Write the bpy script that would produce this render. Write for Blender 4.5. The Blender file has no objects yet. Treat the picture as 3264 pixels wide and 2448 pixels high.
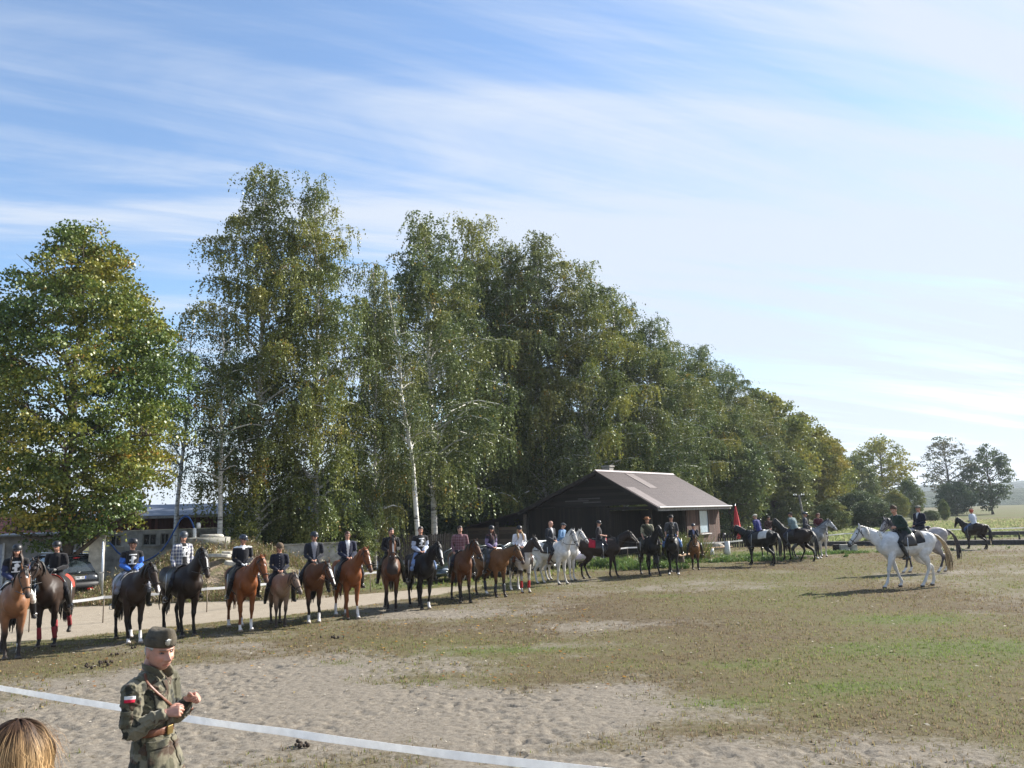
import bpy, bmesh, math, random
import numpy as np
from mathutils import Vector, Matrix, Euler, noise as mnoise
random.seed(7); rng = np.random.default_rng(7)
R = math.radians
SC = bpy.context.scene
COL = SC.collection

# ------------------------------------------------------------ camera
FPX, CX, CY, H = 2600.0, 1632.0, 1224.0, 2.75
PITCH = math.atan((1640 - 1224) / FPX); ROLL = R(1.7)
f_ = Vector((0, math.cos(PITCH), math.sin(PITCH)))
r0 = Vector((1, 0, 0)); u0 = Vector((0, -math.sin(PITCH), math.cos(PITCH)))
r_ = r0 * math.cos(ROLL) - u0 * math.sin(ROLL)
u_ = u0 * math.cos(ROLL) + r0 * math.sin(ROLL)
cd = bpy.data.cameras.new('camera'); cam = bpy.data.objects.new('camera', cd); COL.objects.link(cam)
M = Matrix((r_, u_, -f_)).transposed().to_4x4(); M.translation = (0, 0, H); cam.matrix_world = M
cd.sensor_width = 36; cd.lens = FPX / 3264 * 36; cd.clip_start = 0.1; cd.clip_end = 6000
SC.camera = cam

def ray(px, py):
    return f_ * FPX + r_ * (px - CX) + u_ * (CY - py)
def at(px, py, z=0.0):            # the world point on height z seen at photo pixel px,py
    d = ray(px, py); t = (z - H) / d.z
    return Vector((d.x * t, d.y * t, z))
def atd(px, py, Y):               # the world point at depth Y
    d = ray(px, py); t = Y / d.y
    return Vector((d.x * t, Y, H + d.z * t))

# ------------------------------------------------------------ sun, sky, exposure
SUN_EL, SUN_AZ = R(33), R(30)      # azimuth counted from +X towards +Y
sd = Vector((math.cos(SUN_EL) * math.cos(SUN_AZ), math.cos(SUN_EL) * math.sin(SUN_AZ), math.sin(SUN_EL)))
ld = bpy.data.lights.new('sun', 'SUN'); ld.energy = 5.0; ld.angle = R(0.5); ld.color = (1.0, 0.95, 0.87)
sun = bpy.data.objects.new('sun', ld); COL.objects.link(sun)
sun.rotation_euler = (-sd).to_track_quat('-Z', 'Y').to_euler()
SC.view_settings.view_transform = 'Standard'; SC.view_settings.look = 'None'
SC.view_settings.exposure = 1.18; SC.view_settings.gamma = 1.0

W = bpy.data.worlds.new('World'); SC.world = W; W.use_nodes = True
nt = W.node_tree; N = nt.nodes; L = nt.links
for n in list(N): N.remove(n)
def nd(tree, t, **kw):
    n = tree.nodes.new(t)
    for k, v in kw.items():
        if k in n.inputs.keys() if isinstance(k, str) else False: n.inputs[k].default_value = v
        else: setattr(n, k, v)
    return n
out = nd(nt, 'ShaderNodeOutputWorld'); bg = nd(nt, 'ShaderNodeBackground'); bg.inputs['Strength'].default_value = 0.071
L.new(bg.outputs[0], out.inputs[0])
sky = nd(nt, 'ShaderNodeTexSky', sky_type='NISHITA', sun_disc=False)
sky.sun_elevation = SUN_EL; sky.sun_rotation = math.pi / 2 - SUN_AZ
sky.altitude = 100; sky.air_density = 1.0; sky.dust_density = 0.4; sky.ozone_density = 2.2
tc = nd(nt, 'ShaderNodeTexCoord'); sep = nd(nt, 'ShaderNodeSeparateXYZ'); L.new(tc.outputs['Generated'], sep.inputs[0])
def math_(tree, op, a, b=None, c=None):
    n = tree.nodes.new('ShaderNodeMath'); n.operation = op
    for i, v in enumerate((a, b, c)):
        if v is None: continue
        if isinstance(v, (int, float)): n.inputs[i].default_value = v
        else: tree.links.new(v, n.inputs[i])
    return n.outputs[0]
zz = math_(nt, 'ADD', math_(nt, 'MAXIMUM', sep.outputs[2], 0.0), 0.10)
cx_ = math_(nt, 'DIVIDE', sep.outputs[0], zz); cy_ = math_(nt, 'DIVIDE', sep.outputs[1], zz)
cmb = nd(nt, 'ShaderNodeCombineXYZ'); L.new(cx_, cmb.inputs[0]); L.new(cy_, cmb.inputs[1])
def vmap(tree, src, rot, sc, loc=(0, 0, 0)):      # rotate first, then stretch along the streaks
    a = tree.nodes.new('ShaderNodeMapping'); a.inputs['Rotation'].default_value = (0, 0, rot); tree.links.new(src, a.inputs[0])
    b = tree.nodes.new('ShaderNodeMapping'); b.inputs['Scale'].default_value = sc; b.inputs['Location'].default_value = loc
    tree.links.new(a.outputs[0], b.inputs[0]); return b.outputs[0]
def noise_(tree, vec, scale, detail=4, rough=.55, dist=0.0):
    n = tree.nodes.new('ShaderNodeTexNoise'); n.inputs['Scale'].default_value = scale; n.inputs['Detail'].default_value = detail
    n.inputs['Roughness'].default_value = rough; n.inputs['Distortion'].default_value = dist
    if vec is not None: tree.links.new(vec, n.inputs['Vector'])
    return n.outputs['Fac']
def ramp_(tree, fac, stops, interp='LINEAR'):
    n = tree.nodes.new('ShaderNodeValToRGB'); n.color_ramp.interpolation = interp
    e = n.color_ramp.elements
    while len(e) > 1: e.remove(e[-1])
    e[0].position = stops[0][0]; e[0].color = tuple(stops[0][1]) + ((1,) if len(stops[0][1]) == 3 else ())
    for p, c in stops[1:]:
        x = e.new(p); x.color = tuple(c) + ((1,) if len(c) == 3 else ())
    tree.links.new(fac, n.inputs[0]); return n.outputs[0]
def mixc(tree, fac, a, b):
    n = tree.nodes.new('ShaderNodeMix'); n.data_type = 'RGBA'
    for i, v in ((0, fac), (6, a), (7, b)):
        if isinstance(v, (int, float)): n.inputs[i].default_value = v
        elif isinstance(v, (tuple, list)): n.inputs[i].default_value = tuple(v) + ((1,) if len(v) == 3 else ())
        else: tree.links.new(v, n.inputs[i])
    return n.outputs[2]
AZ = R(-13)
n1 = noise_(nt, vmap(nt, cmb.outputs[0], AZ, (0.16, 1.0, 1), (3.1, 1.7, 0)), 1.5, 7, .62, 0.7)
n2 = noise_(nt, vmap(nt, cmb.outputs[0], AZ - R(14), (0.10, 1.6, 1), (0.4, 5.2, 0)), 2.6, 6, .65, 0.3)
n3 = noise_(nt, vmap(nt, cmb.outputs[0], AZ, (0.35, 0.6, 1), (7.7, 2.2, 0)), 0.8, 3, .5, 0.2)
az = math_(nt, 'ADD', math_(nt, 'MULTIPLY', sep.outputs[0], 0.20), math_(nt, 'MULTIPLY', sep.outputs[2], -0.30))
s = math_(nt, 'ADD', math_(nt, 'MULTIPLY', n1, 1.2), math_(nt, 'MULTIPLY', n2, 0.62))
s = math_(nt, 'SUBTRACT', s, 0.21)
s = math_(nt, 'ADD', s, math_(nt, 'MULTIPLY', n3, 0.55))
s = math_(nt, 'ADD', s, az)
cl = ramp_(nt, s, [(0.80, (0.10,) * 3), (0.97, (0.42,) * 3), (1.0, (.46,) * 3)])
mr = nd(nt, 'ShaderNodeMapRange'); mr.interpolation_type = 'SMOOTHSTEP'; L.new(s, mr.inputs[0])
for i, v in ((1, 0.64), (2, 1.06), (3, 0.15), (4, 0.95)): mr.inputs[i].default_value = v
hz_ = nd(nt, 'ShaderNodeMapRange'); hz_.interpolation_type = 'SMOOTHSTEP'; L.new(sep.outputs[2], hz_.inputs[0])
for i, v in ((1, 0.22), (2, 0.0), (3, 0.0), (4, 0.90)): hz_.inputs[i].default_value = v
fac = math_(nt, 'MAXIMUM', mr.outputs[0], hz_.outputs[0])
hs = nd(nt, 'ShaderNodeHueSaturation'); hs.inputs['Saturation'].default_value = 1.18; hs.inputs['Value'].default_value = 1.42; L.new(sky.outputs[0], hs.inputs['Color'])
L.new(mixc(nt, fac, hs.outputs[0], (4.8, 5.3, 6.1)), bg.inputs['Color'])

# ------------------------------------------------------------ helpers
def lerp(a, b, t): return a + (b - a) * t
def tag(o, label=None, cat=None, group=None, kind=None):
    if label: o['label'] = label
    if cat: o['category'] = cat
    if group: o['group'] = group
    if kind: o['kind'] = kind
    return o
def empty(name, loc=(0, 0, 0), yaw=0.0, s=1.0):
    o = bpy.data.objects.new(name, None); COL.objects.link(o)
    o.location = loc; o.rotation_euler = (0, 0, yaw); o.scale = (s, s, s); o.empty_display_size = 0.2
    return o
def mesh_obj(name, me, mat=None, parent=None, smooth=True):
    o = bpy.data.objects.new(name, me); COL.objects.link(o)
    if mat is not None:
        me.materials.clear(); me.materials.append(mat)
    if smooth and len(me.polygons): me.polygons.foreach_set('use_smooth', [True] * len(me.polygons))
    if parent is not None: o.parent = parent
    return o
def np_mesh(name, V, F):
    """fast mesh from numpy verts (n,3) and faces (m,k)"""
    V = np.asarray(V, dtype=np.float32); F = np.asarray(F, dtype=np.int32)
    me = bpy.data.meshes.new(name); me.vertices.add(len(V)); me.vertices.foreach_set('co', V.ravel())
    k = F.shape[1]; me.loops.add(F.size); me.loops.foreach_set('vertex_index', F.ravel())
    me.polygons.add(len(F)); me.polygons.foreach_set('loop_start', np.arange(0, F.size, k, dtype=np.int32))
    try: me.polygons.foreach_set('loop_total', np.full(len(F), k, dtype=np.int32))
    except Exception: pass
    me.update(calc_edges=True); return me
def set_col(me, C, name='Col'):
    a = me.color_attributes.new(name, 'FLOAT_COLOR', 'POINT')
    C = np.asarray(C, dtype=np.float32)
    if C.shape[1] == 3: C = np.hstack([C, np.ones((len(C), 1), np.float32)])
    a.data.foreach_set('color', C.ravel())
def get_co(me):
    a = np.empty(len(me.vertices) * 3, np.float32); me.vertices.foreach_get('co', a); return a.reshape(-1, 3)

class MB:
    """collects boxes, tubes and lathes for ONE mesh"""
    def __init__(s): s.V = []; s.F = []
    def add(s, V, F):
        b = len(s.V); s.V += [tuple(v) for v in V]; s.F += [tuple(i + b for i in f) for f in F]; return s
    def box(s, c, d, rot=None, taper=1.0):
        x, y, z = d[0] / 2, d[1] / 2, d[2] / 2
        P = [(-x, -y, -z), (x, -y, -z), (x, y, -z), (-x, y, -z), (-x * taper, -y * taper, z), (x * taper, -y * taper, z), (x * taper, y * taper, z), (-x * taper, y * taper, z)]
        m = rot if rot is not None else Matrix.Identity(3)
        if isinstance(m, (int, float)): m = Matrix.Rotation(m, 3, 'Z')
        return s.add([m @ Vector(p) + Vector(c) for p in P], [(0, 3, 2, 1), (4, 5, 6, 7), (0, 1, 5, 4), (1, 2, 6, 5), (2, 3, 7, 6), (3, 0, 4, 7)])
    def prism(s, pts, vec):
        n = len(pts); v = Vector(vec)
        return s.add([Vector(p) for p in pts] + [Vector(p) + v for p in pts], [tuple(range(n - 1, -1, -1)), tuple(range(n, 2 * n))] + [(i, (i + 1) % n, (i + 1) % n + n, i + n) for i in range(n)])
    def tube(s, pts, r, n=8):
        rr = r if hasattr(r, '__len__') else [r] * len(pts)
        V, F = loft([(p, q, q) for p, q in zip(pts, rr)], n=n, sub=1); return s.add(V, F)
    def lathe(s, prof, n=16, c=(0, 0, 0)):
        V = []; F = []; c = Vector(c)
        for r, z in prof:
            for k in range(n):
                a = 2 * math.pi * k / n; V.append(c + Vector((r * math.cos(a), r * math.sin(a), z)))
        for i in range(len(prof) - 1):
            for k in range(n): F.append((i * n + k, i * n + (k + 1) % n, (i + 1) * n + (k + 1) % n, (i + 1) * n + k))
        F.append(tuple(range(n - 1, -1, -1))); F.append(tuple((len(prof) - 1) * n + k for k in range(n)))
        return s.add(V, F)
    def build(s, name, mat, parent=None, smooth=False, bevel=0.0, jitter=0.0):
        me = bpy.data.meshes.new(name)
        V = s.V
        if jitter: V = [tuple(c + random.uniform(-jitter, jitter) for c in v) for v in V]
        me.from_pydata(V, [], s.F); me.update()
        bm = bmesh.new(); bm.from_mesh(me); bmesh.ops.recalc_face_normals(bm, faces=bm.faces); bm.to_mesh(me); bm.free()
        o = mesh_obj(name, me, mat, parent, smooth)
        if bevel:
            m = o.modifiers.new('b', 'BEVEL'); m.width = bevel; m.segments = 2; m.limit_method = 'ANGLE'
        return o

def loft(secs, n=12, sub=2, hint=(0, 0, 1)):
    """closed tube through sections (centre, half width a, half height b[, hint]); b lies along the hint"""
    P = [Vector(s[0]) for s in secs]; A = [s[1] for s in secs]; B = [s[2] for s in secs]
    Hh = [Vector(s[3]) if len(s) > 3 else Vector(hint) for s in secs]
    m = len(P)
    if sub > 1 and m > 2:
        P2, A2, B2, H2 = [], [], [], []
        for i in range(m - 1):
            i0, i3 = max(i - 1, 0), min(i + 2, m - 1)
            for k in range(sub):
                t = k / sub; t2 = t * t; t3 = t2 * t
                w = (-.5 * t3 + t2 - .5 * t, 1.5 * t3 - 2.5 * t2 + 1, -1.5 * t3 + 2 * t2 + .5 * t, .5 * t3 - .5 * t2)
                cr = lambda X: X[i0] * w[0] + X[i] * w[1] + X[i + 1] * w[2] + X[i3] * w[3]
                P2.append(cr(P)); A2.append(max(cr(A), 1e-4)); B2.append(max(cr(B), 1e-4)); H2.append(Hh[i].lerp(Hh[i + 1], t))
        P2.append(P[-1]); A2.append(A[-1]); B2.append(B[-1]); H2.append(Hh[-1])
        P, A, B, Hh = P2, A2, B2, H2; m = len(P)
    V = []; F = []
    T = []
    for i in range(m):
        t = (P[min(i + 1, m - 1)] - P[max(i - 1, 0)])
        T.append(t.normalized() if t.length > 1e-9 else Vector((1, 0, 0)))
    V.append(P[0] - T[0] * min(A[0], B[0]) * .35)
    for i in range(m):
        h = Hh[i] - T[i] * Hh[i].dot(T[i])
        if h.length < 1e-4:
            h = Vector((1, 0, 0)) - T[i] * T[i].x
            if h.length < 1e-3: h = Vector((0, 1, 0)) - T[i] * T[i].y
        h.normalize(); q = T[i].cross(h)
        for k in range(n):
            a = 2 * math.pi * k / n; V.append(P[i] + q * (A[i] * math.cos(a)) + h * (B[i] * math.sin(a)))
    V.append(P[-1] + T[-1] * min(A[-1], B[-1]) * .35)
    for k in range(n): F.append((0, 1 + (k + 1) % n, 1 + k))
    for i in range(m - 1):
        for k in range(n):
            a = 1 + i * n + k; b = 1 + i * n + (k + 1) % n; F.append((a, b, b + n, a + n))
    e = len(V) - 1
    for k in range(n): F.append((e, 1 + (m - 1) * n + k, 1 + (m - 1) * n + (k + 1) % n))
    return V, F
def ball(c, r, n=10, rot=None):
    r = r if hasattr(r, '__len__') else (r, r, r); c = Vector(c); V = []; F = []; m = n // 2 + 2
    for i in range(m + 1):
        ph = math.pi * i / m
        for k in range(n):
            a = 2 * math.pi * k / n; v = Vector((r[0] * math.sin(ph) * math.cos(a), r[1] * math.sin(ph) * math.sin(a), r[2] * math.cos(ph)))
            if rot is not None: v = rot @ v
            V.append(c + v)
    for i in range(m):
        for k in range(n): F.append((i * n + k, (i + 1) * n + k, (i + 1) * n + (k + 1) % n, i * n + (k + 1) % n))
    return V, F
_fuse_n = 0
def fuse(parts, voxel, smooth=3, fac=0.5):
    """union of closed shapes as one continuous surface (voxel remesh), returned as a mesh"""
    V = []; F = []
    for pv, pf in parts:
        b = len(V); V += [tuple(v) for v in pv]; F += [tuple(i + b for i in f) for f in pf]
    me = bpy.data.meshes.new('tmp'); me.from_pydata(V, [], F); me.update()
    o = bpy.data.objects.new('tmp', me); COL.objects.link(o)
    m = o.modifiers.new('r', 'REMESH'); m.mode = 'VOXEL'; m.voxel_size = voxel; m.adaptivity = 0
    if smooth:
        m2 = o.modifiers.new('s', 'SMOOTH'); m2.iterations = smooth; m2.factor = fac
    dg = bpy.context.evaluated_depsgraph_get(); dg.update()
    res = bpy.data.meshes.new_from_object(o.evaluated_get(dg))
    bpy.data.objects.remove(o); bpy.data.meshes.remove(me)
    return res

# ------------------------------------------------------------ materials
MATS = {}
def new_mat(name):
    m = bpy.data.materials.new(name); m.use_nodes = True; t = m.node_tree
    b = t.nodes['Principled BSDF']; return m, t, b
def bump_(t, b, h, strength=.3, dist=.02):
    n = t.nodes.new('ShaderNodeBump'); n.inputs['Strength'].default_value = strength; n.inputs['Distance'].default_value = dist
    t.links.new(h, n.inputs['Height']); t.links.new(n.outputs[0], b.inputs['Normal'])
def obj_co(t): return t.nodes.new('ShaderNodeTexCoord').outputs['Object']
def plain(name, c, rough=.7, metal=0.0, var=.12, scale=9.0, bump=.15, spec=None, coat=0.0):
    if name in MATS: return MATS[name]
    m, t, b = new_mat(name); co = obj_co(t)
    f = noise_(t, co, scale, 5, .6)
    d = tuple(max(0, x * (1 - var * 2)) for x in c); e = tuple(min(1, x * (1 + var * 1.5)) for x in c)
    t.links.new(ramp_(t, f, [(.3, d), (.7, e)]), b.inputs['Base Color'])
    b.inputs['Roughness'].default_value = rough; b.inputs['Metallic'].default_value = metal
    if spec is not None: b.inputs['Specular IOR Level'].default_value = spec
    if coat: b.inputs['Coat Weight'].default_value = coat; b.inputs['Coat Roughness'].default_value = .05
    if bump: bump_(t, b, noise_(t, co, scale * 4, 4, .6), bump, .01)
    MATS[name] = m; return m
def vcol(name, rough=.6, spec=.3, var=.15, scale=25, bump=.1, sheen=0.0, bscale=60):
    if name in MATS: return MATS[name]
    m, t, b = new_mat(name); a = t.nodes.new('ShaderNodeAttribute'); a.attribute_name = 'Col'; co = obj_co(t)
    f = noise_(t, co, scale, 4, .6)
    v = t.nodes.new('ShaderNodeMapRange'); t.links.new(f, v.inputs[0])
    for i, x in ((1, .3), (2, .7), (3, 1 - var), (4, 1 + var)): v.inputs[i].default_value = x
    h = t.nodes.new('ShaderNodeHueSaturation'); t.links.new(a.outputs[0], h.inputs['Color']); t.links.new(v.outputs[0], h.inputs['Value'])
    t.links.new(h.outputs[0], b.inputs['Base Color']); b.inputs['Roughness'].default_value = rough
    b.inputs['Specular IOR Level'].default_value = spec
    if sheen: b.inputs['Sheen Weight'].default_value = sheen
    if bump: bump_(t, b, noise_(t, co, bscale, 3, .6), bump, .01)
    MATS[name] = m; return m
COAT = vcol('horse_coat', .5, .22, .16, 9, .10)
SKIN = vcol('skin', .5, .35, .06, 30, .05)
CLOTH = vcol('cloth', .9, .15, .18, 12, .7, .2, 22)
LEATHER = plain('black_leather', (.022, .018, .016), .4, bump=.1)
BROWNLEATHER = plain('brown_leather', (.16, .07, .03), .45, bump=.1)
METAL = plain('worn_steel', (.55, .55, .55), .3, 1.0, bump=0)
def hairmat(c, name):
    return plain(name, c, .55, 0, .3, 30, .3)
# ------------------------------------------------------------ ground, track, field
def vnoise(x, y, s, seed):
    x = x / s; y = y / s; xi = np.floor(x).astype(np.int64); yi = np.floor(y).astype(np.int64); xf = x - xi; yf = y - yi
    def h(a, b):
        v = (a * 374761393 + b * 668265263 + seed * 982451653) & 0xffffffff
        v = ((v ^ (v >> 13)) * 1274126177) & 0xffffffff
        return ((v ^ (v >> 16)) & 0xffff) / 65535.0
    u = xf * xf * (3 - 2 * xf); w = yf * yf * (3 - 2 * yf)
    return (h(xi, yi) * (1 - u) + h(xi + 1, yi) * u) * (1 - w) + (h(xi, yi + 1) * (1 - u) + h(xi + 1, yi + 1) * u) * w
def fbm(x, y, s, seed, o=4):
    r = 0; a = 1; t = 0
    for k in range(o): r = r + a * vnoise(x, y, s / 2 ** k, seed + k * 17); t += a; a *= .55
    return r / t
def sstep(a, b, x):
    t = np.clip((x - a) / (b - a), 0, 1); return t * t * (3 - 2 * t)
def ell(X, Y, cx, cy, rx, ry):
    c = at(cx, cy); l = at(cx - rx, cy); r = at(cx + rx, cy); n = at(cx, cy + ry); f = at(cx, cy - min(ry, (cy - 1660) * .7) if cy - ry < 1660 else cy - ry)
    hx = (r - l).length / 2; hy = abs(f.y - n.y) / 2; my = (f.y + n.y) / 2
    d = ((X - c.x) / hx) ** 2 + ((Y - my) / hy) ** 2
    return np.exp(-d * 1.1)
SAND_E = [(500, 2330, 1000, 150, 1.0), (1250, 2270, 650, 110, .9), (1700, 2330, 350, 60, .6), (1900, 2200, 330, 35, .6), (1650, 2010, 420, 16, .5), (950, 2160, 420, 40, .75), (600, 2150, 420, 40, .6),
          (2050, 1985, 380, 13, .5), (2600, 2405, 700, 50, .75), (3050, 2430, 400, 60, .7), (1850, 2062, 330, 14, .55), (1350, 1958, 800, 14, .6), (700, 2060, 450, 14, .6), (2700, 2255, 200, 16, .5),
          (2300, 1880, 420, 10, .45), (2950, 1830, 260, 6, .5), (1800, 2450, 500, 40, .6), (1450, 2120, 200, 20, .4), (2400, 1790, 200, 5, .3), (2050,2150,160,14,.4)]
GRASS_E = [(150, 2125, 330, 38, .9), (1150, 2045, 480, 26, .8), (700, 2105, 220, 22, .5), (2750, 2080, 650, 210, .9), (2150, 2125, 420, 50, .7), (2200, 2330, 330, 34, .8), (3100, 2250, 400, 110, .7),
           (2700, 1810, 800, 30, .7), (1650, 2075, 300, 12, .5), (1500, 2045, 250, 10, .4), (1250, 2165, 330, 18, .55), (1750, 2170, 250, 18, .5), (2450, 2200, 300, 40, .7), (1900, 2380, 260, 20, .5),
           (2200, 1900, 500, 18, .4), (2950, 1900, 400, 30, .6)]
GREEN_E = [(2900, 2070, 380, 40, .9), (2350, 2120, 200, 16, .8), (2900, 1975, 260, 14, .9), (2900, 1752, 600, 9, 1.0), (2750, 2190, 250, 24, .8), (2300, 2240, 200, 18, .6), (1650, 2072, 200, 10, .7), (2100, 1900, 100, 5, .7),
           (2400, 1765, 300, 9, 1.0), (1950, 2120, 200, 14, .6), (3200, 2060, 160, 22, .8), (700, 1890, 500, 22, .7), (1250, 1860, 250, 16, .5), (1950, 1812, 220, 8, .7), (1100, 2115, 120, 10, .5)]
TR_N = [(-400, 2130), (0, 2054), (497, 2001), (920, 1960), (1170, 1925), (1400, 1896), (1500, 1878), (1570, 1866), (1700, 1850)]
TR_F = [(-400, 1985), (0, 1945), (497, 1925), (920, 1905), (1170, 1893), (1400, 1873), (1500, 1866), (1570, 1861), (1700, 1849)]
trn = np.array([at(*p)[:2] for p in TR_N]); trf = np.array([at(*p)[:2] for p in TR_F])
def masks(X, Y):
    n = fbm(X, Y * .8, 2.4, 3, 5); n2 = fbm(X, Y, .5, 11, 3)
    s = 0.36 + (n - .5) * 1.5 + (n2 - .5) * .5
    for e in SAND_E: s = s + ell(X, Y, *e[:4]) * e[4] * .62
    for e in GRASS_E: s = s - ell(X, Y, *e[:4]) * e[4] * .68
    # beyond the rail fence and behind the row it is meadow
    s = np.where(Y > 60, s * .0 + (n - .5) * .5, s)
    g = 0.38 + (fbm(X + 40, Y, 3.5, 23, 4) - .5) * .9
    for e in GREEN_E: g = g + ell(X, Y, *e[:4]) * e[4] * (.15 + .9 * fbm(X + 7, Y, 1.2, 83, 3))
    g = np.where(Y > 60, .75 + (fbm(X, Y, 30., 29, 3) - .5) * 1.0, g)
    # dirt track between two edges (distance to near edge / far edge, by projection on x)
    u = X * .72 + Y * .69                       # along the row
    un = trn @ np.array([.72, .69]); uf = trf @ np.array([.72, .69]); v = -X * .69 + Y * .72
    vn = np.interp(u, un, trn @ np.array([-.69, .72])); vf = np.interp(u, uf, trf @ np.array([-.69, .72]))
    w = (n2 - .5) * .5 + (n - .5) * .6
    t = sstep(-.12, .12, np.minimum(v + w - vn, vf - v + w)) * (1 - sstep(max(un) - 6, max(un) - 1, u))
    behind = sstep(-.2, .3, v - vf)
    s = s * (1 - behind) + behind * (.15 + (n - .5) * .9)
    # grass verge right before the track
    verge = sstep(vn - 1.5, vn - .3, v + w * .6) * (1 - sstep(0, .4, v - vn))
    s = s - verge * .35
    return np.clip(s, 0, 1), np.clip(g, 0, 1), np.clip(t, 0, 1)
def spaced(segs):
    r = []
    for a, b, st in segs: r += list(np.arange(a, b, st))
    r.append(segs[-1][1]); return np.array(r)
xs = spaced([(-3000, -400, 200), (-400, -80, 20), (-80, -26, 2), (-26, -13, .25), (-12, 12, .042), (13, 26, .25), (26, 80, 2), (80, 400, 20), (400, 3000, 200)])
ys = spaced([(-600, -40, 80), (-40, -4, 4), (-4, 8, .3), (8, 17, .036), (17, 26, .055), (26, 40, .15), (40, 70, .5), (70, 200, 4), (200, 800, 30), (800, 5000, 300)])
GX, GY = np.meshgrid(xs, ys); GXf, GYf = GX.ravel(), GY.ravel()
gs, gg, gt = masks(GXf, GYf)
def hole(X, Y):
    a = vnoise(X, Y, .09, 51); b = vnoise(X * .9 + 3, Y, .15, 57); c = vnoise(X + 9, Y * 1.1, .075, 63); d = sstep(.35, .65, fbm(X, Y, 1.6, 67, 3))
    return (-sstep(.64, .78, a) * .026 - sstep(.74, .86, b) * .028 - sstep(.62, .80, c) * .014) * (.35 + .65 * d) + (fbm(X, Y, .10, 61, 2) - .5) * .012
    return -sstep(.62, .80, a) * .045 - sstep(.66, .85, b) * .04 + (fbm(X, Y, .13, 61, 2) - .5) * .05
near = sstep(4, 7, GYf) * (1 - sstep(24, 34, GYf)) * (1 - sstep(13, 22, np.abs(GXf)))
GZ = (hole(GXf, GYf) * (.35 + .65 * gs) * (1 - .85 * gt) + (fbm(GXf, GYf, 1.8, 71, 3) - .5) * .022 * (1 - gt)) * near
# the arena edges settle to flat, low swell only
GZ = GZ + (fbm(GXf, GYf, 25., 77, 2) - .5) * .0
# the spectators' side rises as a grassy bank in front of the field's edge
GZ = GZ + .34 * (1 - sstep(6.0, 7.9, GYf)) + 1.0 * (1 - sstep(-1.0, 4.6, GYf)) * 1.0
ny, nx = GX.shape
idx = np.arange(nx * ny).reshape(ny, nx)
Fg = np.stack([idx[:-1, :-1].ravel(), idx[:-1, 1:].ravel(), idx[1:, 1:].ravel(), idx[1:, :-1].ravel()], 1)
me = np_mesh('ground', np.stack([GXf, GYf, GZ], 1), Fg)
set_col(me, np.stack([gs, gg, gt], 1), 'Mask')
m, t, b = new_mat('ground_mat')
a = t.nodes.new('ShaderNodeAttribute'); a.attribute_name = 'Mask'; sp = t.nodes.new('ShaderNodeSeparateColor'); t.links.new(a.outputs[0], sp.inputs[0])
co = obj_co(t)
nA = noise_(t, co, 3.2, 8, .68); nB = noise_(t, co, 14, 6, .7); nC = noise_(t, co, 45, 4, .7); nD = noise_(t, co, .6, 5, .6)
x = math_(t, 'ADD', sp.outputs[0], math_(t, 'MULTIPLY', math_(t, 'SUBTRACT', nA, .5), 1.1))
x = math_(t, 'ADD', x, math_(t, 'MULTIPLY', math_(t, 'SUBTRACT', nB, .5), .9))
mr = t.nodes.new('ShaderNodeMapRange'); mr.interpolation_type = 'SMOOTHSTEP'; t.links.new(x, mr.inputs[0])
for i, v in ((1, .12), (2, .95)): mr.inputs[i].default_value = v
sandc = ramp_(t, nB, [(.3, (.115, .095, .073)), (.46, (.23, .197, .156)), (.62, (.325, .287, .232))])
sandc = mixc(t, math_(t, 'MULTIPLY', nC, .5), sandc, (.27, .24, .195))
gx = math_(t, 'ADD', sp.outputs[1], math_(t, 'MULTIPLY', math_(t, 'SUBTRACT', nA, .5), 1.2))
gx = math_(t, 'ADD', gx, math_(t, 'MULTIPLY', math_(t, 'SUBTRACT', nC, .5), .8))
grassc = ramp_(t, gx, [(.0, (.085, .060, .038)), (.25, (.130, .100, .056)), (.5, (.142, .126, .056)), (.75, (.130, .138, .048)), (1.15, (.112, .146, .040))])
grassc = mixc(t, ramp_(t, nB, [(.42, (0,) * 3), (.68, (.75,) * 3)]), grassc, (.185, .148, .095)); grassc = mixc(t, ramp_(t, nC, [(.30, (.75,) * 3), (.46, (0,) * 3)]), grassc, (.035, .030, .018))
gc = mixc(t, mr.outputs[0], grassc, sandc)
trc = ramp_(t, nA, [(.3, (.35, .295, .225)), (.7, (.46, .395, .31))])
tm = math_(t, 'MULTIPLY', sp.outputs[2], math_(t, 'MINIMUM', 1.0, math_(t, 'ADD', .75, math_(t, 'MULTIPLY', nD, .5))))
gc = mixc(t, tm, gc, trc)
hv = t.nodes.new('ShaderNodeHueSaturation'); hv.inputs['Value'].default_value = .75; t.links.new(gc, hv.inputs['Color']); t.links.new(hv.outputs[0], b.inputs['Base Color']); b.inputs['Roughness'].default_value = .95; b.inputs['Specular IOR Level'].default_value = .1
bump_(t, b, math_(t, 'ADD', math_(t, 'MULTIPLY', nB, .6), math_(t, 'MULTIPLY', nC, .5)), .7, .03)
g = mesh_obj('ground', me, m); tag(g, kind='structure')

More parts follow.
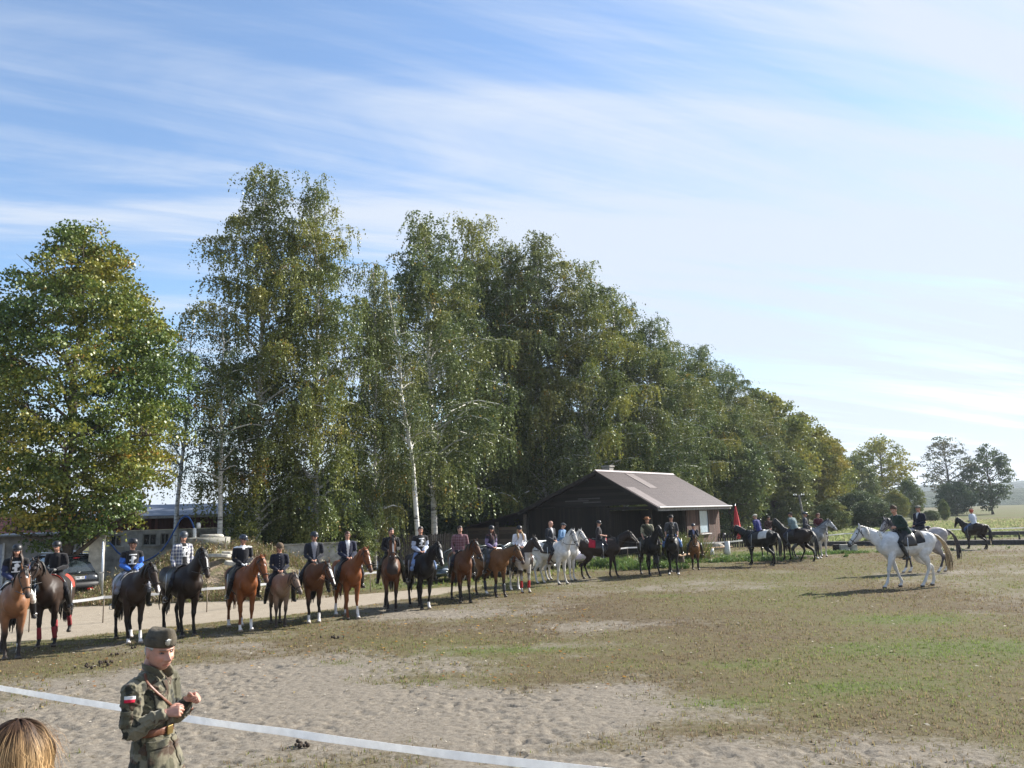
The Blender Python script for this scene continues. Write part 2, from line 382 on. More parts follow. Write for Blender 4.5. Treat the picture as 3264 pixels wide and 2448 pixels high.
# short dry grass tufts and fallen leaves scattered on it
def scatter(name, n, xr, yr, keep, size, wid, cols, seed, lean=.5, kind_label=None, cat=None, blades=4, flat=False):
    rg = np.random.default_rng(seed)
    Y = rg.uniform(yr[0] ** .35, yr[1] ** .35, n) ** (1 / .35); X = rg.uniform(-1, 1, n) * (Y * .66 + .5) if xr is None else rg.uniform(xr[0], xr[1], n)
    s, gr, tr = masks(X, Y); k = keep(s, gr, tr, rg.uniform(0, 1, n));
    if name == 'tall_weeds': k &= (-X * .69 + Y * .72) > np.interp(X * .72 + Y * .69, trf @ np.array([.72, .69]), trf @ np.array([-.69, .72])) + .5
    X, Y, s, gr = X[k], Y[k], s[k], gr[k]; n = len(X)
    X = np.repeat(X, blades) + rg.normal(0, .03, n * blades); Y = np.repeat(Y, blades) + rg.normal(0, .03, n * blades); gr = np.repeat(gr, blades); n *= blades
    a = rg.uniform(0, 2 * np.pi, n); h = rg.uniform(*size, n); w = rg.uniform(*wid, n) * (1 + Y / 22); h = h * (.8 + Y / 60); ln = rg.uniform(0, lean, n)
    dx, dy = np.cos(a), np.sin(a)
    if flat:
        tz = rg.uniform(-.3, .5, n)
        P0 = np.stack([X - dx * w, Y - dy * w, np.full(n, .012)], 1); P1 = np.stack([X + dy * h * .5, Y - dx * h * .5, .015 + tz * w * .5 + .01], 1)
        P2 = np.stack([X + dx * w, Y + dy * w, .012 + np.abs(tz) * w], 1); P3 = np.stack([X - dy * h * .5, Y + dx * h * .5, np.full(n, .014)], 1)
        V = np.stack([P0, P1, P2, P3], 1).reshape(-1, 3); F = np.arange(n * 4).reshape(n, 4)
    else:
        zb = -.02
        P0 = np.stack([X - dx * w, Y - dy * w, np.full(n, zb)], 1); P1 = np.stack([X + dx * w, Y + dy * w, np.full(n, zb)], 1)
        P2 = np.stack([X - dy * ln * h, Y + dx * ln * h, h], 1)
        V = np.stack([P0, P1, P2], 1).reshape(-1, 3); F = np.arange(n * 3).reshape(n, 3)
    me = np_mesh(name, V, F); C = np.array(cols); ci = np.clip((rg.normal(0, .25, n) + (gr if not flat else rg.uniform(0, 1, n))) * len(C), 0, len(C) - 1).astype(int)
    cc = C[ci] * rg.uniform(.75, 1.25, (n, 1)); set_col(me, np.repeat(cc, V.shape[0] // n, 0))
    m = MATS.get('blades')
    if m is None:
        m = bpy.data.materials.new('blades'); m.use_nodes = True; t = m.node_tree; t.nodes.remove(t.nodes['Principled BSDF']); a_ = t.nodes.new('ShaderNodeAttribute'); a_.attribute_name = 'Col'; d1 = t.nodes.new('ShaderNodeBsdfDiffuse'); d2 = t.nodes.new('ShaderNodeBsdfTranslucent'); mx = t.nodes.new('ShaderNodeMixShader'); mx.inputs[0].default_value = .45
        t.links.new(a_.outputs[0], d1.inputs[0]); t.links.new(a_.outputs[0], d2.inputs[0]); t.links.new(d1.outputs[0], mx.inputs[1]); t.links.new(d2.outputs[0], mx.inputs[2]); t.links.new(mx.outputs[0], t.nodes['Material Output'].inputs[0]); MATS['blades'] = m
    o = mesh_obj(name, me, m, smooth=False); tag(o, kind_label, cat, kind='stuff'); return o
scatter('short_grass', 62000, None, (8.2, 60), lambda s, g, t, r: (s < .98) & (t < .3) & (r < 1.12 - s * 1.25), (.015, .05), (.004, .009),
        [(.19, .14, .09), (.27, .21, .13), (.25, .215, .11), (.21, .22, .085), (.17, .225, .065)], 5, .9, 'short dry brown and green grass of the riding field', 'grass', 4)
scatter('fallen_leaves', 2600, (-20, 2), (13, 36), lambda s, g, t, r: (t < .4) & (r < .75-s*.6), (.035, .06), (.015, .028),
        [(.45, .25, .06), (.35, .18, .08), (.5, .38, .15), (.3, .15, .06)], 9, 0, 'yellow and brown fallen leaves along the dirt track', 'fallen leaves', 1, True)
scatter('pebbles', 700, None, (8.5, 34), lambda s, g, t, r: r < .8, (.02, .05), (.012, .025),
        [(.5, .45, .38), (.6, .55, .45), (.4, .34, .27)], 19, 0, 'small pale stones and scraps on the sandy field', 'pebbles', 1, True)
scatter('tall_weeds', 9000, (-24, 9), (20, 50), lambda s, g, t, r: (t < .1) & (s < .7) & (r < .6), (.04, .13), (.008, .02),
        [(.26, .2, .11), (.22, .21, .09), (.15, .2, .05)], 39, .6, 'low uneven weeds on the ground behind the riders', 'weeds', 4)
# meadow beyond the rail: long dry grass
scatter('meadow_grass', 22000, (20, 75), (62, 110), lambda s, g, t, r: r < 1, (.04, .16), (.03, .06),
        [(.42, .36, .25), (.38, .34, .2), (.30, .32, .16), (.26, .30, .13)], 49, .5, 'long pale meadow grass beyond the white rail', 'grass', 3)
# far wooded hills
def hill(name, y0, x0, x1, h, seed, col):
    n = 160; X = np.linspace(x0, x1, n); V = []; F = []
    for j, (dy, hh) in enumerate([(0, 0), (14, .55), (34, .85), (70, 1), (200, .8), (320, -.02)]):
        z = h * hh * (.72 + .45 * fbm(X, X * 0 + j * 3, (x1 - x0) / 5, seed, 2)) + (fbm(X, X * 0 + j * 40, 14, seed + 5, 3) - .5) * h * .25 * (hh > 0)
        for i in range(n): V.append((X[i], y0 + dy, max(z[i], -.3) if hh > 0 else -.5))
    for j in range(5):
        for i in range(n - 1): F.append((j * n + i, j * n + i + 1, (j + 1) * n + i + 1, (j + 1) * n + i))
    me = np_mesh(name, V, F); m, t, b = new_mat(name + '_mat'); co = obj_co(t)
    t.links.new(ramp_(t, noise_(t, co, .12, 6, .7), [(.3, tuple(c * .6 for c in col)), (.7, tuple(c * 1.5 for c in col))]), b.inputs['Base Color'])
    b.inputs['Roughness'].default_value = 1; bump_(t, b, noise_(t, co, .15, 6, .75), 1.0, 4)
    return tag(mesh_obj(name, me, m), kind='structure')
hill('hills', 430, -100, 900, 9.5, 3, (.035, .055, .035))
hill('distant_hills', 1150, 100, 1500, 30, 8, (.035, .055, .04))
# ------------------------------------------------------------ trees
def leaf_mat(name, sat=1.0, val=1.0):
    m = bpy.data.materials.new(name); m.use_nodes = True; t = m.node_tree
    for n in list(t.nodes): t.nodes.remove(n)
    o = t.nodes.new('ShaderNodeOutputMaterial'); a = t.nodes.new('ShaderNodeAttribute'); a.attribute_name = 'Col'
    oi = t.nodes.new('ShaderNodeObjectInfo'); h = t.nodes.new('ShaderNodeHueSaturation'); t.links.new(a.outputs[0], h.inputs['Color'])
    mr = t.nodes.new('ShaderNodeMapRange'); t.links.new(oi.outputs['Random'], mr.inputs[0]); mr.inputs[3].default_value = .488; mr.inputs[4].default_value = .512
    t.links.new(mr.outputs[0], h.inputs['Hue']); h.inputs['Saturation'].default_value = sat; h.inputs['Value'].default_value = val
    d = t.nodes.new('ShaderNodeBsdfDiffuse'); tr = t.nodes.new('ShaderNodeBsdfTranslucent'); gl = t.nodes.new('ShaderNodeBsdfGlossy'); gl.inputs['Roughness'].default_value = .45
    gl.inputs['Color'].default_value = (.8, .85, .8, 1)
    t.links.new(h.outputs[0], d.inputs[0]); t.links.new(h.outputs[0], tr.inputs[0])
    x = t.nodes.new('ShaderNodeMixShader'); x.inputs[0].default_value = .27; t.links.new(d.outputs[0], x.inputs[1]); t.links.new(tr.outputs[0], x.inputs[2])
    y = t.nodes.new('ShaderNodeMixShader'); y.inputs[0].default_value = .045; t.links.new(x.outputs[0], y.inputs[1]); t.links.new(gl.outputs[0], y.inputs[2])
    t.links.new(y.outputs[0], o.inputs[0]); return m
LEAF = leaf_mat('leaves_mat', 1.04, .92)
m, t, b = new_mat('birch_bark'); co = obj_co(t)
mp = t.nodes.new('ShaderNodeMapping'); mp.inputs['Scale'].default_value = (1.2, 1.2, 7); t.links.new(co, mp.inputs[0])
nb = noise_(t, mp.outputs[0], 1.6, 5, .6, .4); sz = t.nodes.new('ShaderNodeSeparateXYZ'); t.links.new(co, sz.inputs[0])
nb2 = math_(t, 'SUBTRACT', nb, math_(t, 'MULTIPLY', math_(t, 'MAXIMUM', 0.0, math_(t, 'SUBTRACT', 1.2, sz.outputs[2])), .12))
t.links.new(ramp_(t, nb2, [(.36, (.05, .045, .04)), (.44, (.62, .60, .56)), (.7, (.78, .76, .72))]), b.inputs['Base Color']); b.inputs['Roughness'].default_value = .7
BIRCHBARK = m
BARK = plain('bark', (.10, .08, .06), .95, 0, .35, 5, .8)
GREYBARK = plain('grey_bark', (.20, .185, .16), .95, 0, .3, 5, .8)

def leaves(P, size, rg, up=.3, asp=.62):
    """one rhombic leaf face per point"""
    n = len(P); s = rg.uniform(*size, n)[:, None]
    a = rg.normal(0, 1, (n, 3)); a[:, 2] -= up; a /= np.linalg.norm(a, axis=1)[:, None] + 1e-9
    c = rg.normal(0, 1, (n, 3)); c = np.cross(a, c); c /= np.linalg.norm(c, axis=1)[:, None] + 1e-9
    V = np.stack([P - a * s * .5, P + c * s * asp * .5, P + a * s * .5, P - c * s * asp * .5], 1).reshape(-1, 3)
    return V, np.arange(n * 4).reshape(n, 4)
def leafcol(P, pal, rg, patch=2.0, seed=1, yel=None, thr=.68):
    n = len(P); f = fbm(P[:, 0] + P[:, 1] * .7, P[:, 2] + P[:, 1] * .3, patch, seed, 3)
    pal = np.array(pal); x = np.clip((f - .28) / .45 + rg.normal(0, .16, n), 0, .999) * (len(pal) - 1)
    i = x.astype(int); u = (x - i)[:, None]; C = pal[i] * (1 - u) + pal[i + 1] * u
    if yel is not None:
        g = vnoise(P[:, 0] + P[:, 1], P[:, 2] * .7, .55, seed + 9) + rg.normal(0, .04, n)
        C[g > thr] = np.array(yel) * rg.uniform(.8, 1.2, (int((g > thr).sum()), 1))
    return C * rg.uniform(.8, 1.2, (n, 1))
PAL_BIRCH = [(.095, .128, .042), (.132, .165, .052), (.18, .20, .062), (.235, .235, .068)]
PAL_LINDEN = [(.075, .115, .025), (.11, .155, .03), (.16, .19, .038), (.24, .235, .045), (.31, .26, .05)]
PAL_YELLOW = [(.15, .18, .05), (.22, .235, .055), (.28, .27, .06), (.33, .28, .065)]
PAL_DARK = [(.06, .09, .04), (.085, .12, .05), (.12, .15, .06)]
PAL_GREY = [(.09, .11, .07), (.13, .14, .085), (.17, .16, .09)]

def birch_mesh(seed, Ht=20., rad=3.2, low=.16, lean=(0, 0), nl=64, ns=22, leafs=(.07, .125), pal=PAL_BIRCH, env=None, droop=1.0, r0=.17):
    rg = np.random.default_rng(seed); rd = random.Random(seed)
    tp = []
    for i in range(9):
        t = i / 8; tp.append(Vector((lean[0] * t ** 1.4 * Ht + rd.gauss(0, .12) * t, lean[1] * t * Ht + rd.gauss(0, .12) * t, Ht * t * .97)))
    trad = [r0 * (1 - t / 8) ** .8 + .02 for t in range(9)]
    mb = MB(); mb.tube(tp, trad, 9)
    def tpos(t):
        x = t * 8; i = min(int(x), 7); return tp[i].lerp(tp[i + 1], x - i)
    if env is None: env = lambda t: (.6 + .4 * math.sin(min(1, (t - low) / .3) * math.pi / 2)) * (1 - max(0, (t - .45) / .55) ** 1.5 * .74)
    pts = []
    for k in range(nl):
        t = low + (1 - low) * ((k + rd.random()) / nl) ** .96
        t = min(t, .985); a = k * 2.4 + rd.uniform(-.5, .5); Lr = rad * env(t) * rd.choice([rd.uniform(.4, .8), rd.uniform(.75, 1.05), rd.uniform(.9, 1.3)])
        b0 = tpos(t); d = Vector((math.cos(a), math.sin(a), 0)); rise = Lr * rd.uniform(.35, .9)
        lp = [b0 + d * (Lr * u) + Vector((0, 0, rise * (u ** .8) - Lr * .35 * u ** 3)) for u in (0, .3, .6, .85, 1)]
        if t > .9: lp = [b0 + d * (Lr * u * .8) + Vector((0, 0, (rise * .6 + .5 * rd.random()) * u)) for u in (0, .3, .6, .85, 1)]
        r1 = .055 * (1 - t) + .022
        mb.tube(lp, [r1, r1 * .8, r1 * .6, r1 * .4, r1 * .2], 5)
        for j in range(int(ns * (.35 if t > .93 else .6 if t > .85 else 1))):
            u = 1 - rd.random() ** 1.3 * .8; x = u * 4; i = min(int(x), 3); p = lp[i].lerp(lp[i + 1], x - i)
            off = Vector((rd.gauss(0, .32), rd.gauss(0, .32), rd.gauss(0, .12))); sl = rd.uniform(.5, 1.9) * (.55 + .6 * (1 - t)) * droop
            m_ = max(4, int(sl / .06)); w = np.linspace(0, 1, m_)[:, None]
            o = np.array(off); base = np.array(p) + o * .3
            P = base + o * np.sqrt(w) * .9 + np.array([0, 0, -1.0]) * sl * w ** 1.15 + np.array([0, 0, .14]) * np.sin(w * 3)
            pts.append(P + rg.normal(0, .045, P.shape))
    P = np.concatenate(pts); P = P[P[:, 2] > .6]
    V, F = leaves(P, leafs, rg, .8)
    me = np_mesh('crown', V, F); set_col(me, np.repeat(leafcol(P, pal, rg, 2.2, seed, (.34, .22, .035), .93), 4, 0))
    tm = bpy.data.meshes.new('trunk'); tm.from_pydata(mb.V, [], mb.F); tm.update()
    return me, tm

def broad_mesh(seed, Ht, rad, zlow, ncl, per, leafs=(.10, .17), pal=PAL_LINDEN, crad=.55, shape=1.0, trunk_r=.28, lean=(0, 0), yel=None, thr=.9, open_=0., stems=1):
    rg = np.random.default_rng(seed); rd = random.Random(seed); mb = MB(); tips = []
    zc = (Ht + zlow) / 2; hh = (Ht - zlow) / 2
    for st in range(stems):
        sx = 0 if stems == 1 else rd.uniform(-.5, .5)
        tp = [Vector((sx * (1 + i) + lean[0] * (i / 6) * Ht, lean[1] * (i / 6) * Ht, Ht * .86 * i / 6)) + Vector((rd.gauss(0, .1), rd.gauss(0, .1), 0)) * (i > 0) for i in range(7)]
        mb.tube(tp, [trunk_r * (1 - i / 6.6) ** .9 + .02 for i in range(7)], 9)
        nlim = 30 // stems
        for k in range(nlim):
            t = (zlow * .6 / Ht) + (.83 - zlow * .6 / Ht) * (k + rd.random()) / nlim; x = t / .86 * 6; x = min(x, 5.99); b0 = tp[int(x)].lerp(tp[int(x) + 1], x - int(x))
            a = k * 2.4 + rd.uniform(-.4, .4); zt = b0.z + rd.uniform(.1, .35) * rad * 1.2 
            e = max(.12, 1 - abs((zt - zc) / hh) ** 2.2) ** .5 * rad * rd.uniform(.75, 1.0)
            if zt > zc: e *= 1 - .35 * shape * (zt - zc) / hh
            tip = Vector((b0.x + math.cos(a) * e, b0.y + math.sin(a) * e, min(zt, Ht * .96))); mid = b0.lerp(tip, .5) + Vector((0, 0, .12 * e))
            r1 = trunk_r * .38 * (1 - t) + .025; mb.tube([b0, mid, tip], [r1, r1 * .6, r1 * .2], 6)
            for q in range(5):
                u = rd.uniform(.25, .95); p = b0.lerp(mid, u * 2) if u < .5 else mid.lerp(tip, u * 2 - 1)
                e2 = p + Vector((rd.gauss(0, 1), rd.gauss(0, 1), rd.uniform(-.1, .9))).normalized() * rad * rd.uniform(.15, .4)
                mb.tube([p, (p + e2) / 2 + Vector((0, 0, .1)), e2], [r1 * .4, r1 * .25, r1 * .08], 4); tips.append(e2)
    C = []
    while len(C) < ncl:
        v = rg.normal(0, 1, 3); v /= np.linalg.norm(v); r = rg.uniform(.25, 1) ** .42
        p = v * r; z = zc + p[2] * hh; w = rad * (1 - .38 * shape * max(0, p[2])) * (1 + .0 * p[2])
        q = np.array([p[0] * w, p[1] * w, z])
        nz = fbm(np.array([q[0] * 1.0 + 9 + q[1] * .6]), np.array([q[2] * 1.0 + q[1] * .8]), rad * .42, seed, 2)[0]
        bulge = .80 + .42 * fbm(np.array([math.atan2(p[1], p[0]) * rad * .8]), np.array([q[2]]), rad * .5, seed + 4, 2)[0]
        q[0] *= bulge; q[1] *= bulge
        if nz < .30 + open_ and r > .5: continue
        C.append(q + np.array([lean[0] * z, lean[1] * z, 0]))
    C = np.array(C); cr = crad * rg.uniform(.6, 1.35, ncl)
    k = np.repeat(np.arange(ncl), per); n = len(k)
    D = rg.normal(0, 1, (n, 3)); D /= np.linalg.norm(D, axis=1)[:, None]; D *= (rg.uniform(0, 1, n) ** .45)[:, None]
    rr = np.linalg.norm(D[:, :2], axis=1)
    P = C[k] + D * cr[k][:, None] * np.array([1.15, 1.15, .5]) - np.stack([0 * rr, 0 * rr, rr ** 2 * cr[k] * .45], 1)
    P = P[P[:, 2] > .15]
    V, F = leaves(P, leafs, rg, .5, .85)
    me = np_mesh('crown', V, F); set_col(me, np.repeat(leafcol(P, pal, rg, rad * .55, seed, yel, thr), 4, 0))
    tm = bpy.data.meshes.new('trunk'); tm.from_pydata(mb.V, [], mb.F); tm.update()
    return me, tm
def plant(name, meshes, bark, loc, yaw=0, s=1.0, sz=None, label='', cat='tree', group=None, tilt=(0, 0)):
    e = empty(name, loc, yaw, 1); e.scale = (s, s, sz or s); e.rotation_euler = (tilt[0], tilt[1], yaw)
    mesh_obj('crown', meshes[0], LEAF, e, smooth=False)
    mesh_obj('trunk', meshes[1], bark, e)
    return tag(e, label, cat, group)

# the big broad-leaved tree on the left
linden = broad_mesh(11, 15.6, 4.6, 1.9, 1150, 88, (.085, .155), PAL_LINDEN, .58, 1.3, .26, (.002, 0), (.36, .20, .05), .90, .03)
p = atd(205, 1800, 33); p.z = 0
plant('linden_tree', linden, BARK, p, R(40), 1.0, None, 'broad yellow-green tree standing behind the dark off-road car', 'tree', 'trees behind the riders')
BG = 'birches in a row behind the barn'
b1 = birch_mesh(21, 21.2, 3.9, .10, (.0, 0), 120, 40, (.10, .19))
b3 = birch_mesh(23, 20.5, 4.6, .17, (-.012, .01), 130, 42, (.10, .19))
b4 = birch_mesh(24, 17.0, 3.6, .06, (.01, 0), 95, 38, (.10, .18))
b5 = birch_mesh(25, 17.0, 2.4, .36, (-.10, .0), 40, 22, (.09, .15), r0=.15)
b6 = birch_mesh(26, 13.5, 2.4, .34, (-.05, .0), 40, 16, (.08, .13), PAL_DARK, r0=.12)
PAL_YG = [(.11, .145, .04), (.16, .19, .048), (.22, .235, .058), (.28, .27, .065)]
b8y = birch_mesh(27, 21.2, 3.5, .10, (.0, 0), 120, 44, (.09, .17), PAL_YG)
b9y = birch_mesh(28, 21.0, 4.1, .08, (.004, 0), 125, 44, (.09, .17), PAL_YG)
b2 = birch_mesh(22, 21.0, 4.4, .08, (.004, 0), 130, 42, (.10, .19), PAL_YG)
def bt(mesh, px, top, Y, yaw, label, wide=1.0, py0=None):
    q = atd(px, 1640, Y); tz = atd(px, top, Y).z; h = {id(b1): 21.2, id(b8y): 21.2, id(b9y): 21., id(b2): 21., id(b3): 20.5, id(b4): 17., id(b5): 17., id(b6): 13.5}[id(mesh)]
    k = tz / (h + .3); return plant('birch_tree', mesh, BIRCHBARK, (q.x, q.y, 0), yaw, k * wide, k, label, 'birch', BG)
bt(b8y, 820, 502, 41, 0.3, 'tallest birch with the pointed top, hanging low behind the woman in the brown helmet', 1.0)
bt(b9y, 1010, 548, 42, 2.0, 'broad-topped birch with white limbs beside the tallest birch', .82)
bt(b4, 1195, 830, 45, 1.1, 'lower birch in the gap between the two tallest groups of birches', .62)
bt(b5, 1335, 900, 45, .1, 'slender birch with a bare white trunk leaning over behind the black horse with the blaze', 1.0)
bt(b6, 705, 950, 39, 1.4, 'thin dark-leaved birch with a bare white trunk beside the broad yellow-green tree', 1.0)
bt(b6, 560, 945, 44, 3.4, 'sparse small birch leaning beside the broad yellow-green tree', .9)
bt(b3, 1385, 672, 51, .8, 'big birch whose white trunk rises behind the man in the maroon plaid shirt', 1.0)
bt(b2, 1530, 668, 63, 4.0, 'rounded tall birch with dense drooping twigs behind the log shed', .95)
bt(b1, 1740, 722, 64, 2.6, 'spiky-topped birch rising behind the barn gable', 1.05)
bt(b3, 1640, 742, 65, 5.2, 'birch with yellow sprigs between the rounded and the spiky-topped birch', .95)
bt(b2, 1880, 815, 66, 1.5, 'birch behind the barn ridge where the tree line starts to fall', 1.0)
bt(b1, 1985, 905, 70, .6, 'birch over the middle of the barn roof', 1.15)
bt(b3, 2090, 1000, 72, 3.0, 'birch over the lower end of the barn roof', 1.15)
bt(b2, 2170, 1075, 80, 2.2, 'birch just beyond the barn with its trunk bare at the foot', 1.2)
bt(b1, 2262, 1083, 84, 4.4, 'rounded dark birch standing highest beyond the barn', 1.3)
bt(b3, 2350, 1150, 90, 5.5, 'birch behind the folded red parasol', 1.35)
b7 = broad_mesh(31, 15, 5.2, .8, 620, 50, (.20, .34), PAL_YELLOW, .85, .9, .22, (0, 0), None, .9, -.02)
b8 = broad_mesh(32, 13, 4.4, .4, 520, 50, (.18, .30), PAL_BIRCH, .8, .8, .2, (0, 0), None, .9, -.03)
dk = broad_mesh(33, 9, 4.0, .2, 520, 50, (.15, .26), PAL_DARK, .8, .6, .16, (0, 0), None, .9, -.06)
def bro(nm, mesh, h, px, top, Y, yaw, label, cat='tree', wide=1.0, bark=BARK, group='trees and bushes beyond the field'):
    q = atd(px, 1640, Y); k = atd(px, top, Y).z / h; return plant(nm, mesh, bark, (q.x, q.y, 0), yaw, k * wide, k, label, cat, group)
bro('leafy_tree', b7, 15, 2450, 1240, 100, .5, 'yellow-green tree rising beside the birches above the man in the white cap', wide=1.0)
bro('leafy_tree', b7, 15, 2570, 1315, 106, 2.5, 'yellow-green tree behind the leaning pole', wide=1.05)
bro('leafy_tree', b7, 15, 2640, 1372, 112, 4.5, 'last and lowest yellow-green tree at the end of the row', wide=.9)
bro('leafy_tree', b8, 13, 2470, 1400, 94, 1.0, 'mid-green tree in front of the yellow-green ones behind the grey-jacketed man', wide=1.25)
bro('leafy_tree', b8, 13, 2330, 1330, 84, 3.1, 'mid-green tree behind the red parasol', wide=1.0)
bro('leafy_tree', b8, 13, 2738, 1448, 128, 3.0, 'hazy green tree behind the head of the big white horse', wide=.95)
bro('bush', b8, 13, 2650, 1590, 84, 5.0, 'bright green bush behind the curly-haired rider', 'bush', 1.6)
bro('bush', dk, 9, 2780, 1590, 92, 2.0, 'dark bush behind the ears of the big white horse', 'bush', 1.7)
bro('bush', dk, 9, 2735, 1560, 100, 4.0, 'dark green thicket between the bright bush and the rider in the green jacket', 'bush', 1.5)
l1 = broad_mesh(41, 12.6, 4.6, 3.0, 330, 26, (.20, .34), PAL_YELLOW, .75, .35, .3, (0, 0), None, .9, .06)
l2 = broad_mesh(42, 12.6, 4.2, 2.6, 230, 16, (.20, .32), PAL_GREY, .6, .2, .26, (0, 0), None, .9, .10)
l3 = broad_mesh(43, 11.5, 3.8, .6, 320, 26, (.20, .34), PAL_DARK, .7, .35, .26, (0, 0), None, .9, .05)
bro('open_tree', l1, 12.6, 2822, 1388, 145, .4, 'open-crowned tree with thin yellow-green leaves above the rider in the green jacket', wide=1.0, bark=GREYBARK)
bro('leafy_tree', b8, 13, 2905, 1520, 138, 1.8, 'round olive tree behind the rider in the flat cap', wide=.9)
bro('bush', b7, 15, 2860, 1560, 120, 3.6, 'olive and brown bush between the two riders at the white horse', 'bush', 1.1)
bro('open_tree', l2, 12.6, 3035, 1388, 165, 1.4, 'nearly leafless tree standing over the red-haired rider', wide=.95, bark=GREYBARK)
bro('bush', dk, 9, 3050, 1530, 160, 5.0, 'brown-grey bush at the foot of the nearly leafless tree', 'bush', 1.15)
bro('bush', b8, 13, 3010, 1590, 118, .7, 'bright green shrub pointed at its top beside the red-haired rider', 'bush', .75)
bro('bush', dk, 9, 2965, 1625, 112, 2.7, 'low dark shrub behind the rump of the grey horse', 'bush', 1.6)
bro('dark_tree', l3, 11.5, 3165, 1412, 165, 2.2, 'dark leafy tree standing alone at the edge of the meadow', wide=.95, bark=BARK)
# undergrowth behind the trunks
for px, top, Y, w, yw, lab in [(1180, 1500, 56, 1.6, 0.2, 'dark thicket behind the smiling man in black'), (1330, 1440, 62, 1.5, 1.4, 'dark thicket behind the white birch trunks'),
                           (1560, 1480, 70, 1.6, 2.2, 'dark thicket behind the log shed'), (1760, 1380, 70, 1.5, 3.3, 'dark thicket behind the barn gable'),
                           (1980, 1400, 78, 1.5, 4.1, 'dark thicket behind the barn roof'), (2220, 1430, 92, 1.5, .9, 'dark thicket beyond the barn corner'),
                           (1010, 1500, 52, 1.1, 5.3, 'dark thicket behind the two tallest birches'),
                           (1450, 1380, 72, 1.7, .4, 'tall dark thicket filling the gap behind the big birch'), (2420, 1470, 100, 1.4, 2.0, 'dark thicket under the yellow-green trees')]:
    bro('thicket', dk, 9, px, top, Y, yw, lab, 'thicket', w * .8, group='dark thickets behind the trees')
bro('bush', b7, 15, 1590, 1500, 64, 1.9, 'yellowing bush beside the white trunk behind the log shed', 'bush', .85, group='bushes behind the riders')
bro('bush', b8, 13, 1130, 1610, 43, 1.2, 'leafy green bush hanging over the whitewashed wall', 'bush', 1.0, group='bushes behind the riders')
bro('bush', b8, 13, 880, 1560, 44, 4.2, 'leafy green bush in front of the building windows', 'bush', .8, group='bushes behind the riders')
# ------------------------------------------------------------ horses

TORSO = [(-.86, 1.25, .07, .13), (-.80, 1.26, .17, .23), (-.68, 1.25, .245, .29), (-.52, 1.25, .285, .32), (-.32, 1.22, .285, .31), (-.08, 1.185, .30, .325), (.15, 1.175, .295, .345), (.34, 1.19, .27, .375),
         (.50, 1.20, .245, .37), (.64, 1.19, .215, .31), (.76, 1.19, .16, .22), (.83, 1.19, .08, .12)]
def torso_at(x):
    T = TORSO
    for a, b in zip(T, T[1:]):
        if a[0] <= x <= b[0]:
            t = (x - a[0]) / (b[0] - a[0]); return tuple(lerp(a[i], b[i], t) for i in (1, 2, 3))
    return T[0][1:]
def wrap_band(x0, x1, a0, a1, off, th, nx=8, na=14, flare=None):
    """a sheet hugging the trunk: x0..x1 along it, angle a0..a1 from the top, off outside the coat, th thick"""
    V = []; F = []
    for lay in (0, 1):
        for i in range(nx + 1):
            for j in range(na + 1):
                v = j / na; x = lerp(x0, x1, i / nx)
                if flare: x = flare(i / nx, v)
                zc, w, h = torso_at(x); a = lerp(a0, a1, v); o = off + th * lay
                V.append((x, math.sin(a) * (w + o), zc + math.cos(a) * (h + o)))
    n1 = (nx + 1) * (na + 1); q = na + 1
    for i in range(nx):
        for j in range(na):
            a = i * q + j; F.append((a, a + 1, a + q + 1, a + q)); F.append((n1 + a, n1 + a + q, n1 + a + q + 1, n1 + a + 1))
    for i in range(nx):
        for j in (0, na):
            a = i * q + j; F.append((a, a + q, n1 + a + q, n1 + a))
    for j in range(na):
        for i in (0, nx):
            a = i * q + j; F.append((a, a + 1, n1 + a + 1, n1 + a))
    return V, F
COATS = {  # base, lower legs, mane, muzzle
 'bay': ((.105, .042, .018), (.022, .016, .013), (.015, .012, .01), (.04, .03, .026)),
 'lightbay': ((.23, .108, .055), (.03, .022, .018), (.02, .015, .012), (.06, .045, .04)),
 'goldbay': ((.165, .078, .03), (.035, .022, .016), (.02, .014, .01), (.06, .04, .03)),
 'darkbay': ((.024, .015, .011), (.014, .011, .01), (.010, .009, .008), (.05, .036, .028)),
 'black': ((.009, .008, .008), (.011, .010, .010), (.008, .008, .008), (.02, .018, .018)),
 'seal': ((.034, .021, .015), (.014, .011, .01), (.010, .009, .008), (.08, .055, .04)),
 'chestnut': ((.20, .066, .022), (.17, .06, .022), (.26, .09, .035), (.10, .055, .04)),
 'dun': ((.24, .165, .12), (.05, .038, .03), (.05, .04, .035), (.12, .10, .09)),
 'white': ((.58, .56, .53), (.50, .47, .43), (.60, .57, .52), (.20, .18, .18)),
 'bigwhite': ((.62, .62, .62), (.52, .51, .49), (.62, .58, .50), (.05, .05, .055)),
 'grey': ((.19, .20, .215), (.04, .04, .045), (.03, .03, .03), (.30, .30, .31)),
 'roan': ((.34, .31, .31), (.06, .05, .055), (.025, .022, .025), (.12, .11, .11)),
 'pinto': ((.05, .035, .028), (.45, .42, .38), (.02, .016, .014), (.06, .05, .05)),
}
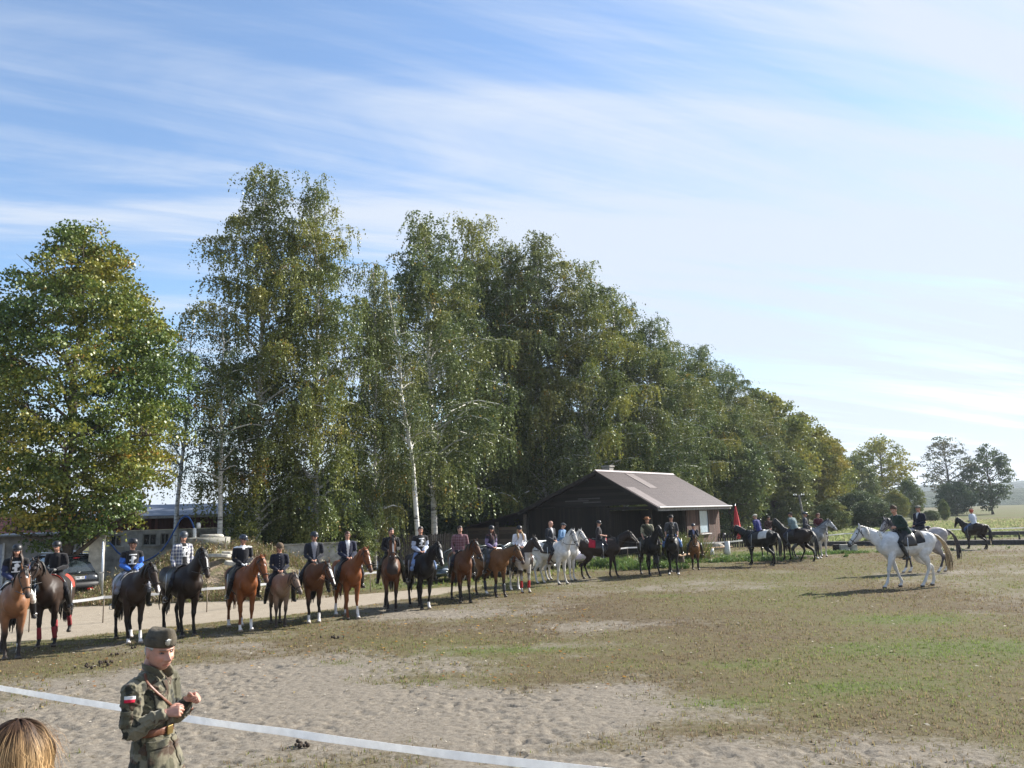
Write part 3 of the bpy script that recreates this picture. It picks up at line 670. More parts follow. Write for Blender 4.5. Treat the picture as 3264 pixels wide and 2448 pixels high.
def horse(label, loc, yaw, s=1.0, coat='bay', neck=(42, 0), head=-56, hyaw=None, legs=((0, 0), (0, 0), (0, 0), (0, 0)), socks=(0, 0, 0, 0), face=None, lift=None,
          pad=None, padlen=0, saddle=True, bandage=None, reins=True, maneside=1, tailc=None, voxel=.024, group='horses with riders in the riding field', stirrup=True, thick=1.0, bridle=LEATHER, tail_out=0.0):
    thick *= 1.10
    base, pts, manec, muz = COATS[coat]
    root = tag(empty('horse', (loc.x, loc.y, 0), yaw, s), label, 'horse', group); rv = random.Random(int(loc.x * 53 + loc.y * 71)); legs = tuple((a + rv.uniform(-.06, .06), b_ + rv.uniform(-.03, .03)) for a, b_ in legs)
    el, ny_ = R(neck[0]), R(neck[1]); hy = R(hyaw if hyaw is not None else neck[1] * 1.25); hp = R(head)
    P = []
    P.append(loft([(Vector((x, 0, z)), w * thick, h) for x, z, w, h in TORSO], 18, 2))
    nb = Vector((.50, 0, 1.27)); Ln = .84
    def ndir(e, y): return Vector((math.cos(e) * math.cos(y), math.cos(e) * math.sin(y), math.sin(e)))
    n1 = nb + ndir(el - .12, ny_ * .25) * Ln * .36; n2 = n1 + ndir(el + .10, ny_ * .7) * Ln * .33; poll = n2 + ndir(el + .04, ny_ * 1.0) * Ln * .31
    P.append(loft([(nb - Vector((.12, 0, .02)), .17 * thick, .30), (nb, .165 * thick, .31), (n1, .115, .225), (n2, .085, .165), (poll - Vector((0, 0, .03)), .07, .125)], 14, 3))
    hd = Vector((math.cos(hp) * math.cos(hy), math.cos(hp) * math.sin(hy), math.sin(hp)))      # towards the nose
    hs_ = Vector((-math.sin(hy), math.cos(hy), 0)); hu = hd.cross(hs_); 
    if hu.dot(Vector((math.cos(hy), math.sin(hy), .3))) < 0: hu = -hu
    hb = poll + Vector((0, 0, .02)) + hu * .02
    def hpnt(u, w=0, v=0): return hb + hd * u + hu * w + hs_ * v
    HS = [(-.04, -.02, .055, .07), (.05, -.035, .088, .115), (.16, -.045, .098, .135), (.26, -.035, .083, .115), (.37, -.022, .064, .088), (.47, -.018, .055, .068), (.55, -.022, .056, .062), (.60, -.028, .043, .045)]
    P.append(loft([(hpnt(u, w), a, b_, hu) for u, w, a, b_ in HS], 14, 2))
    for sg in (-1, 1):                                   # ears, brows, nostrils
        e0 = hpnt(-.02, .035, sg * .05); ed = (-hd * .55 + hu * .45 + hs_ * sg * .22).normalized()
        P.append(loft([(e0 - ed * .03, .03, .022, hs_), (e0 + ed * .05, .034, .02, hs_), (e0 + ed * .11, .024, .014, hs_), (e0 + ed * .165, .006, .006, hs_)], 8, 1))
        P.append(ball(hpnt(.15, .035, sg * .075), (.035, .022, .022), 8)); P.append(ball(hpnt(.545, .015, sg * .035), .024, 8))
        P.append(ball(hpnt(.10, -.075, sg * .045), .055, 8))
    P.append(ball((.70, .10 * thick, 1.16), (.13, .12, .17), 10)); P.append(ball((.70, -.10 * thick, 1.16), (.13, .12, .17), 10))   # breast
    P.append(ball((-.62, .13 * thick, 1.30), (.23, .15, .23), 10)); P.append(ball((-.62, -.13 * thick, 1.30), (.23, .15, .23), 10))  # croup
    hooves = []; bands = []
    for i, (dx, dy) in enumerate(legs):
        sg = 1 if i % 2 == 0 else -1; lf = (lift or {}).get(i, 0)
        if i < 2:
            K = [(Vector((.56, sg * .13, 1.18)), .16, .10), (Vector((.50, sg * .155, .98)), .125, .092), (Vector((.49 + dx * .25, sg * .15, .80)), .086, .072), (Vector((.49 + dx * .5, sg * .14, .62)), .056, .052),
                 (Vector((.50 + dx * .6, sg * .135, .51)), .054, .054), (Vector((.49 + dx * .68, sg * .135, .43)), .038, .037), (Vector((.49 + dx * .8, sg * .135 + dy * .5, .29)), .034, .031),
                 (Vector((.49 + dx * .93, sg * .135 + dy, .17)), .043, .041), (Vector((.53 + dx, sg * .135 + dy, .095)), .035, .034), (Vector((.56 + dx, sg * .135 + dy, .045)), .056, .054), (Vector((.58 + dx, sg * .135 + dy, .006)), .070, .066)]
            if lf:
                k0 = K[4][0] + Vector((.16, 0, .10)); K[3] = (K[3][0] + Vector((.1, 0, .07)), .056, .05); K[4] = (k0, .054, .054)
                for j, (a, b_, c) in enumerate([(-.03, -.08, .038), (-.12, -.20, .034), (-.19, -.30, .043), (-.22, -.37, .035), (-.24, -.42, .05), (-.26, -.46, .055)]): K[5 + j] = (k0 + Vector((a, 0, b_)), c, c)
        else:
            K = [(Vector((-.52, sg * .13 * thick, 1.22)), .24, .14), (Vector((-.46, sg * .165 * thick, 1.02)), .20, .125), (Vector((-.41, sg * .17, .89)), .145, .10), (Vector((-.50, sg * .16, .74)), .098, .072),
                 (Vector((-.62 + dx * .3, sg * .145, .63)), .062, .05), (Vector((-.70 + dx * .5, sg * .14, .54)), .062, .047), (Vector((-.705 + dx * .6, sg * .14, .46)), .043, .038), (Vector((-.685 + dx * .8, sg * .14 + dy * .5, .31)), .037, .033),
                 (Vector((-.66 + dx * .95, sg * .14 + dy, .175)), .045, .042), (Vector((-.62 + dx, sg * .14 + dy, .095)), .036, .035), (Vector((-.59 + dx, sg * .14 + dy, .045)), .056, .054), (Vector((-.57 + dx, sg * .14 + dy, .006)), .068, .065)]
            if lf:
                k0 = K[5][0] + Vector((.12, sg * .03, .10)); K[4] = (K[4][0] + Vector((.10, 0, .08)), .062, .05); K[5] = (k0, .062, .047)
                for j, (a, b_, c) in enumerate([(-.03, -.08, .04), (-.10, -.20, .035), (-.15, -.32, .044), (-.11, -.39, .036), (-.09, -.43, .05), (-.08, -.47, .056)]): K[6 + j] = (k0 + Vector((a, 0, b_)), c, c)
        P.append(loft([(k[0], k[2] * (1.13 if k[0].z < .85 else 1), k[1] * (1.13 if k[0].z < .85 else 1), (1, 0, 0)) for k in K], 10, 2)); hooves.append(K[-1][0])
        if bandage and i in bandage[1]:
            c0, c1 = (K[5], K[7]) if i < 2 else (K[6], K[8]); bands.append(loft([(lerp(c0[0], c1[0], u), lerp(c0[1], c1[1], u) * .9 + .014, lerp(c0[1], c1[1], u) * .9 + .014, (1, 0, 0)) for u in (0, .25, .5, .75, .95)], 10, 1))
    P.append(loft([(Vector((-.84, 0, 1.43)), .045, .05), (Vector((-.93, 0, 1.38)), .04, .045), (Vector((-.96, 0, 1.25)), .03, .035)], 8, 2))
    me = fuse(P, voxel, 4, .5); V = get_co(me); n = len(V)
    C = np.tile(np.array(base), (n, 1)).astype(float)
    nz = fbm(V[:, 0] * 1 + V[:, 1], V[:, 2] + V[:, 1] * .5, .35, 5, 3)
    if 'white' in coat:
        C = C * (.80 + .34 * fbm(V[:, 0] + V[:, 1], V[:, 2] * 1.4, .16, 9, 3))[:, None]; dirt = (1 - sstep(.25, .9, V[:, 2])) * .35; C = C * (1 - dirt[:, None]) + np.array((.30, .26, .21)) * dirt[:, None]
    if coat in ('grey', 'roan'):
        dap = vnoise(V[:, 0] + V[:, 1] * .6, V[:, 2], .075, 8); C = C * (.75 + .55 * dap[:, None])
    if coat == 'pinto':
        wm = (fbm(V[:, 0] + 3, V[:, 2] + V[:, 1] * .4, .5, 13, 2) > .56) | ((V[:, 0] > .62) & (np.abs(V[:, 1]) < .09) & (V[:, 2] < 1.45)); C[wm] = (.55, .52, .48)
    C = C * (.86 + .28 * nz[:, None])
    lw = 1 - sstep(.48, .74, V[:, 2]); C = C * (1 - lw[:, None]) + np.array(pts) * lw[:, None]
    hd_, hu_, hs2, hb_ = (np.array(q) for q in (hd, hu, hs_, hb))
    D = V - hb_; U = D @ hd_; Wp = D @ hu_; S_ = D @ hs2
    hm = (U > -.06) & (np.abs(S_) < .16) & (np.abs(Wp + .03) < .2) & (V[:, 2] > .75) & (V[:, 0] > .55)
    mz = hm * sstep(.42, .53, U); C = C * (1 - mz[:, None]) + np.array(muz) * mz[:, None]
    if coat in ('grey',): C[hm & (U > .02)] = (.42, .43, .44)
    if face == 'blaze': C[hm & (Wp > .015) & (np.abs(S_) < .030 + .012 * np.sin(U * 9)) & (U > .08) & (U < .56)] = (.75, .73, .70)
    if face == 'star': C[hm & (Wp > .03) & (((S_ / .025) ** 2 + ((U - .15) / .045) ** 2) < 1)] = (.75, .73, .70)
    if face == 'strip': C[hm & (Wp > .02) & (np.abs(S_) < .016) & (U > .10) & (U < .42)] = (.7, .68, .66)
    if face == 'white': C[hm & (Wp > .0) & (np.abs(S_) < .065) & (U > .05)] = (.70, .67, .64)
    if face == 'snip': C[hm & (Wp > -.01) & (np.abs(S_) < .03) & (U > .46)] = (.72, .68, .66)
    for i, hv in enumerate(socks):
        if not hv: continue
        c = hooves[i]; sm = (V[:, 2] < hv) & (np.abs(V[:, 0] - c.x + .04) < .17) & (np.abs(V[:, 1] - c.y) < .11); C[sm] = (.72, .69, .66)
    for i, c in enumerate(hooves):
        C[(V[:, 2] < c.z + .055) & (np.hypot(V[:, 0] - c.x, V[:, 1] - c.y) < .13)] = (.10, .085, .07) if socks[i] == 0 else (.30, .25, .20)
    for sg in (-1, 1):
        en = np.array(hpnt(.535, .02, sg * .045)); C[np.linalg.norm(V - en, axis=1) < .016] = (.01, .01, .01)
    set_col(me, C); mesh_obj('body', me, COAT, root)
    for sg in (-1, 1):
        v, f = ball(hpnt(.155, .02, sg * .088), .019, 8); mm = bpy.data.meshes.new('eye'); mm.from_pydata(v, [], f)
        mesh_obj('eye', mm, plain('horse_eye', (.01, .008, .007), .1, bump=0), root)
    hair = hairmat(manec, 'hair_' + coat); rd = random.Random(int(loc.x * 97 + loc.y * 31))
    mb = MB()                                            # mane: overlapping locks along the crest
    crest = [(nb + Vector((-.10, 0, .30))), n1 + Vector((-.10, 0, .19)), n2 + Vector((-.07, 0, .155)), poll + Vector((-.035, 0, .12))]
    for k in range(17):
        x = k / 16 * 3; i = min(int(x), 2); p = crest[i].lerp(crest[i + 1], x - i); sd_ = maneside * (1 if rd.random() < .93 else -1); ln = rd.uniform(.18, .30)
        w = .06 + .02 * rd.random(); wdt = .115 if x < 1 else .09
        q1 = p + Vector((rd.uniform(-.02, .02), sd_ * wdt * .75, -.03)); q2 = p + Vector((rd.uniform(-.03, .03), sd_ * (wdt + .04), -.05 - ln * .6)); q3 = p + Vector((rd.uniform(-.04, .04), sd_ * (wdt + .045), -.06 - ln))
        v, f = loft([(p - Vector((0, sd_ * .02, .035)), w * .5, .02, (0, 0, 1)), (p + Vector((0, 0, .0)), w * .7, .022, (0, 0, 1)), (q1, w * .7, .02, (0, 1, 0)), (q2, w * .55, .016, (0, 1, 0)), (q3, w * .12, .006, (0, 1, 0))], 6, 2); mb.add(v, f)
    for k in range(3):
        p = hpnt(-.04, .05, (k - 1) * .025); v, f = loft([(p, .02, .015, hu), (hpnt(.04, .085, (k - 1) * .02), .022, .012, hu), (hpnt(.14 + .03 * k, .085, (k - 1) * .03), .006, .004, hu)], 6, 2); mb.add(v, f)
    mb.build('mane', hair, root, True)
    mb = MB(); tc_ = hair if tailc is None else hairmat(tailc, 'tail_hair_%02d' % int(tailc[0] * 100)); to = tail_out
    for k in range(24):
        a = rd.uniform(0, 6.28); r = rd.uniform(.01, .06); o = Vector((math.cos(a) * r, math.sin(a) * r, 0)); ln = rd.uniform(.72, 1.0)
        v, f = loft([(Vector((-.86, o.y * .4, 1.46)), .018, .018), (Vector((-.97 - to * .1, o.y * .6, 1.38 + o.x * .4)), .03, .03), (Vector((-1.02 - to * .5, o.y, 1.2)) + o * .5, .026, .024), (Vector((-1.01 - to * .9, o.y * 1.3, 1.36 - ln * .55)) + o, .022, .02),
                     (Vector((-.99 - to, o.y * 1.5, 1.36 - ln * .85)) + o * 1.3, .016, .014), (Vector((-.98 - to, o.y * 1.2, 1.36 - ln)) + o * 1.2, .005, .005)], 6, 2); mb.add(v, f)
    mb.build('tail', tc_, root, True)
    if bands:
        for v, f in bands:
            mb = MB(); mb.add(v, f); mb.build('leg_bandage', bandage[0], root, True)
    # tack
    if bridle is not None:
        mb = MB()
        def ring(u, off, wd=.010, top=1.0, th=.006):
            for a, b_ in zip(HS, HS[1:]):
                if a[0] <= u <= b_[0]:
                    t_ = (u - a[0]) / (b_[0] - a[0]); w0, aa, bb = (lerp(a[i], b_[i], t_) for i in (1, 2, 3)); break
            pp = []
            for k in range(17):
                an = 2 * math.pi * k / 16; pp.append(hpnt(u + (top - 1) * .1 * math.sin(an), w0 + math.sin(an) * (bb + off), math.cos(an) * (aa + off)))
            mb.tube(pp, wd, 5)
        ring(.40, .012, .013); ring(.06, .014, .011, .6)
        for sg in (-1, 1):
            mb.tube([hpnt(-.03, .03, sg * .06), hpnt(.08, .0, sg * .105), hpnt(.2, -.03, sg * .112), hpnt(.40, -.02, sg * .078), hpnt(.49, -.045, sg * .066)], .009, 5)
            mb.tube([hpnt(-.03, .0, sg * .06), hpnt(.08, -.10, sg * .095), hpnt(.13, -.19, sg * .03)], .008, 5)
        bo = mb.build('bridle', bridle, root, True)
        for sg in (-1, 1):
            mb = MB(); v, f = ball(hpnt(.495, -.045, sg * .072), (.018, .018, .018), 6); mb.add(v, f); mb.build('bit_ring', METAL, bo, True)
        if reins:
            mb = MB()
            for sg in (-1, 1):
                a = hpnt(.50, -.05, sg * .075); b2 = Vector((.44, sg * .07, 1.70)); md = (a + b2) / 2 + Vector((0, sg * .05, -.10)); mb.tube([a, lerp(a, md, .55), md, lerp(md, b2, .55) - Vector((0, 0, .02)), b2], .008, 5)
            mb.build('reins', bridle, root, True)
    if saddle:
        if pad is not None:
            v, f = wrap_band(-.42 - padlen, .30, -1.52 - padlen * .6, 1.52 + padlen * .6, .022, .018, 8, 22); mb = MB(); mb.add(v, f); mb.build('saddle_pad', pad, root, True)
        mb = MB()
        for sg in (-1, 1):
            v, f = wrap_band(-.18, .30, sg * .25, sg * 1.62, .045, .014, 6, 10, lambda u, v_: lerp(-.16, .24, u) + .06 * math.sin(v_ * 3) * (1 if u > .5 else .3)); mb.add(v, f)
        zt = 1.475
        v, f = loft([(Vector((-.30, 0, zt + .10)), .12, .02), (Vector((-.27, 0, zt + .095)), .165, .045), (Vector((-.14, 0, zt + .06)), .15, .05), (Vector((.04, 0, zt + .045)), .12, .055), (Vector((.19, 0, zt + .08)), .10, .055), (Vector((.27, 0, zt + .115)), .06, .03)], 12, 2); mb.add(v, f)
        sdl = mb.build('saddle', LEATHER, root, True)
        v, f = wrap_band(.12, .20, 1.4, 2 * math.pi - 1.4, .012, .012, 1, 20); mb = MB(); mb.add(v, f); mb.build('girth', plain('girth_web', (.05, .045, .04), .9), root, True)
        if stirrup:
            for sg in (-1, 1):
                mb = MB(); c = Vector((.16, sg * .40, .80))
                mb.tube([c + Vector((-.02, -.02 * sg, .60)), c + Vector((0, 0, .30)), c + Vector((0, 0, .10))], .010, 5)
                mb.tube([c + Vector((0, -.055, -.02)), c + Vector((0, -.05, .06)), c + Vector((0, 0, .10)), c + Vector((0, .05, .06)), c + Vector((0, .055, -.02)), c + Vector((0, 0, -.03)), c + Vector((0, -.055, -.02))], .009, 5)
                mb.build('stirrup', METAL, root, True)
    return root
# ------------------------------------------------------------ people
def rotm(yaw=0, pitch=0, roll=0):   # pitch>0 looks down
    return Matrix.Rotation(R(yaw), 3, 'Z') @ Matrix.Rotation(R(pitch), 3, 'Y') @ Matrix.Rotation(R(roll), 3, 'X')
def gau(x, m, s): return np.exp(-((x - m) / s) ** 2)
def head_np(nu=44, nv=34, infl=0.0, old=False):
    """head surface, +x forward, origin at eye height between the ears"""
    th = np.linspace(0, 2 * np.pi, nu, endpoint=False); ph = np.linspace(0.02, np.pi - .02, nv)
    T, Pq = np.meshgrid(th, ph); x = np.sin(Pq) * np.cos(T); y = np.sin(Pq) * np.sin(T); z = np.cos(Pq)
    X, Y, Z = x * .098, y * .077, z * .118
    dn = np.clip(-Z / .118, 0, 1)
    Y = Y * (1 - .36 * dn ** 1.6); X = np.where(X < 0, X * (1 - .62 * dn ** 1.1), X * (1 - .10 * dn ** 3)); X = X + .010 * dn
    X = np.where((X > 0), X * (1 - .05 * gau(Z, .0, .03)), X)
    fr = np.clip(x, 0, 1) ** .5 * (x > 0)
    X = X + fr * (.006 * gau(Z, .026, .010) * gau(Y, 0, .045) - .013 * (gau(Y, .031, .014) + gau(Y, -.031, .014)) * gau(Z, .002, .013)
         + .030 * gau(Y, 0, .0115) * gau(Z, -.034, .017) + .014 * gau(Y, 0, .010) * gau(Z, -.008, .02) + .008 * (gau(Y, .014, .008) + gau(Y, -.014, .008)) * gau(Z, -.042, .008)
         + .008 * gau(Y, 0, .022) * gau(Z, -.064, .0065) + .008 * gau(Y, 0, .018) * gau(Z, -.077, .0065) - .004 * gau(Y, 0, .024) * gau(Z, -.070, .003)
         + .011 * gau(Y, 0, .022) * gau(Z, -.100, .012) + .005 * (gau(Y, .042, .018) + gau(Y, -.042, .018)) * gau(Z, -.030, .018))
    if old:      # heavier face: jowls, brow, deep folds beside the nose, fuller neck line
        Y = Y * (1 + .13 * gau(Z, -.075, .035)); X = X + fr * (.011 * gau(Z, .021, .007) * gau(np.abs(Y), .028, .022) - .008 * gau(np.abs(Y) - .028 - (-.035 - Z) * .40, 0, .005) * gau(Z, -.058, .022)
             + .010 * gau(Y, 0, .014) * gau(Z, -.038, .012) - .008 * (gau(Y, .031, .013) + gau(Y, -.031, .013)) * gau(Z, .001, .010) - .0055 * gau(np.abs(Y), .033, .013) * gau(Z, -.014, .004) - .003 * gau(Z, .044, .003) * gau(Y, 0, .035) + .004 * gau(Z, -.088, .016))
    V = np.stack([X, Y, Z], -1).reshape(-1, 3)
    if infl: V = V * (1 + infl / .1)
    F = []
    for i in range(nv - 1):
        for k in range(nu): F.append((i * nu + k, (i + 1) * nu + k, (i + 1) * nu + (k + 1) % nu, i * nu + (k + 1) % nu))
    F.append(tuple(range(nu))); F.append(tuple((nv - 1) * nu + nu - 1 - k for k in range(nu)))
    return V, F
HEADV, HEADF = head_np()
HSC = .955
OLDV, _o = head_np(72, 60, old=True); OLDF = _o
def head_parts(c, Rm, k=HSC, old=False):
    V = ((OLDV if old else HEADV) * k) @ np.array(Rm).T + np.array(c)
    P = [(V, OLDF if old else HEADF)]
    for sg in (-1, 1):
        m = Rm @ Matrix.Rotation(sg * R(20), 3, 'Z'); P.append(ball(Vector(c) + Rm @ Vector((-.006, sg * .077, -.012)) * k, (.018, .010, .031), 8, m))
    return P
def hand_parts(w, d, pn, side, curl=(45, 60, 50), k=1.0, thumb=1.0, spread=.0, fr=.0088):
    """w wrist, d towards the knuckles, pn palm normal (fingers close towards it), side = thumb side"""
    d = Vector(d).normalized(); pn = (Vector(pn) - d * Vector(pn).dot(d)).normalized(); s = Vector(side); s = (s - d * s.dot(d) - pn * s.dot(pn)).normalized()
    P = [loft([(w - d * .03 * k, .026 * k, .021 * k, pn), (w, .027 * k, .020 * k, pn), (w + d * .035 * k, .037 * k, .017 * k, pn), (w + d * .07 * k, .041 * k, .016 * k, pn), (w + d * .088 * k, .038 * k, .013 * k, pn)], 10, 2)]
    for i, (ln, o) in enumerate([(.072, .030), (.080, .010), (.074, -.010), (.058, -.029)]):
        p = w + d * (.086 - .004 * abs(i - 1)) * k + s * o * k; a = 0; pts = [(p - d * .02 * k, fr * 1.1 * k), (p, fr * 1.1 * k)]
        for j, fq in enumerate((.42, .32, .26)):
            a += R(curl[j] * (1 + .08 * (i - 1))); q = (d * math.cos(a) + pn * math.sin(a) + s * spread * (1.5 - i)).normalized(); p = p + q * ln * fq * k; pts.append((p, fr * (1.0 - .10 * (j + 1)) * k))
        P.append(loft([(a_, r, r, (0.3, .2, 1)) for a_, r in pts], 8, 2))
    t0 = w + d * .022 * k + s * .024 * k; t1 = t0 + (d * .55 + s * .6 + pn * .25 * thumb) * .042 * k; t2 = t1 + (d * .85 + s * .05 + pn * .55 * thumb).normalized() * .032 * k; t3 = t2 + (d * .75 - s * .2 + pn * .6 * thumb).normalized() * .024 * k
    P.append(loft([(t0, .014 * k, .014 * k), (t1, .0115 * k, .0115 * k), (t2, .0105 * k, .0105 * k), (t3, .008 * k, .008 * k)], 8, 2))
    return P
SKINC = (.50, .27, .19)
def paint_head(V, C, c, Rm, k=HSC, brow=(.06, .04, .03), stub=None):
    L_ = (V - np.array(c)) @ np.array(Rm) / k
    x, y, z = L_[:, 0], L_[:, 1], L_[:, 2]; f = (x > .045)
    def put(msk, col, a=1.0): C[msk] = C[msk] * (1 - a) + np.array(col) * a
    put(f & (np.abs(np.abs(y) - .032) < .017) & (np.abs(z - .021 + .06 * (np.abs(y) - .032) ** 2 * 100 * .05) < .0045), brow, .8)
    put(f & (np.abs(np.abs(y) - .031) < .012) & (np.abs(z - .001) < .0055), (.05, .035, .03), .85)
    put(f & (np.abs(y) < .024) & (np.abs(z + .0705) < .0085), (.42, .13, .10), .7)
    put(f & (np.abs(y) < .024) & (np.abs(z + .0705) < .002), (.12, .04, .03), .8)
    put(f & (np.abs(np.abs(y) - .045) < .018) & (np.abs(z + .035) < .02), (.62, .26, .18), .35)
    if stub is not None: put((x > .0) & (z < -.045) & (z > -.13), stub, .35)
    return C
def cyl_band(c, r, h, n=20, Rm=None, th=.006):
    return [(c, r, h)]
FACEC = {}
def figure(root, J, st):
    """builds one person under root from joints J (local space) and a style dict"""
    vx = st.get('voxel', .0115); Rh = J['headrot']; hc = Vector(J['head']); bulk = st.get('bulk', 1.0)
    skin = np.array(st.get('skin', SKINC)); slv = st.get('sleeve', 1.0); top = st['top']; pants = st['pants']; boots = st.get('boots', (.02, .018, .016))
    pe, ch, nk = Vector(J['pelvis']), Vector(J['chest']), Vector(J['neck']); up = (nk - pe).normalized(); fw = Vector(J['fwd']); lat = up.cross(fw).normalized(); bk = lat.cross(up)
    def torso(g, hem=.0, flare=1.0):
        hh = bk
        return [loft([(pe - up * (.02 + hem), (.165 * bulk + g) * flare, (.125 * bulk + g) * flare, hh), (pe + up * .06, .160 * bulk + g, .120 * bulk + g, hh), (pe.lerp(ch, .5), .142 * bulk + g, .108 * bulk + g, hh), (ch, .160 * bulk + g, .118 * bulk + g, hh),
                      (ch.lerp(nk, .55), .165 * (.5 + .5 * bulk) + g, .102 + g, hh), (ch.lerp(nk, .86), .115 + g, .072 + g * .7, hh), (nk, .062 + g * .5, .058 + g * .5, hh)], 16, 3)]
    P = torso(-.012)
    nw = st.get('neckw', 1.0); P.append(loft([(nk - up * .06, .062 * nw, .06 * nw), (nk, .056 * nw, .058 * nw), (nk.lerp(hc, .55) + Vector(Rh @ Vector((-.012, 0, 0))), .052 * nw, .056 * nw), (hc + Rh @ Vector((-.015, 0, -.03)), .05 * nw, .055 * nw)], 12, 2))
    KH = st.get('headscale', HSC); P += head_parts(hc, Rh, KH, st.get('old', False))
    for sg, key in ((1, 'l'), (-1, 'r')):
        sh, el, wr = (Vector(J[q + key]) for q in ('sh', 'el', 'wr'))
        P.append(loft([(sh - lat * sg * .05, .05, .05), (sh, .052, .055), (sh.lerp(el, .5), .043, .045), (el, .036, .037), (el.lerp(wr, .3), .038, .04), (wr, .026, .023)], 10, 2))
        P += hand_parts(wr, J['hd' + key], J['pn' + key], J['sd' + key], J.get('curl', (55, 70, 50)), 1.0)
        hp_, kn, an, to = (Vector(J[q + key]) for q in ('hp', 'kn', 'an', 'to'))
        P.append(loft([(hp_, .08, .08), (hp_.lerp(kn, .5), .07, .07), (kn, .05, .05), (kn.lerp(an, .35), .05, .05), (an, .034, .034), (an.lerp(to, .9) - Vector((0, 0, .02)), .03, .025)], 10, 2))
    me = fuse(P, st.get('bvoxel', vx), 2, .4); V = get_co(me); C = np.tile(skin, (len(V), 1)).astype(float)
    if st.get('old'): C = C * (.80 + .40 * fbm(V[:, 0] + V[:, 1] * .7, V[:, 2] + V[:, 1], .035, 3, 3))[:, None]
    C = paint_head(V, C, hc, Rh, KH, brow=st.get('brow', (.06, .04, .03)), stub=st.get('stub'))
    if st.get('gloves') is not None:
        for key in 'lr':
            C[np.linalg.norm(V - np.array(Vector(J['wr' + key]) + Vector(J['hd' + key]).normalized() * .07), axis=1) < .105] = st['gloves']
    set_col(me, C); mesh_obj('body', me, SKIN, root)
    # upper garment
    g = st.get('thick', .010); P = torso(g, st.get('hem', .06), st.get('flare', 1.04))
    for sg, key in ((1, 'l'), (-1, 'r')):
        sh, el, wr = (Vector(J[q + key]) for q in ('sh', 'el', 'wr')); L1 = [(sh - lat * sg * .07 - up * .01, .06 + g, .062 + g), (sh, .062 + g, .066 + g), (sh.lerp(el, .5), .053 + g, .055 + g)]
        ak = st.get('armk', 1.0)
        if slv >= 1: L1 += [(el, .044 + g, .046 + g), (el.lerp(wr, .35), .044 + g, .045 + g), (el.lerp(wr, .97), .030 + g * .9, .028 + g * .9)]
        elif slv > .5: L1 += [(el, .044 + g, .046 + g), (el.lerp(wr, .25), .046 + g, .046 + g)]
        P.append(loft([(q[0], q[1] * ak, q[2] * ak) for q in L1], 10, 2))
    if st.get('collar', True): P.append(loft([(nk - up * .035, .074, .07), (nk + up * .012, .066, .062)], 12, 1))
    me = fuse(P, vx, 3, .45); V = get_co(me)
    rel = V - np.array(pe); zt = rel @ np.array(up); yt = rel @ np.array(lat); xt = rel @ np.array(bk)
    C = np.tile(np.array(top), (len(V), 1)).astype(float)
    if st.get('paint'): C = st['paint'](C, V, xt, yt, zt, (nk - pe).length)
    sp_ = st.get('sleeve_col')
    if sp_ is not None:
        for sg, key in ((1, 'l'), (-1, 'r')):
            sh, el, wr = (np.array(J[q + key]) for q in ('sh', 'el', 'wr')); m_ = (sh + el) / 2
            def dseg(a, b_):
                ab = b_ - a; t_ = np.clip(((V - a) @ ab) / (ab @ ab), 0, 1); return np.linalg.norm(V - (a + t_[:, None] * ab), axis=1)
            C[(dseg(m_, el) < .078) | (dseg(el, wr) < .075)] = sp_
    set_col(me, C); mesh_obj(st.get('topname', 'shirt'), me, st.get('topmat', CLOTH), root)
    # trousers
    P = [loft([(pe - up * .05, .15 * bulk, .12 * bulk, bk), (pe + up * .03, .162 * bulk, .122 * bulk, bk), (pe + up * .10, .152 * bulk, .114 * bulk, bk)], 14, 2)]
    pg = st.get('pgap', 0.0); bt_ = st.get('boot_h', .8)
    for sg, key in ((1, 'l'), (-1, 'r')):
        hp_, kn, an = (Vector(J[q + key]) for q in ('hp', 'kn', 'an'))
        P.append(loft([(hp_, .098 * bulk, .095 * bulk), (hp_.lerp(kn, .4), .082 * bulk, .080), (kn, .068 + pg, .068 + pg), (kn.lerp(an, .35), .064 + pg, .064 + pg), (kn.lerp(an, .97), .046 + pg, .046 + pg)], 12, 2))
    me = fuse(P, vx, 3, .45); V = get_co(me); C = np.tile(np.array(pants), (len(V), 1)).astype(float)
    if st.get('ppaint'): C = st['ppaint'](C, V)
    set_col(me, C); mesh_obj('trousers', me, st.get('pantsmat', CLOTH), root)
    for sg, key in ((1, 'l'), (-1, 'r')):
        kn, an, to = (Vector(J[q + key]) for q in ('kn', 'an', 'to')); P = []; s0 = 1 - bt_; fd = (to - an); fd.z = 0; fd.normalize(); sole = to.z - .035
        P.append(loft([(kn.lerp(an, s0), .068, .068), (kn.lerp(an, (s0 + 1) / 2), .064, .064), (kn.lerp(an, .95), .05, .05), (an + Vector((0, 0, -.02)), .046, .05)], 10, 2))
        hl = Vector((an.x, an.y, sole + .03)) - fd * .05
        P.append(loft([(hl, .036, .035), (hl + fd * .07 + Vector((0, 0, .012)), .040, .046), (hl + fd * .15, .045, .034), (hl + fd * .235 - Vector((0, 0, .004)), .040, .026)], 10, 2))
        me = fuse(P, vx, 2, .4); C = np.tile(np.array(boots), (len(me.vertices), 1)); set_col(me, C); mesh_obj('boot', me, vcol('boot_leather', .38, .5, .1, 20, .05), root)
    # head gear and hair
    def hpt(x, y, z): return hc + Rh @ Vector((x, y, z))
    def shell(fn, name, mat, k=1.0):
        V = HEADV * KH; x, y, z = V[:, 0], V[:, 1], V[:, 2]; amt = fn(x, y, z)
        V2 = V * (1 + amt[:, None] / np.maximum(np.linalg.norm(V, axis=1), .05)[:, None]); V2 = V2 @ np.array(Rh).T + np.array(hc)
        me = bpy.data.meshes.new(name); me.from_pydata([tuple(v) for v in V2], [], HEADF); me.update(); return mesh_obj(name, me, mat, root)
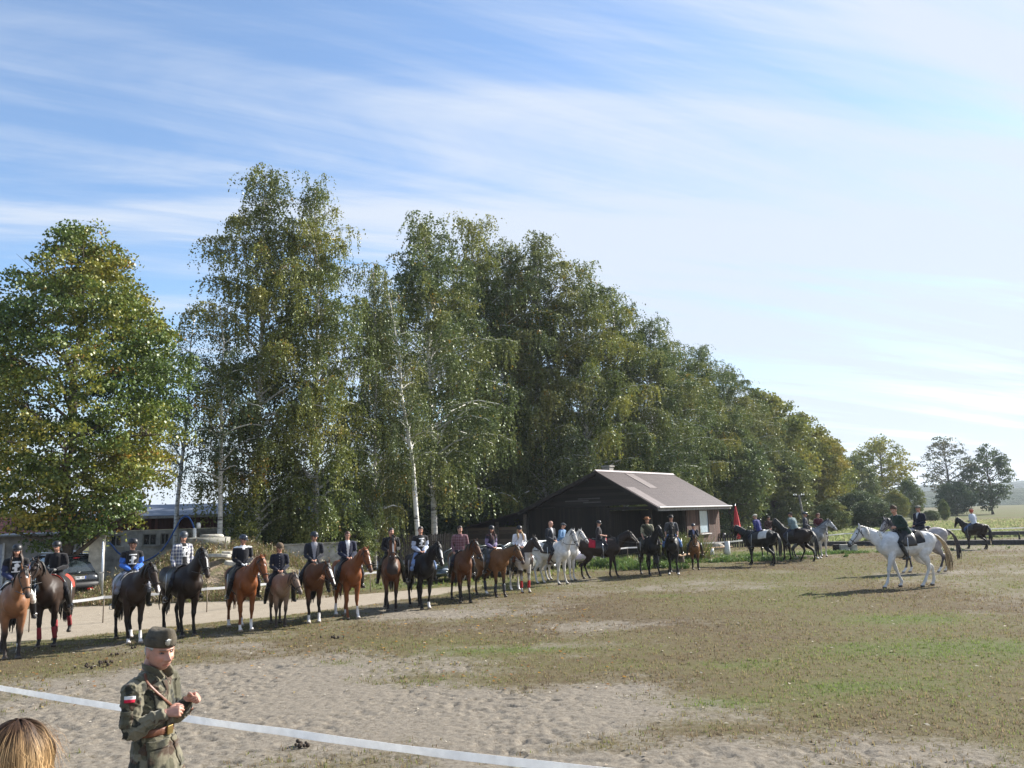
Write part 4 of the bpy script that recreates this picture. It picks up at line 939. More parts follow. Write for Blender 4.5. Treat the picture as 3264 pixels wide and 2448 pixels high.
    hat = st.get('hat'); hair = st.get('hair'); hcx = st.get('haircol', (.05, .03, .02)); hm = hairmat(hcx, 'hair_%d_%d_%d' % tuple(int(v * 255) for v in hcx)) if hair else None
    if hair in ('short', 'long', 'pony', 'curly', 'bun', 'fringe'):
        lim = {'fringe': -.02}.get(hair, 0)
        def hf(x, y, z):
            front = sstep(.045, .065, x) * (1 - sstep(.048, .066, z)); side = sstep(.02, .045, x) * (1 - sstep(.0, .03, z)); low = 1 - sstep(-.062, -.045, z)
            ear = (np.abs(x + .006) < .026) * (np.abs(z + .012) < .038) * (np.abs(y) > .05) * (hair in ('short', 'fringe'))
            m_ = np.clip(front + side + low + ear, 0, 1); return (1 - m_) * st.get('hairthick', .012) - m_ * (.024 if st.get('old') else .012)
        shell((lambda x, y, z: np.where(z > .055, -.02, hf(x, y, z))) if hat == 'garrison' else hf, 'hair', hm)
        mb = MB(); rd = random.Random(st.get('seed', 3))
        if hair == 'long':
            for k in range(26):
                a = R(rd.uniform(75, 285)) if k < 14 else R(rd.choice([rd.uniform(55, 85), rd.uniform(275, 305)])); c0 = hpt(.07 * math.cos(a), .076 * math.sin(a), .02)
                c1 = hpt(.085 * math.cos(a), .085 * math.sin(a), -.08); fx = st.get('hair_fwd', .06)
                c2 = Vector(nk) + bk * (math.cos(a) * .10 + fx) + lat * math.sin(a) * .115 - up * .03; c3 = c2 - up * rd.uniform(.12, .24) + bk * rd.uniform(0, .05)
                v, f = loft([(c0, .018, .018), (c1, .02, .018), (c2, .022, .018), (c3, .006, .006)], 6, 3); mb.add(v, f)
        if hair == 'pony':
            a = hpt(-.09, 0, -.01); sdx = st.get('braid', 0)
            v, f = loft([(a, .018, .018), (hpt(-.125, .02 * sdx, -.04), .028, .028), (Vector(nk) - bk * .10 + lat * sdx * .05, .026, .026), (Vector(nk) - bk * (.12 - .16 * abs(sdx)) + lat * sdx * .10 - up * .2, .012, .012)], 8, 3); mb.add(v, f)
        if hair == 'curly':
            for k in range(60):
                a = rd.uniform(0, 6.28); e = rd.uniform(-.75, 1.2); d = Vector((math.cos(a) * math.cos(e), math.sin(a) * math.cos(e), math.sin(e)))
                if d.x > .35 and d.z < .45: continue
                v, f = ball(hpt(d.x * .10 - .012, d.y * .10, d.z * .105 + .01), rd.uniform(.022, .036), 6); mb.add(v, f)
        if mb.V: mb.build('hair_locks', hm, root, True)
    hat = st.get('hat'); hatc = st.get('hatcol', (.012, .012, .014))
    if hat == 'helmet':
        hmat = plain('helmet_%d_%d' % (int(hatc[0] * 999), int(hatc[1] * 999)), hatc, st.get('hatrough', .45), bump=.03)
        mb = MB(); n = 20; rows = []
        prof = [(1.0, -.002), (1.04, .012), (1.03, .035), (.93, .07), (.74, .098), (.45, .115), (.12, .122)]
        V_ = []; F_ = []
        for r, z in prof:
            for k in range(n):
                a = 2 * math.pi * k / n; dip = -.030 * max(0, -math.cos(a)) * (z < .03); V_.append(hpt(math.cos(a) * .125 * r - .008, math.sin(a) * .100 * r, .030 + z + dip))
        for i in range(len(prof) - 1):
            for k in range(n): F_.append((i * n + k, i * n + (k + 1) % n, (i + 1) * n + (k + 1) % n, (i + 1) * n + k))
        F_.append(tuple(range(n - 1, -1, -1))); F_.append(tuple((len(prof) - 1) * n + k for k in range(n))); mb.add(V_, F_)
        v, f = ball(Vector((0, 0, 0)), (.062, .075, .010), 12); mb.add([hpt(.112 + p[0], p[1], .036 + p[2] - .12 * max(0, p[0]) - 1.6 * p[1] ** 2) for p in v], f)
        ho = mb.build('helmet', hmat, root, True)
        if st.get('hatstripe'):
            mb = MB(); v, f = loft([(hpt(.108, 0, .07), .026, .006, Rh @ Vector((1, 0, .3))), (hpt(.09, 0, .105), .030, .006, Rh @ Vector((1, 0, 1))), (hpt(.045, 0, .140), .020, .006, Rh @ Vector((.3, 0, 1)))], 8, 2); mb.add(v, f)
            mb.build('vent_panel', plain('helmet_panel', st['hatstripe'], .35, bump=0), ho, True)
        mb = MB()
        for sg in (-1, 1): mb.tube([hpt(.0, sg * .082, .03), hpt(.02, sg * .078, -.05), hpt(.045, sg * .03, -.118), hpt(.05, 0, -.122)], .006, 5)
        mb.build('chin_strap', plain('strap_web', (.015, .015, .015), .8), ho, True)
    elif hat in ('cowboy', 'brimmed'):
        mb = MB(); n = 24; V_ = []; F_ = []; b_ = .19 if hat == 'cowboy' else .165
        prof = [(b_, .045, 1), (b_ * .8, .038, .6), (.108, .034, 0), (.106, .06, 0), (.100, .10, 0), (.085, .135, 0), (.05, .14, 0), (.01, .125, 0)]
        for r, z, fl in prof:
            for k in range(n):
                a = 2 * math.pi * k / n; V_.append(hpt(math.cos(a) * r * 1.08 - .005, math.sin(a) * r * .92, .012 + z + fl * (.045 * math.sin(a) ** 2 - .012 * math.cos(a) ** 2)))
        for i in range(len(prof) - 1):
            for k in range(n): F_.append((i * n + k, i * n + (k + 1) % n, (i + 1) * n + (k + 1) % n, (i + 1) * n + k))
        F_.append(tuple((len(prof) - 1) * n + k for k in range(n)))
        mb.add(V_, F_); mb.add([hpt(*(Vector(Rh.transposed() @ (Vector(q) - hc)) - Vector((0, 0, .006)))) for q in V_[:n * 3]], [tuple(reversed(q)) for q in F_[:n * 2]])
        ho = mb.build('hat', plain('hat_%d_%d' % (int(hatc[0] * 999), int(hatc[1] * 999)), hatc, .75, bump=.2), root, True)
        mb = MB(); mb.lathe([(.111, 0), (.112, .022)], 24); mb.V = [tuple(hpt(v[0] * 1.07 - .005, v[1] * .92, v[2] + .05)) for v in mb.V]; mb.build('hat_band', LEATHER, ho, True)
    elif hat in ('cap', 'flatcap', 'beret'):
        P = [ball(hpt(-.005, 0, .065), (.112, .095, .055), 12, Rh)]
        if hat != 'beret': P.append(ball(hpt(.100, 0, .048), (.062, .062, .010), 10, Rh @ Matrix.Rotation(R(12), 3, 'Y')))
        if hat == 'flatcap': P.append(ball(hpt(.02, 0, .075), (.115, .105, .036), 12, Rh @ Matrix.Rotation(R(10), 3, 'Y')))
        me = fuse(P, .008, 3, .5); mesh_obj('cap', me, plain('cap_%d_%d' % (int(hatc[0] * 999), int(hatc[2] * 999)), hatc, .9, bump=.3), root)
    elif hat == 'garrison':
        mb = MB(); n = 28; V_ = []; F_ = []; g_ = KH / HSC * st.get('caps', 1.0)
        for lv, (zz, kx, ky) in enumerate([(.040, 1.0, 1.0), (.060, 1.02, 1.0), (.10, 1.04, .93), (.135, 1.02, .72), (.152, .93, .40), (.146, .80, .12)]):
            for q in range(n):
                a = 2 * math.pi * q / n; ca, sa = math.cos(a), math.sin(a); rx = .112 * kx; ry = .088 * ky
                V_.append(hpt((math.copysign(abs(ca) ** .9, ca) * rx * (1.05 if g_ < 1 else 1) + .004) * g_, math.copysign(abs(sa) ** 1.0, sa) * ry * g_ * (1.12 if g_ < 1 else 1), (zz + .010 * ca * (lv > 1) - .012 * (lv > 3) * (1 - abs(ca)) - .010 * (ca < -.3) * (lv < 2)) * g_))
        for i in range(5):
            for q in range(n): F_.append((i * n + q, i * n + (q + 1) % n, (i + 1) * n + (q + 1) % n, (i + 1) * n + q))
        F_.append(tuple(range(n - 1, -1, -1))); F_.append(tuple(5 * n + q for q in range(n))); mb.add(V_, F_)
        for sg in (-1, 1):      # the turned-up flap along each side
            v, f = loft([(hpt(.100 * g_, sg * .040 * g_, .060 * g_), .004, .018, Rh @ Vector((0, 0, 1))), (hpt(.06 * g_, sg * .078 * g_, .068 * g_), .005, .030, Rh @ Vector((0, 0, 1))), (hpt(-.02 * g_, sg * .092 * g_, .070 * g_), .005, .034, Rh @ Vector((0, 0, 1))), (hpt(-.09 * g_, sg * .058 * g_, .058 * g_), .004, .026, Rh @ Vector((0, 0, 1)))], 8, 3); mb.add(v, f)
        mb.build('cap', st.get('hatmat') or plain('garrison_cloth', hatc, .9, bump=.3), root, True)
    if st.get('glasses'):
        mb = MB()
        for sg in (-1, 1):
            pp = [hpt(.098, sg * .031 + .021 * math.cos(a * .524), .001 + .015 * math.sin(a * .524)) for a in range(13)]; mb.tube(pp, .0028, 4); mb.tube([hpt(.097, sg * .052, .005), hpt(.0, sg * .080, .0)], .0028, 4)
        mb.tube([hpt(.1, -.01, .004), hpt(.1, .01, .004)], .0028, 4); mb.build('glasses', plain('frames', (.02, .02, .02), .3, bump=0), root, True)
    return root

def rider_J(lean=6, hyaw=0, hpitch=8, arms='reins', twist=0, leg=0):
    """sitting astride; origin on the saddle seat, +x the horse's forward"""
    q = Matrix.Rotation(R(twist), 3, 'Z') @ Matrix.Rotation(R(lean), 3, 'Y'); qs = lambda x, y, z: q @ Vector((x, y, z - .08)) + Vector((0, 0, .08))
    J = {'pelvis': (0, 0, .08), 'chest': qs(0, 0, .37), 'neck': qs(.0, 0, .575), 'fwd': tuple(Matrix.Rotation(R(twist), 3, 'Z') @ Vector((1, 0, 0)))}
    J['head'] = Vector(J['neck']) + Matrix.Rotation(R(twist), 3, 'Z') @ Vector((.022 + .03 * math.sin(R(lean)), 0, .150)); J['headrot'] = rotm(hyaw, hpitch)
    for sg, k in ((1, 'l'), (-1, 'r')):
        J['sh' + k] = qs(0, sg * .182, .50); J['hp' + k] = (.02, sg * .09, .03); J['kn' + k] = (.36 + leg * .06, sg * .335, -.27); J['an' + k] = (.13 + leg, sg * .385, -.70 + abs(leg) * .2); J['to' + k] = (.30 + leg, sg * .41, -.735 + abs(leg) * .2)
        if arms == 'reins': J['el' + k] = qs(-.015, sg * .245, .235); J['wr' + k] = (.27, sg * .075, .175); hd = (.8, -sg * .35, -.15); pn = (.1, -sg * .9, -.3); sd_ = (.2, 0, 1)
        elif arms == 'rest': J['el' + k] = qs(.0, sg * .235, .235); J['wr' + k] = (.22, sg * .055, .105); hd = (.7, -sg * .55, -.25); pn = (0, 0, -1); sd_ = (.4, -sg, 0)
        elif arms == 'stroke':
            if sg < 0: J['el' + k] = qs(.10, sg * .26, .28); J['wr' + k] = (.52, -.06, .22); hd = (1, .1, .05); pn = (0, 0, -1); sd_ = (0, 1, 0)
            else: J['el' + k] = qs(-.015, sg * .245, .235); J['wr' + k] = (.27, sg * .075, .175); hd = (.8, -sg * .35, -.15); pn = (.1, -sg * .9, -.3); sd_ = (.2, 0, 1)
        elif arms == 'face':
            if sg > 0: J['el' + k] = qs(.20, sg * .20, .27); J['wr' + k] = qs(.16, .07, .55); hd = (-.35, -.4, .85); pn = (-1, 0, -.3); sd_ = (0, -1, .2)
            else: J['el' + k] = qs(-.015, sg * .245, .235); J['wr' + k] = (.27, sg * .075, .175); hd = (.8, -sg * .35, -.15); pn = (.1, -sg * .9, -.3); sd_ = (.2, 0, 1)
        elif arms == 'down': J['el' + k] = qs(-.02, sg * .25, .23); J['wr' + k] = (.14, sg * .24, .02); hd = (.55, sg * .0, -.7); pn = (0, -sg, -.1); sd_ = (.8, 0, .4)
        J['hd' + k], J['pn' + k], J['sd' + k] = hd, pn, sd_
    return J
def rider(h, label, st, J=None, s=1.0, dx=.0, name='person', group='riders on horseback', dz=0):
    hs = h.scale[0]; q = Matrix.Rotation(h.rotation_euler.z, 3, 'Z') @ Vector((.0 + dx, 0, 0)) * hs
    root = tag(empty(name, (h.location.x + q.x, h.location.y + q.y, 1.525 * hs + dz), h.rotation_euler.z, s), label, 'person', group)
    return figure(root, J or rider_J(), st)
def stand_J(hyaw=0, hpitch=5, arm='down'):
    J = {'pelvis': (0, 0, .95), 'chest': (0, 0, 1.24), 'neck': (0, 0, 1.46), 'fwd': (1, 0, 0), 'head': (.022, 0, 1.61), 'headrot': rotm(hyaw, hpitch)}
    for sg, k in ((1, 'l'), (-1, 'r')):
        J['sh' + k] = (0, sg * .18, 1.39); J['el' + k] = (-.02, sg * .24, 1.12); J['wr' + k] = (.05, sg * .25, .87); J['hp' + k] = (0, sg * .09, .92); J['kn' + k] = (.02, sg * .10, .50); J['an' + k] = (0, sg * .11, .09); J['to' + k] = (.2, sg * .13, .05)
        J['hd' + k], J['pn' + k], J['sd' + k] = (.2, 0, -1), (0, -sg, 0), (1, 0, .1)
        if arm == 'flower' and sg > 0: J['el' + k] = (.06, .27, 1.14); J['wr' + k] = (.30, .30, 1.16); J['hd' + k], J['pn' + k], J['sd' + k] = (1, 0, .2), (0, -1, 0), (0, 0, 1)
    return J
# ------------------------------------------------------------ the riders' clothes
WHITE, BLACK, NAVY = (.70, .70, .70), (.016, .016, .018), (.018, .022, .045)
def p_tee(C, V, x, y, z, L):          # white print: a line of writing, a figure, a base line
    f = x > .03; pr = f & (np.abs(y) < .085) & (z > .395) & (z < .42); pr |= f & (np.abs(y) < .09) & (z > .18) & (z < .205)
    pr |= f & (((y - .005) / .045) ** 2 + ((z - .34) / .04) ** 2 < 1); pr |= f & (np.abs(y + .01) < .028) & (z > .205) & (z < .34); pr |= f & (np.abs(z - .30 - .4 * y) < .022) & (np.abs(y) < .075)
    C[pr] = (.78, .78, .78); return C
def p_small(C, V, x, y, z, L):
    f = x > .03; C[f & (np.abs(y + .05) < .03) & (np.abs(z - .37) < .03)] = (.35, .5, .7); C[f & (np.abs(z - .41) < .010) & (np.abs(y) < .09)] = (.4, .4, .45); return C
def p_plaid(a, b, inner=None, per=.085):
    def f(C, V, x, y, z, L):
        k = (np.sin(z / per * 6.28) > .1).astype(int) + (np.sin((y + x * .7) / per * 6.28) > .1).astype(int); P_ = np.array([a, tuple((a[i] + b[i]) / 2 for i in range(3)), b]); C[:] = P_[k]
        if inner is not None:
            m_ = (x > .0) & (np.abs(y) < .062 + .02 * (z < .2)); C[m_] = inner; C = np.where(m_[:, None], p_tee(C.copy(), V, x, y, z, L), C)
            C[(x > .0) & (np.abs(np.abs(y) - .068) < .007)] = (.6, .6, .6)
        return C
    return f
def p_open(inner, w=.05, low=0.0):
    def f(C, V, x, y, z, L): C[(x > .02) & (np.abs(y) < w * np.clip((z + .05) / .45, .35, 1.2)) & (z > low)] = inner; return C
    return f
def p_lapel(C, V, x, y, z, L): C[(x > .03) & (np.abs(y) < .05 * np.clip((z - .26) / .2, 0, 1))] = (.6, .6, .62); return C
def p_stripes(C, V, x, y, z, L): C[(np.abs(y) > .17) & (np.sin(z / .06 * 6.28) > .2)] = (.35, .3, .5); return C
def p_vest(C, V, x, y, z, L): C[(x > .05) & (np.abs(y) < .008) & (np.sin(z / .07 * 6.28) > .5)] = (.3, .3, .3); return C
def p_buttons(C, V, x, y, z, L): C[(np.abs(z - .30 - y * 1.2) < .012) & (x > 0)] = (.35, .33, .30); return C
def p_camo(C, V, x, y, z, L):
    a = fbm(V[:, 0] * 1.3 + 4, V[:, 2] + V[:, 1], .13, 3, 2); C[a > .53] = (.14, .13, .07); C[a > .62] = (.35, .32, .22); C[a < .40] = (.03, .03, .02); return C
def p_white_collar(C, V, x, y, z, L): C[(z > L - .045)] = (.75, .75, .75); C[(x > .03) & (np.abs(y) < .035) & (z > L - .085)] = (.75, .75, .75); return C
def p_sash(C, V, x, y, z, L): C[(np.abs(z - .30 - y * 1.3) < .022) & (x > .0)] = (.30, .30, .31); return C
def p_scarf(C, V, x, y, z, L): C[z > L - .06] = (.07, .03, .03); C[(x > .04) & (np.abs(y) < .04) & (z > .3)] = (.07, .03, .03); return C
PAD_WHITE = plain('white_saddle_cloth', (.55, .54, .52), .9); PAD_DARK = plain('dark_saddle_cloth', (.03, .03, .035), .95); PAD_RED = plain('red_saddle_cloth', (.40, .05, .03), .9)
PAD_CRIM = plain('crimson_saddle_cloth', (.35, .01, .03), .9); PAD_PINK = plain('pink_saddle_cloth', (.45, .05, .22), .9); PAD_BLACK = plain('black_saddle_cloth', (.02, .02, .022), .95)
RED_B = plain('red_bandage', (.42, .02, .02), .9); DKRED_B = plain('dark_red_bandage', (.24, .025, .03), .9); BLK_BOOT = plain('tendon_boot', (.03, .03, .04), .6)

CAST = []
def cast(fx, fy, yaw, s, hk, hlabel, st, jk, plabel, rs=1.0, **kw):
    p = at(fx, fy); q = Matrix.Rotation(R(yaw), 3, 'Z') @ Vector((.56 * s, 0, 0)); h = horse(hlabel, p - q, R(yaw), s, **hk)
    st = dict(st); st.setdefault('seed', int(fx)); rv = random.Random(int(fx)); jk = dict(jk); jk.setdefault('twist', rv.uniform(-9, 9)); jk['lean'] = jk.get('lean', 4) + rv.uniform(-2, 5); jk.setdefault('leg', rv.uniform(-.05, .04)); jk['hpitch'] = jk.get('hpitch', 8) + rv.uniform(-6, 5); return h, rider(h, plabel, st, rider_J(**jk), rs, **kw)
cast(35, 2103, -57, 1.02, dict(coat='lightbay', neck=(40, 16), head=-62, face='star', socks=(0, 0, .2, 0), pad=PAD_DARK, legs=((.03, .02), (-.04, 0), (.1, 0), (-.05, 0))),
     'light bay horse facing the camera with a white star at the near line end', dict(top=BLACK, paint=p_tee, sleeve_col=(.03, .04, .10), pants=(.55, .53, .48), hat='helmet', hair='long', haircol=(.05, .03, .02), boots=BLACK), dict(hyaw=-5, arms='rest', lean=2),
     'rider in black helmet, printed black shirt and pale breeches on the light bay horse')
cast(141, 2063, -76, 1.04, dict(coat='seal', neck=(44, -16), head=-60, hyaw=-30, pad=PAD_RED, bandage=(DKRED_B, (0, 1, 2, 3)), lift={2: 1}, legs=((-.08, .03), (.05, 0), (0, 0), (.05, 0)), maneside=-1),
     'dark brown horse with red leg bandages resting a hind hoof beside the dark off-road car', dict(top=(.014, .013, .015), pants=(.014, .014, .018), hat='helmet', hair='short', gloves=(.04, .04, .04)), dict(hyaw=-2, lean=3, hpitch=14),
     'rider all in black on the dark horse with red leg bandages', .98)
cast(424, 2053, -54, 1.04, dict(coat='seal', neck=(30, 24), head=-66, face='snip', socks=(.30, .12, .2, 0), pad=PAD_WHITE, legs=((.06, 0), (-.08, .02), (.10, 0), (-.06, 0))),
     'dark brown horse with white front socks and a pale nose, third in the line', dict(top=BLACK, paint=p_tee, sleeve_col=(.05, .16, .55), pants=(.20, .21, .25), hat='helmet', hair='short', gloves=(.03, .03, .03)), dict(hyaw=38, arms='rest'),
     'rider in printed black shirt over bright blue sleeves looking along the line', 1.0)
cast(600, 2031, -49, 1.10, dict(coat='darkbay', neck=(44, 10), head=-66, face='strip', legs=((0, 0), (-.1, 0), (.08, 0), (-.06, 0)), thick=1.06),
     'tall blackish-brown horse carrying the rider in the open checked shirt', dict(top=(.5, .5, .52), paint=p_plaid((.08, .09, .16), (.55, .54, .52), BLACK), pants=(.02, .022, .03), hat='helmet', hatcol=(.06, .065, .075), hatstripe=(.5, .5, .52), hair='short', bulk=1.12, gloves=(.02, .02, .02)), dict(hyaw=-14, arms='down', lean=2),
     'rider in an open blue and white checked shirt and grey helmet with a light stripe', 1.03)
cast(785, 2013, -58, 1.03, dict(coat='chestnut', neck=(34, 22), head=-68, face='star', socks=(.30, .16, .22, .2), pad=PAD_BLACK, tailc=(.10, .04, .02)),
     'bright chestnut horse with a small star and white socks under the rider with white collar', dict(top=(.014, .015, .02), paint=p_white_collar, pants=(.015, .015, .02), hat='helmet', hatcol=(.03, .035, .05), hatrough=.25, hair='short', gloves=(.65, .65, .65)), dict(hyaw=28, arms='rest', lean=0),
     'rider in black sweater with white collar and white gloves on the bright chestnut', 1.0)
cast(896, 2000, -66, .88, dict(coat='dun', neck=(16, 28), head=-58, pad=PAD_BLACK, face=None),
     'small greyish dun pony with a pale face and lowered head', dict(top=(.016, .018, .030), paint=p_vest, pants=(.014, .014, .018), hat='helmet', hatcol=(.11, .075, .045), hatrough=.9, hair='pony', braid=-1, haircol=(.30, .17, .08)), dict(hyaw=16, hpitch=22, arms='rest', lean=4),
     'rider in brown velvet helmet and dark vest with a braid on the small dun pony', .96)
cast(999, 1987, -76, 1.02, dict(coat='bay', neck=(16, 36), head=-60, face='blaze', socks=(.26, .22, 0, 0), pad=PAD_DARK),
     'dark bay horse lowering its head with a broad white blaze', dict(top=(.018, .02, .028), paint=p_open((.28, .28, .31), .075), pants=(.02, .02, .024), hat='helmet', hatcol=(.02, .022, .03), hatstripe=(.35, .35, .37), hair='pony', haircol=(.10, .05, .03)), dict(hyaw=30, arms='rest', lean=2),
     'rider in open dark cardigan over a grey top and dark blue helmet', 1.02)
cast(1123, 1974, -64, 1.03, dict(coat='chestnut', neck=(38, 26), head=-66, face='strip', socks=(.34, .0, .14, .34), tailc=(.14, .06, .03)),
     'chestnut horse with raised head, a forelock and two high white socks', dict(top=NAVY, paint=p_open((.68, .68, .68), .055, .05), pants=(.02, .02, .025), hair='bun', haircol=(.09, .035, .02), glasses=True, stub=None), dict(hyaw=-5, arms='rest', lean=0),
     'bareheaded rider in glasses, navy blazer and white top on the chestnut', 1.0)
cast(1248, 1948, -80, 1.04, dict(coat='bay', neck=(66, 8), head=-80, face='strip', legs=((.0, -.02), (.0, .02), (.06, 0), (-.03, 0))),
     'slim bay horse seen head-on holding its head very high', dict(top=BLACK, paint=p_small, pants=(.055, .055, .035), hair='short', haircol=(.02, .015, .012), bulk=1.1, stub=(.12, .08, .07)), dict(hyaw=20, hpitch=0, arms='reins', lean=4, twist=8),
     'bareheaded man in black shirt and olive trousers on the high-headed bay', 1.04)
cast(1359, 1943, -66, 1.05, dict(coat='black', neck=(38, 24), head=-72, face='blaze', socks=(.20, 0, 0, 0), pad=PAD_DARK),
     'black horse with a white blaze and one white foot before the white birch trunks', dict(top=BLACK, paint=p_tee, sleeve_col=(.45, .50, .62), pants=(.16, .24, .42), hair='short', haircol=(.03, .02, .015), bulk=1.08), dict(hyaw=-12, arms='rest', lean=5),
     'bareheaded man in black printed shirt, light sleeves and blue jeans on a black horse', 1.04)
cast(1482, 1922, -74, 1.03, dict(coat='bay', neck=(40, 32), head=-60, pad=None, legs=((.14, .02), (-.05, 0), (.1, 0), (-.03, 0))),
     'reddish bay horse turning its head past the rider in the maroon shirt', dict(top=(.16, .07, .08), paint=p_plaid((.13, .05, .06), (.24, .14, .15)), pants=(.02, .02, .028), hair='short', haircol=(.05, .03, .02), bulk=1.08), dict(hyaw=10, arms='down', lean=3),
     'bareheaded man in a maroon checked shirt sitting on the reddish bay', 1.03)
cast(1598, 1904, -55, 1.02, dict(coat='goldbay', neck=(22, 18), head=-60, face=None, socks=(0, 0, .14, 0), pad=PAD_DARK, bandage=(BLK_BOOT, (0, 1, 2)), legs=((.04, .02), (-.08, 0), (.05, 0), (-.08, 0))),
     'golden brown horse wearing black and white leg boots with its head lowered', dict(top=(.025, .022, .035), paint=p_scarf, sleeve_col=(.20, .16, .28), pants=(.05, .055, .07), hat='helmet', hair='long', haircol=(.05, .022, .018), hair_fwd=.04), dict(hyaw=-20, arms='rest', lean=3),
     'rider in black helmet, dark jacket with purple sleeves and dark long hair', .97)
cast(1677, 1890, -70, .98, dict(coat='pinto', neck=(48, 30), head=-52, socks=(0, 0, .2, .2), bandage=(RED_B, (0, 1)), legs=((.02, 0), (.0, .02), (.05, 0), (.0, 0)), face='strip'),
     'brown and white horse with bright red bandages on its front legs', dict(top=(.66, .66, .70), pants=(.10, .04, .02), hat='helmet', hair='long', haircol=(.42, .27, .12), hair_fwd=.10, thick=.016), dict(hyaw=-8, arms='rest', lean=2),
     'rider in white sweatshirt with long blond hair and a black helmet', .98)
h14b = cast(1826, 1852, -38, 1.0, dict(coat='white', neck=(52, -4), head=-46, reins=False), 'white horse half hidden behind the other white horse in front of the barn',
     dict(top=(.13, .24, .40), pants=(.05, .06, .10), hat='cap', hatcol=(.05, .055, .065), hair='short', haircol=(.03, .02, .015)), dict(hyaw=18, arms='stroke', lean=14),
     'rider in blue denim shirt and dark cap reaching forward over the white neck', 1.0)
cast(1797, 1864, -40, 1.04, dict(coat='white', neck=(50, 0), head=-64, pad=PAD_WHITE, padlen=.12, saddle=True, legs=((.05, .03), (-.1, 0), (.18, 0), (.05, 0)), tailc=(.5, .47, .42)),
     'white horse with a white fleece saddle cloth carrying the bald man', dict(top=(.03, .033, .042), paint=p_lapel, pants=(.018, .018, .022), hair=None, bulk=1.08, boots=(.06, .025, .015)), dict(hyaw=14, arms='rest', lean=4),
     'bald man in a dark suit jacket riding the nearer white horse', 1.04)
cast(1960, 1843, -8, 1.04, dict(coat='darkbay', neck=(34, 0), head=-48, pad=PAD_CRIM, legs=((.10, 0), (-.10, 0), (.12, 0), (-.12, 0)), tail_out=.05),
     'black horse standing sideways before the barn wall with a crimson saddle cloth', dict(top=(.022, .018, .022), sleeve=.7, pants=(.016, .016, .02), hat='helmet', hair='short', bulk=1.12), dict(hyaw=-48, arms='reins', lean=-2),
     'rider in black short-sleeved shirt and helmet on the horse with crimson saddle cloth', .94)
cast(2085, 1836, -80, 1.03, dict(coat='black', neck=(52, 26), head=-62, legs=((.14, .08), (-.05, 0), (.1, 0), (-.05, 0))),
     'black horse seen from the front under the man in the orange-brown hat', dict(top=(.05, .045, .028), paint=p_camo, sleeve=.7, pants=(.03, .028, .022), hat='cowboy', hatcol=(.34, .13, .035), hair='short', stub=(.15, .08, .05), bulk=1.15), dict(hyaw=-10, arms='down', lean=2),
     'bearded man in an orange-brown cowboy hat and camouflage jacket', 1.04)
cast(2148, 1833, -101, 1.06, dict(coat='black', neck=(54, 0), head=-74, socks=(.09, .09, 0, 0), legs=((.06, .03), (-.04, -.02), (.1, 0), (-.05, 0))),
     'black horse seen head-on with whitish hooves before the barn doorway', dict(top=(.07, .07, .075), paint=p_sash, sleeve=.7, pants=(.10, .20, .42), hat='brimmed', hatcol=(.02, .018, .016), hair='short', haircol=(.06, .03, .02)), dict(hyaw=0, hpitch=4, arms='down', lean=4),
     'man in black brimmed hat, grey shirt with a shoulder strap and blue jeans', 1.05)
cast(2219, 1817, -100, .86, dict(coat='goldbay', neck=(36, 0), head=-72, legs=((.06, .03), (-.05, -.01), (.1, 0), (-.06, 0))),
     'small golden bay horse seen head-on in front of the barn window', dict(top=(.014, .016, .028), paint=p_open((.25, .28, .45), .05, .1), pants=(.05, .05, .045), hat='helmet', hatcol=(.02, .025, .04), hatstripe=(.6, .62, .65), hair='short', boots=(.05, .03, .02)), dict(hyaw=0, arms='face', lean=6),
     'young rider in dark blazer and helmet holding a hand to the face', .90)
cast(2394, 1801, 128, 1.05, dict(coat='black', neck=(30, 4), head=-78, pad=PAD_WHITE, padlen=.15, legs=((-.18, 0), (.14, 0), (-.15, 0), (.12, 0)), tail_out=.08),
     'black horse seen from behind with a white fleece saddle cloth beside the red parasol', dict(top=(.03, .035, .15), pants=(.015, .018, .03), hat='cap', hatcol=(.66, .62, .50), hair='short', haircol=(.25, .2, .15)), dict(hyaw=20, arms='rest', lean=14),
     'rider in white cap and navy blue jersey with the back to the camera', 1.0)
cast(2472, 1779, -80, .96, dict(coat='seal', neck=(40, 30), head=-60, pad=PAD_PINK), 'dark horse with a pink saddle cloth mostly hidden between two others',
     dict(top=(.07, .035, .03), pants=(.03, .03, .03), hat='cap', hatcol=(.03, .025, .02), hair='short'), dict(hyaw=10, arms='rest'), 'rider in brown coat half hidden behind the man in the grey-green jacket', .94)
cast(2508, 1788, 128, 1.04, dict(coat='darkbay', neck=(52, 8), head=-70, legs=((.05, 0), (-.08, 0), (.24, 0), (-.24, 0)), tail_out=.16, thick=1.05),
     'stocky black-brown horse seen from behind, walking away', dict(top=(.13, .18, .18), pants=(.025, .03, .05), hat='cap', hatcol=(.015, .014, .014), hair='short', bulk=1.25, thick=.02), dict(hyaw=12, arms='reins', lean=12),
     'heavy-set rider in a grey-green jacket and dark cap seen from behind', 1.06)
cast(2628, 1775, -95, .98, dict(coat='white', neck=(36, 0), head=-70, saddle=True), 'white horse seen head-on behind the dapple grey', dict(top=(.09, .02, .025), paint=p_plaid((.05, .015, .02), (.12, .03, .04)), pants=(.03, .03, .04), hair='curly', haircol=(.13, .03, .02)), dict(hyaw=5, arms='rest'),
     'rider with dark red curls and a dark plaid shirt beside the dapple grey', .98, dx=-.1)
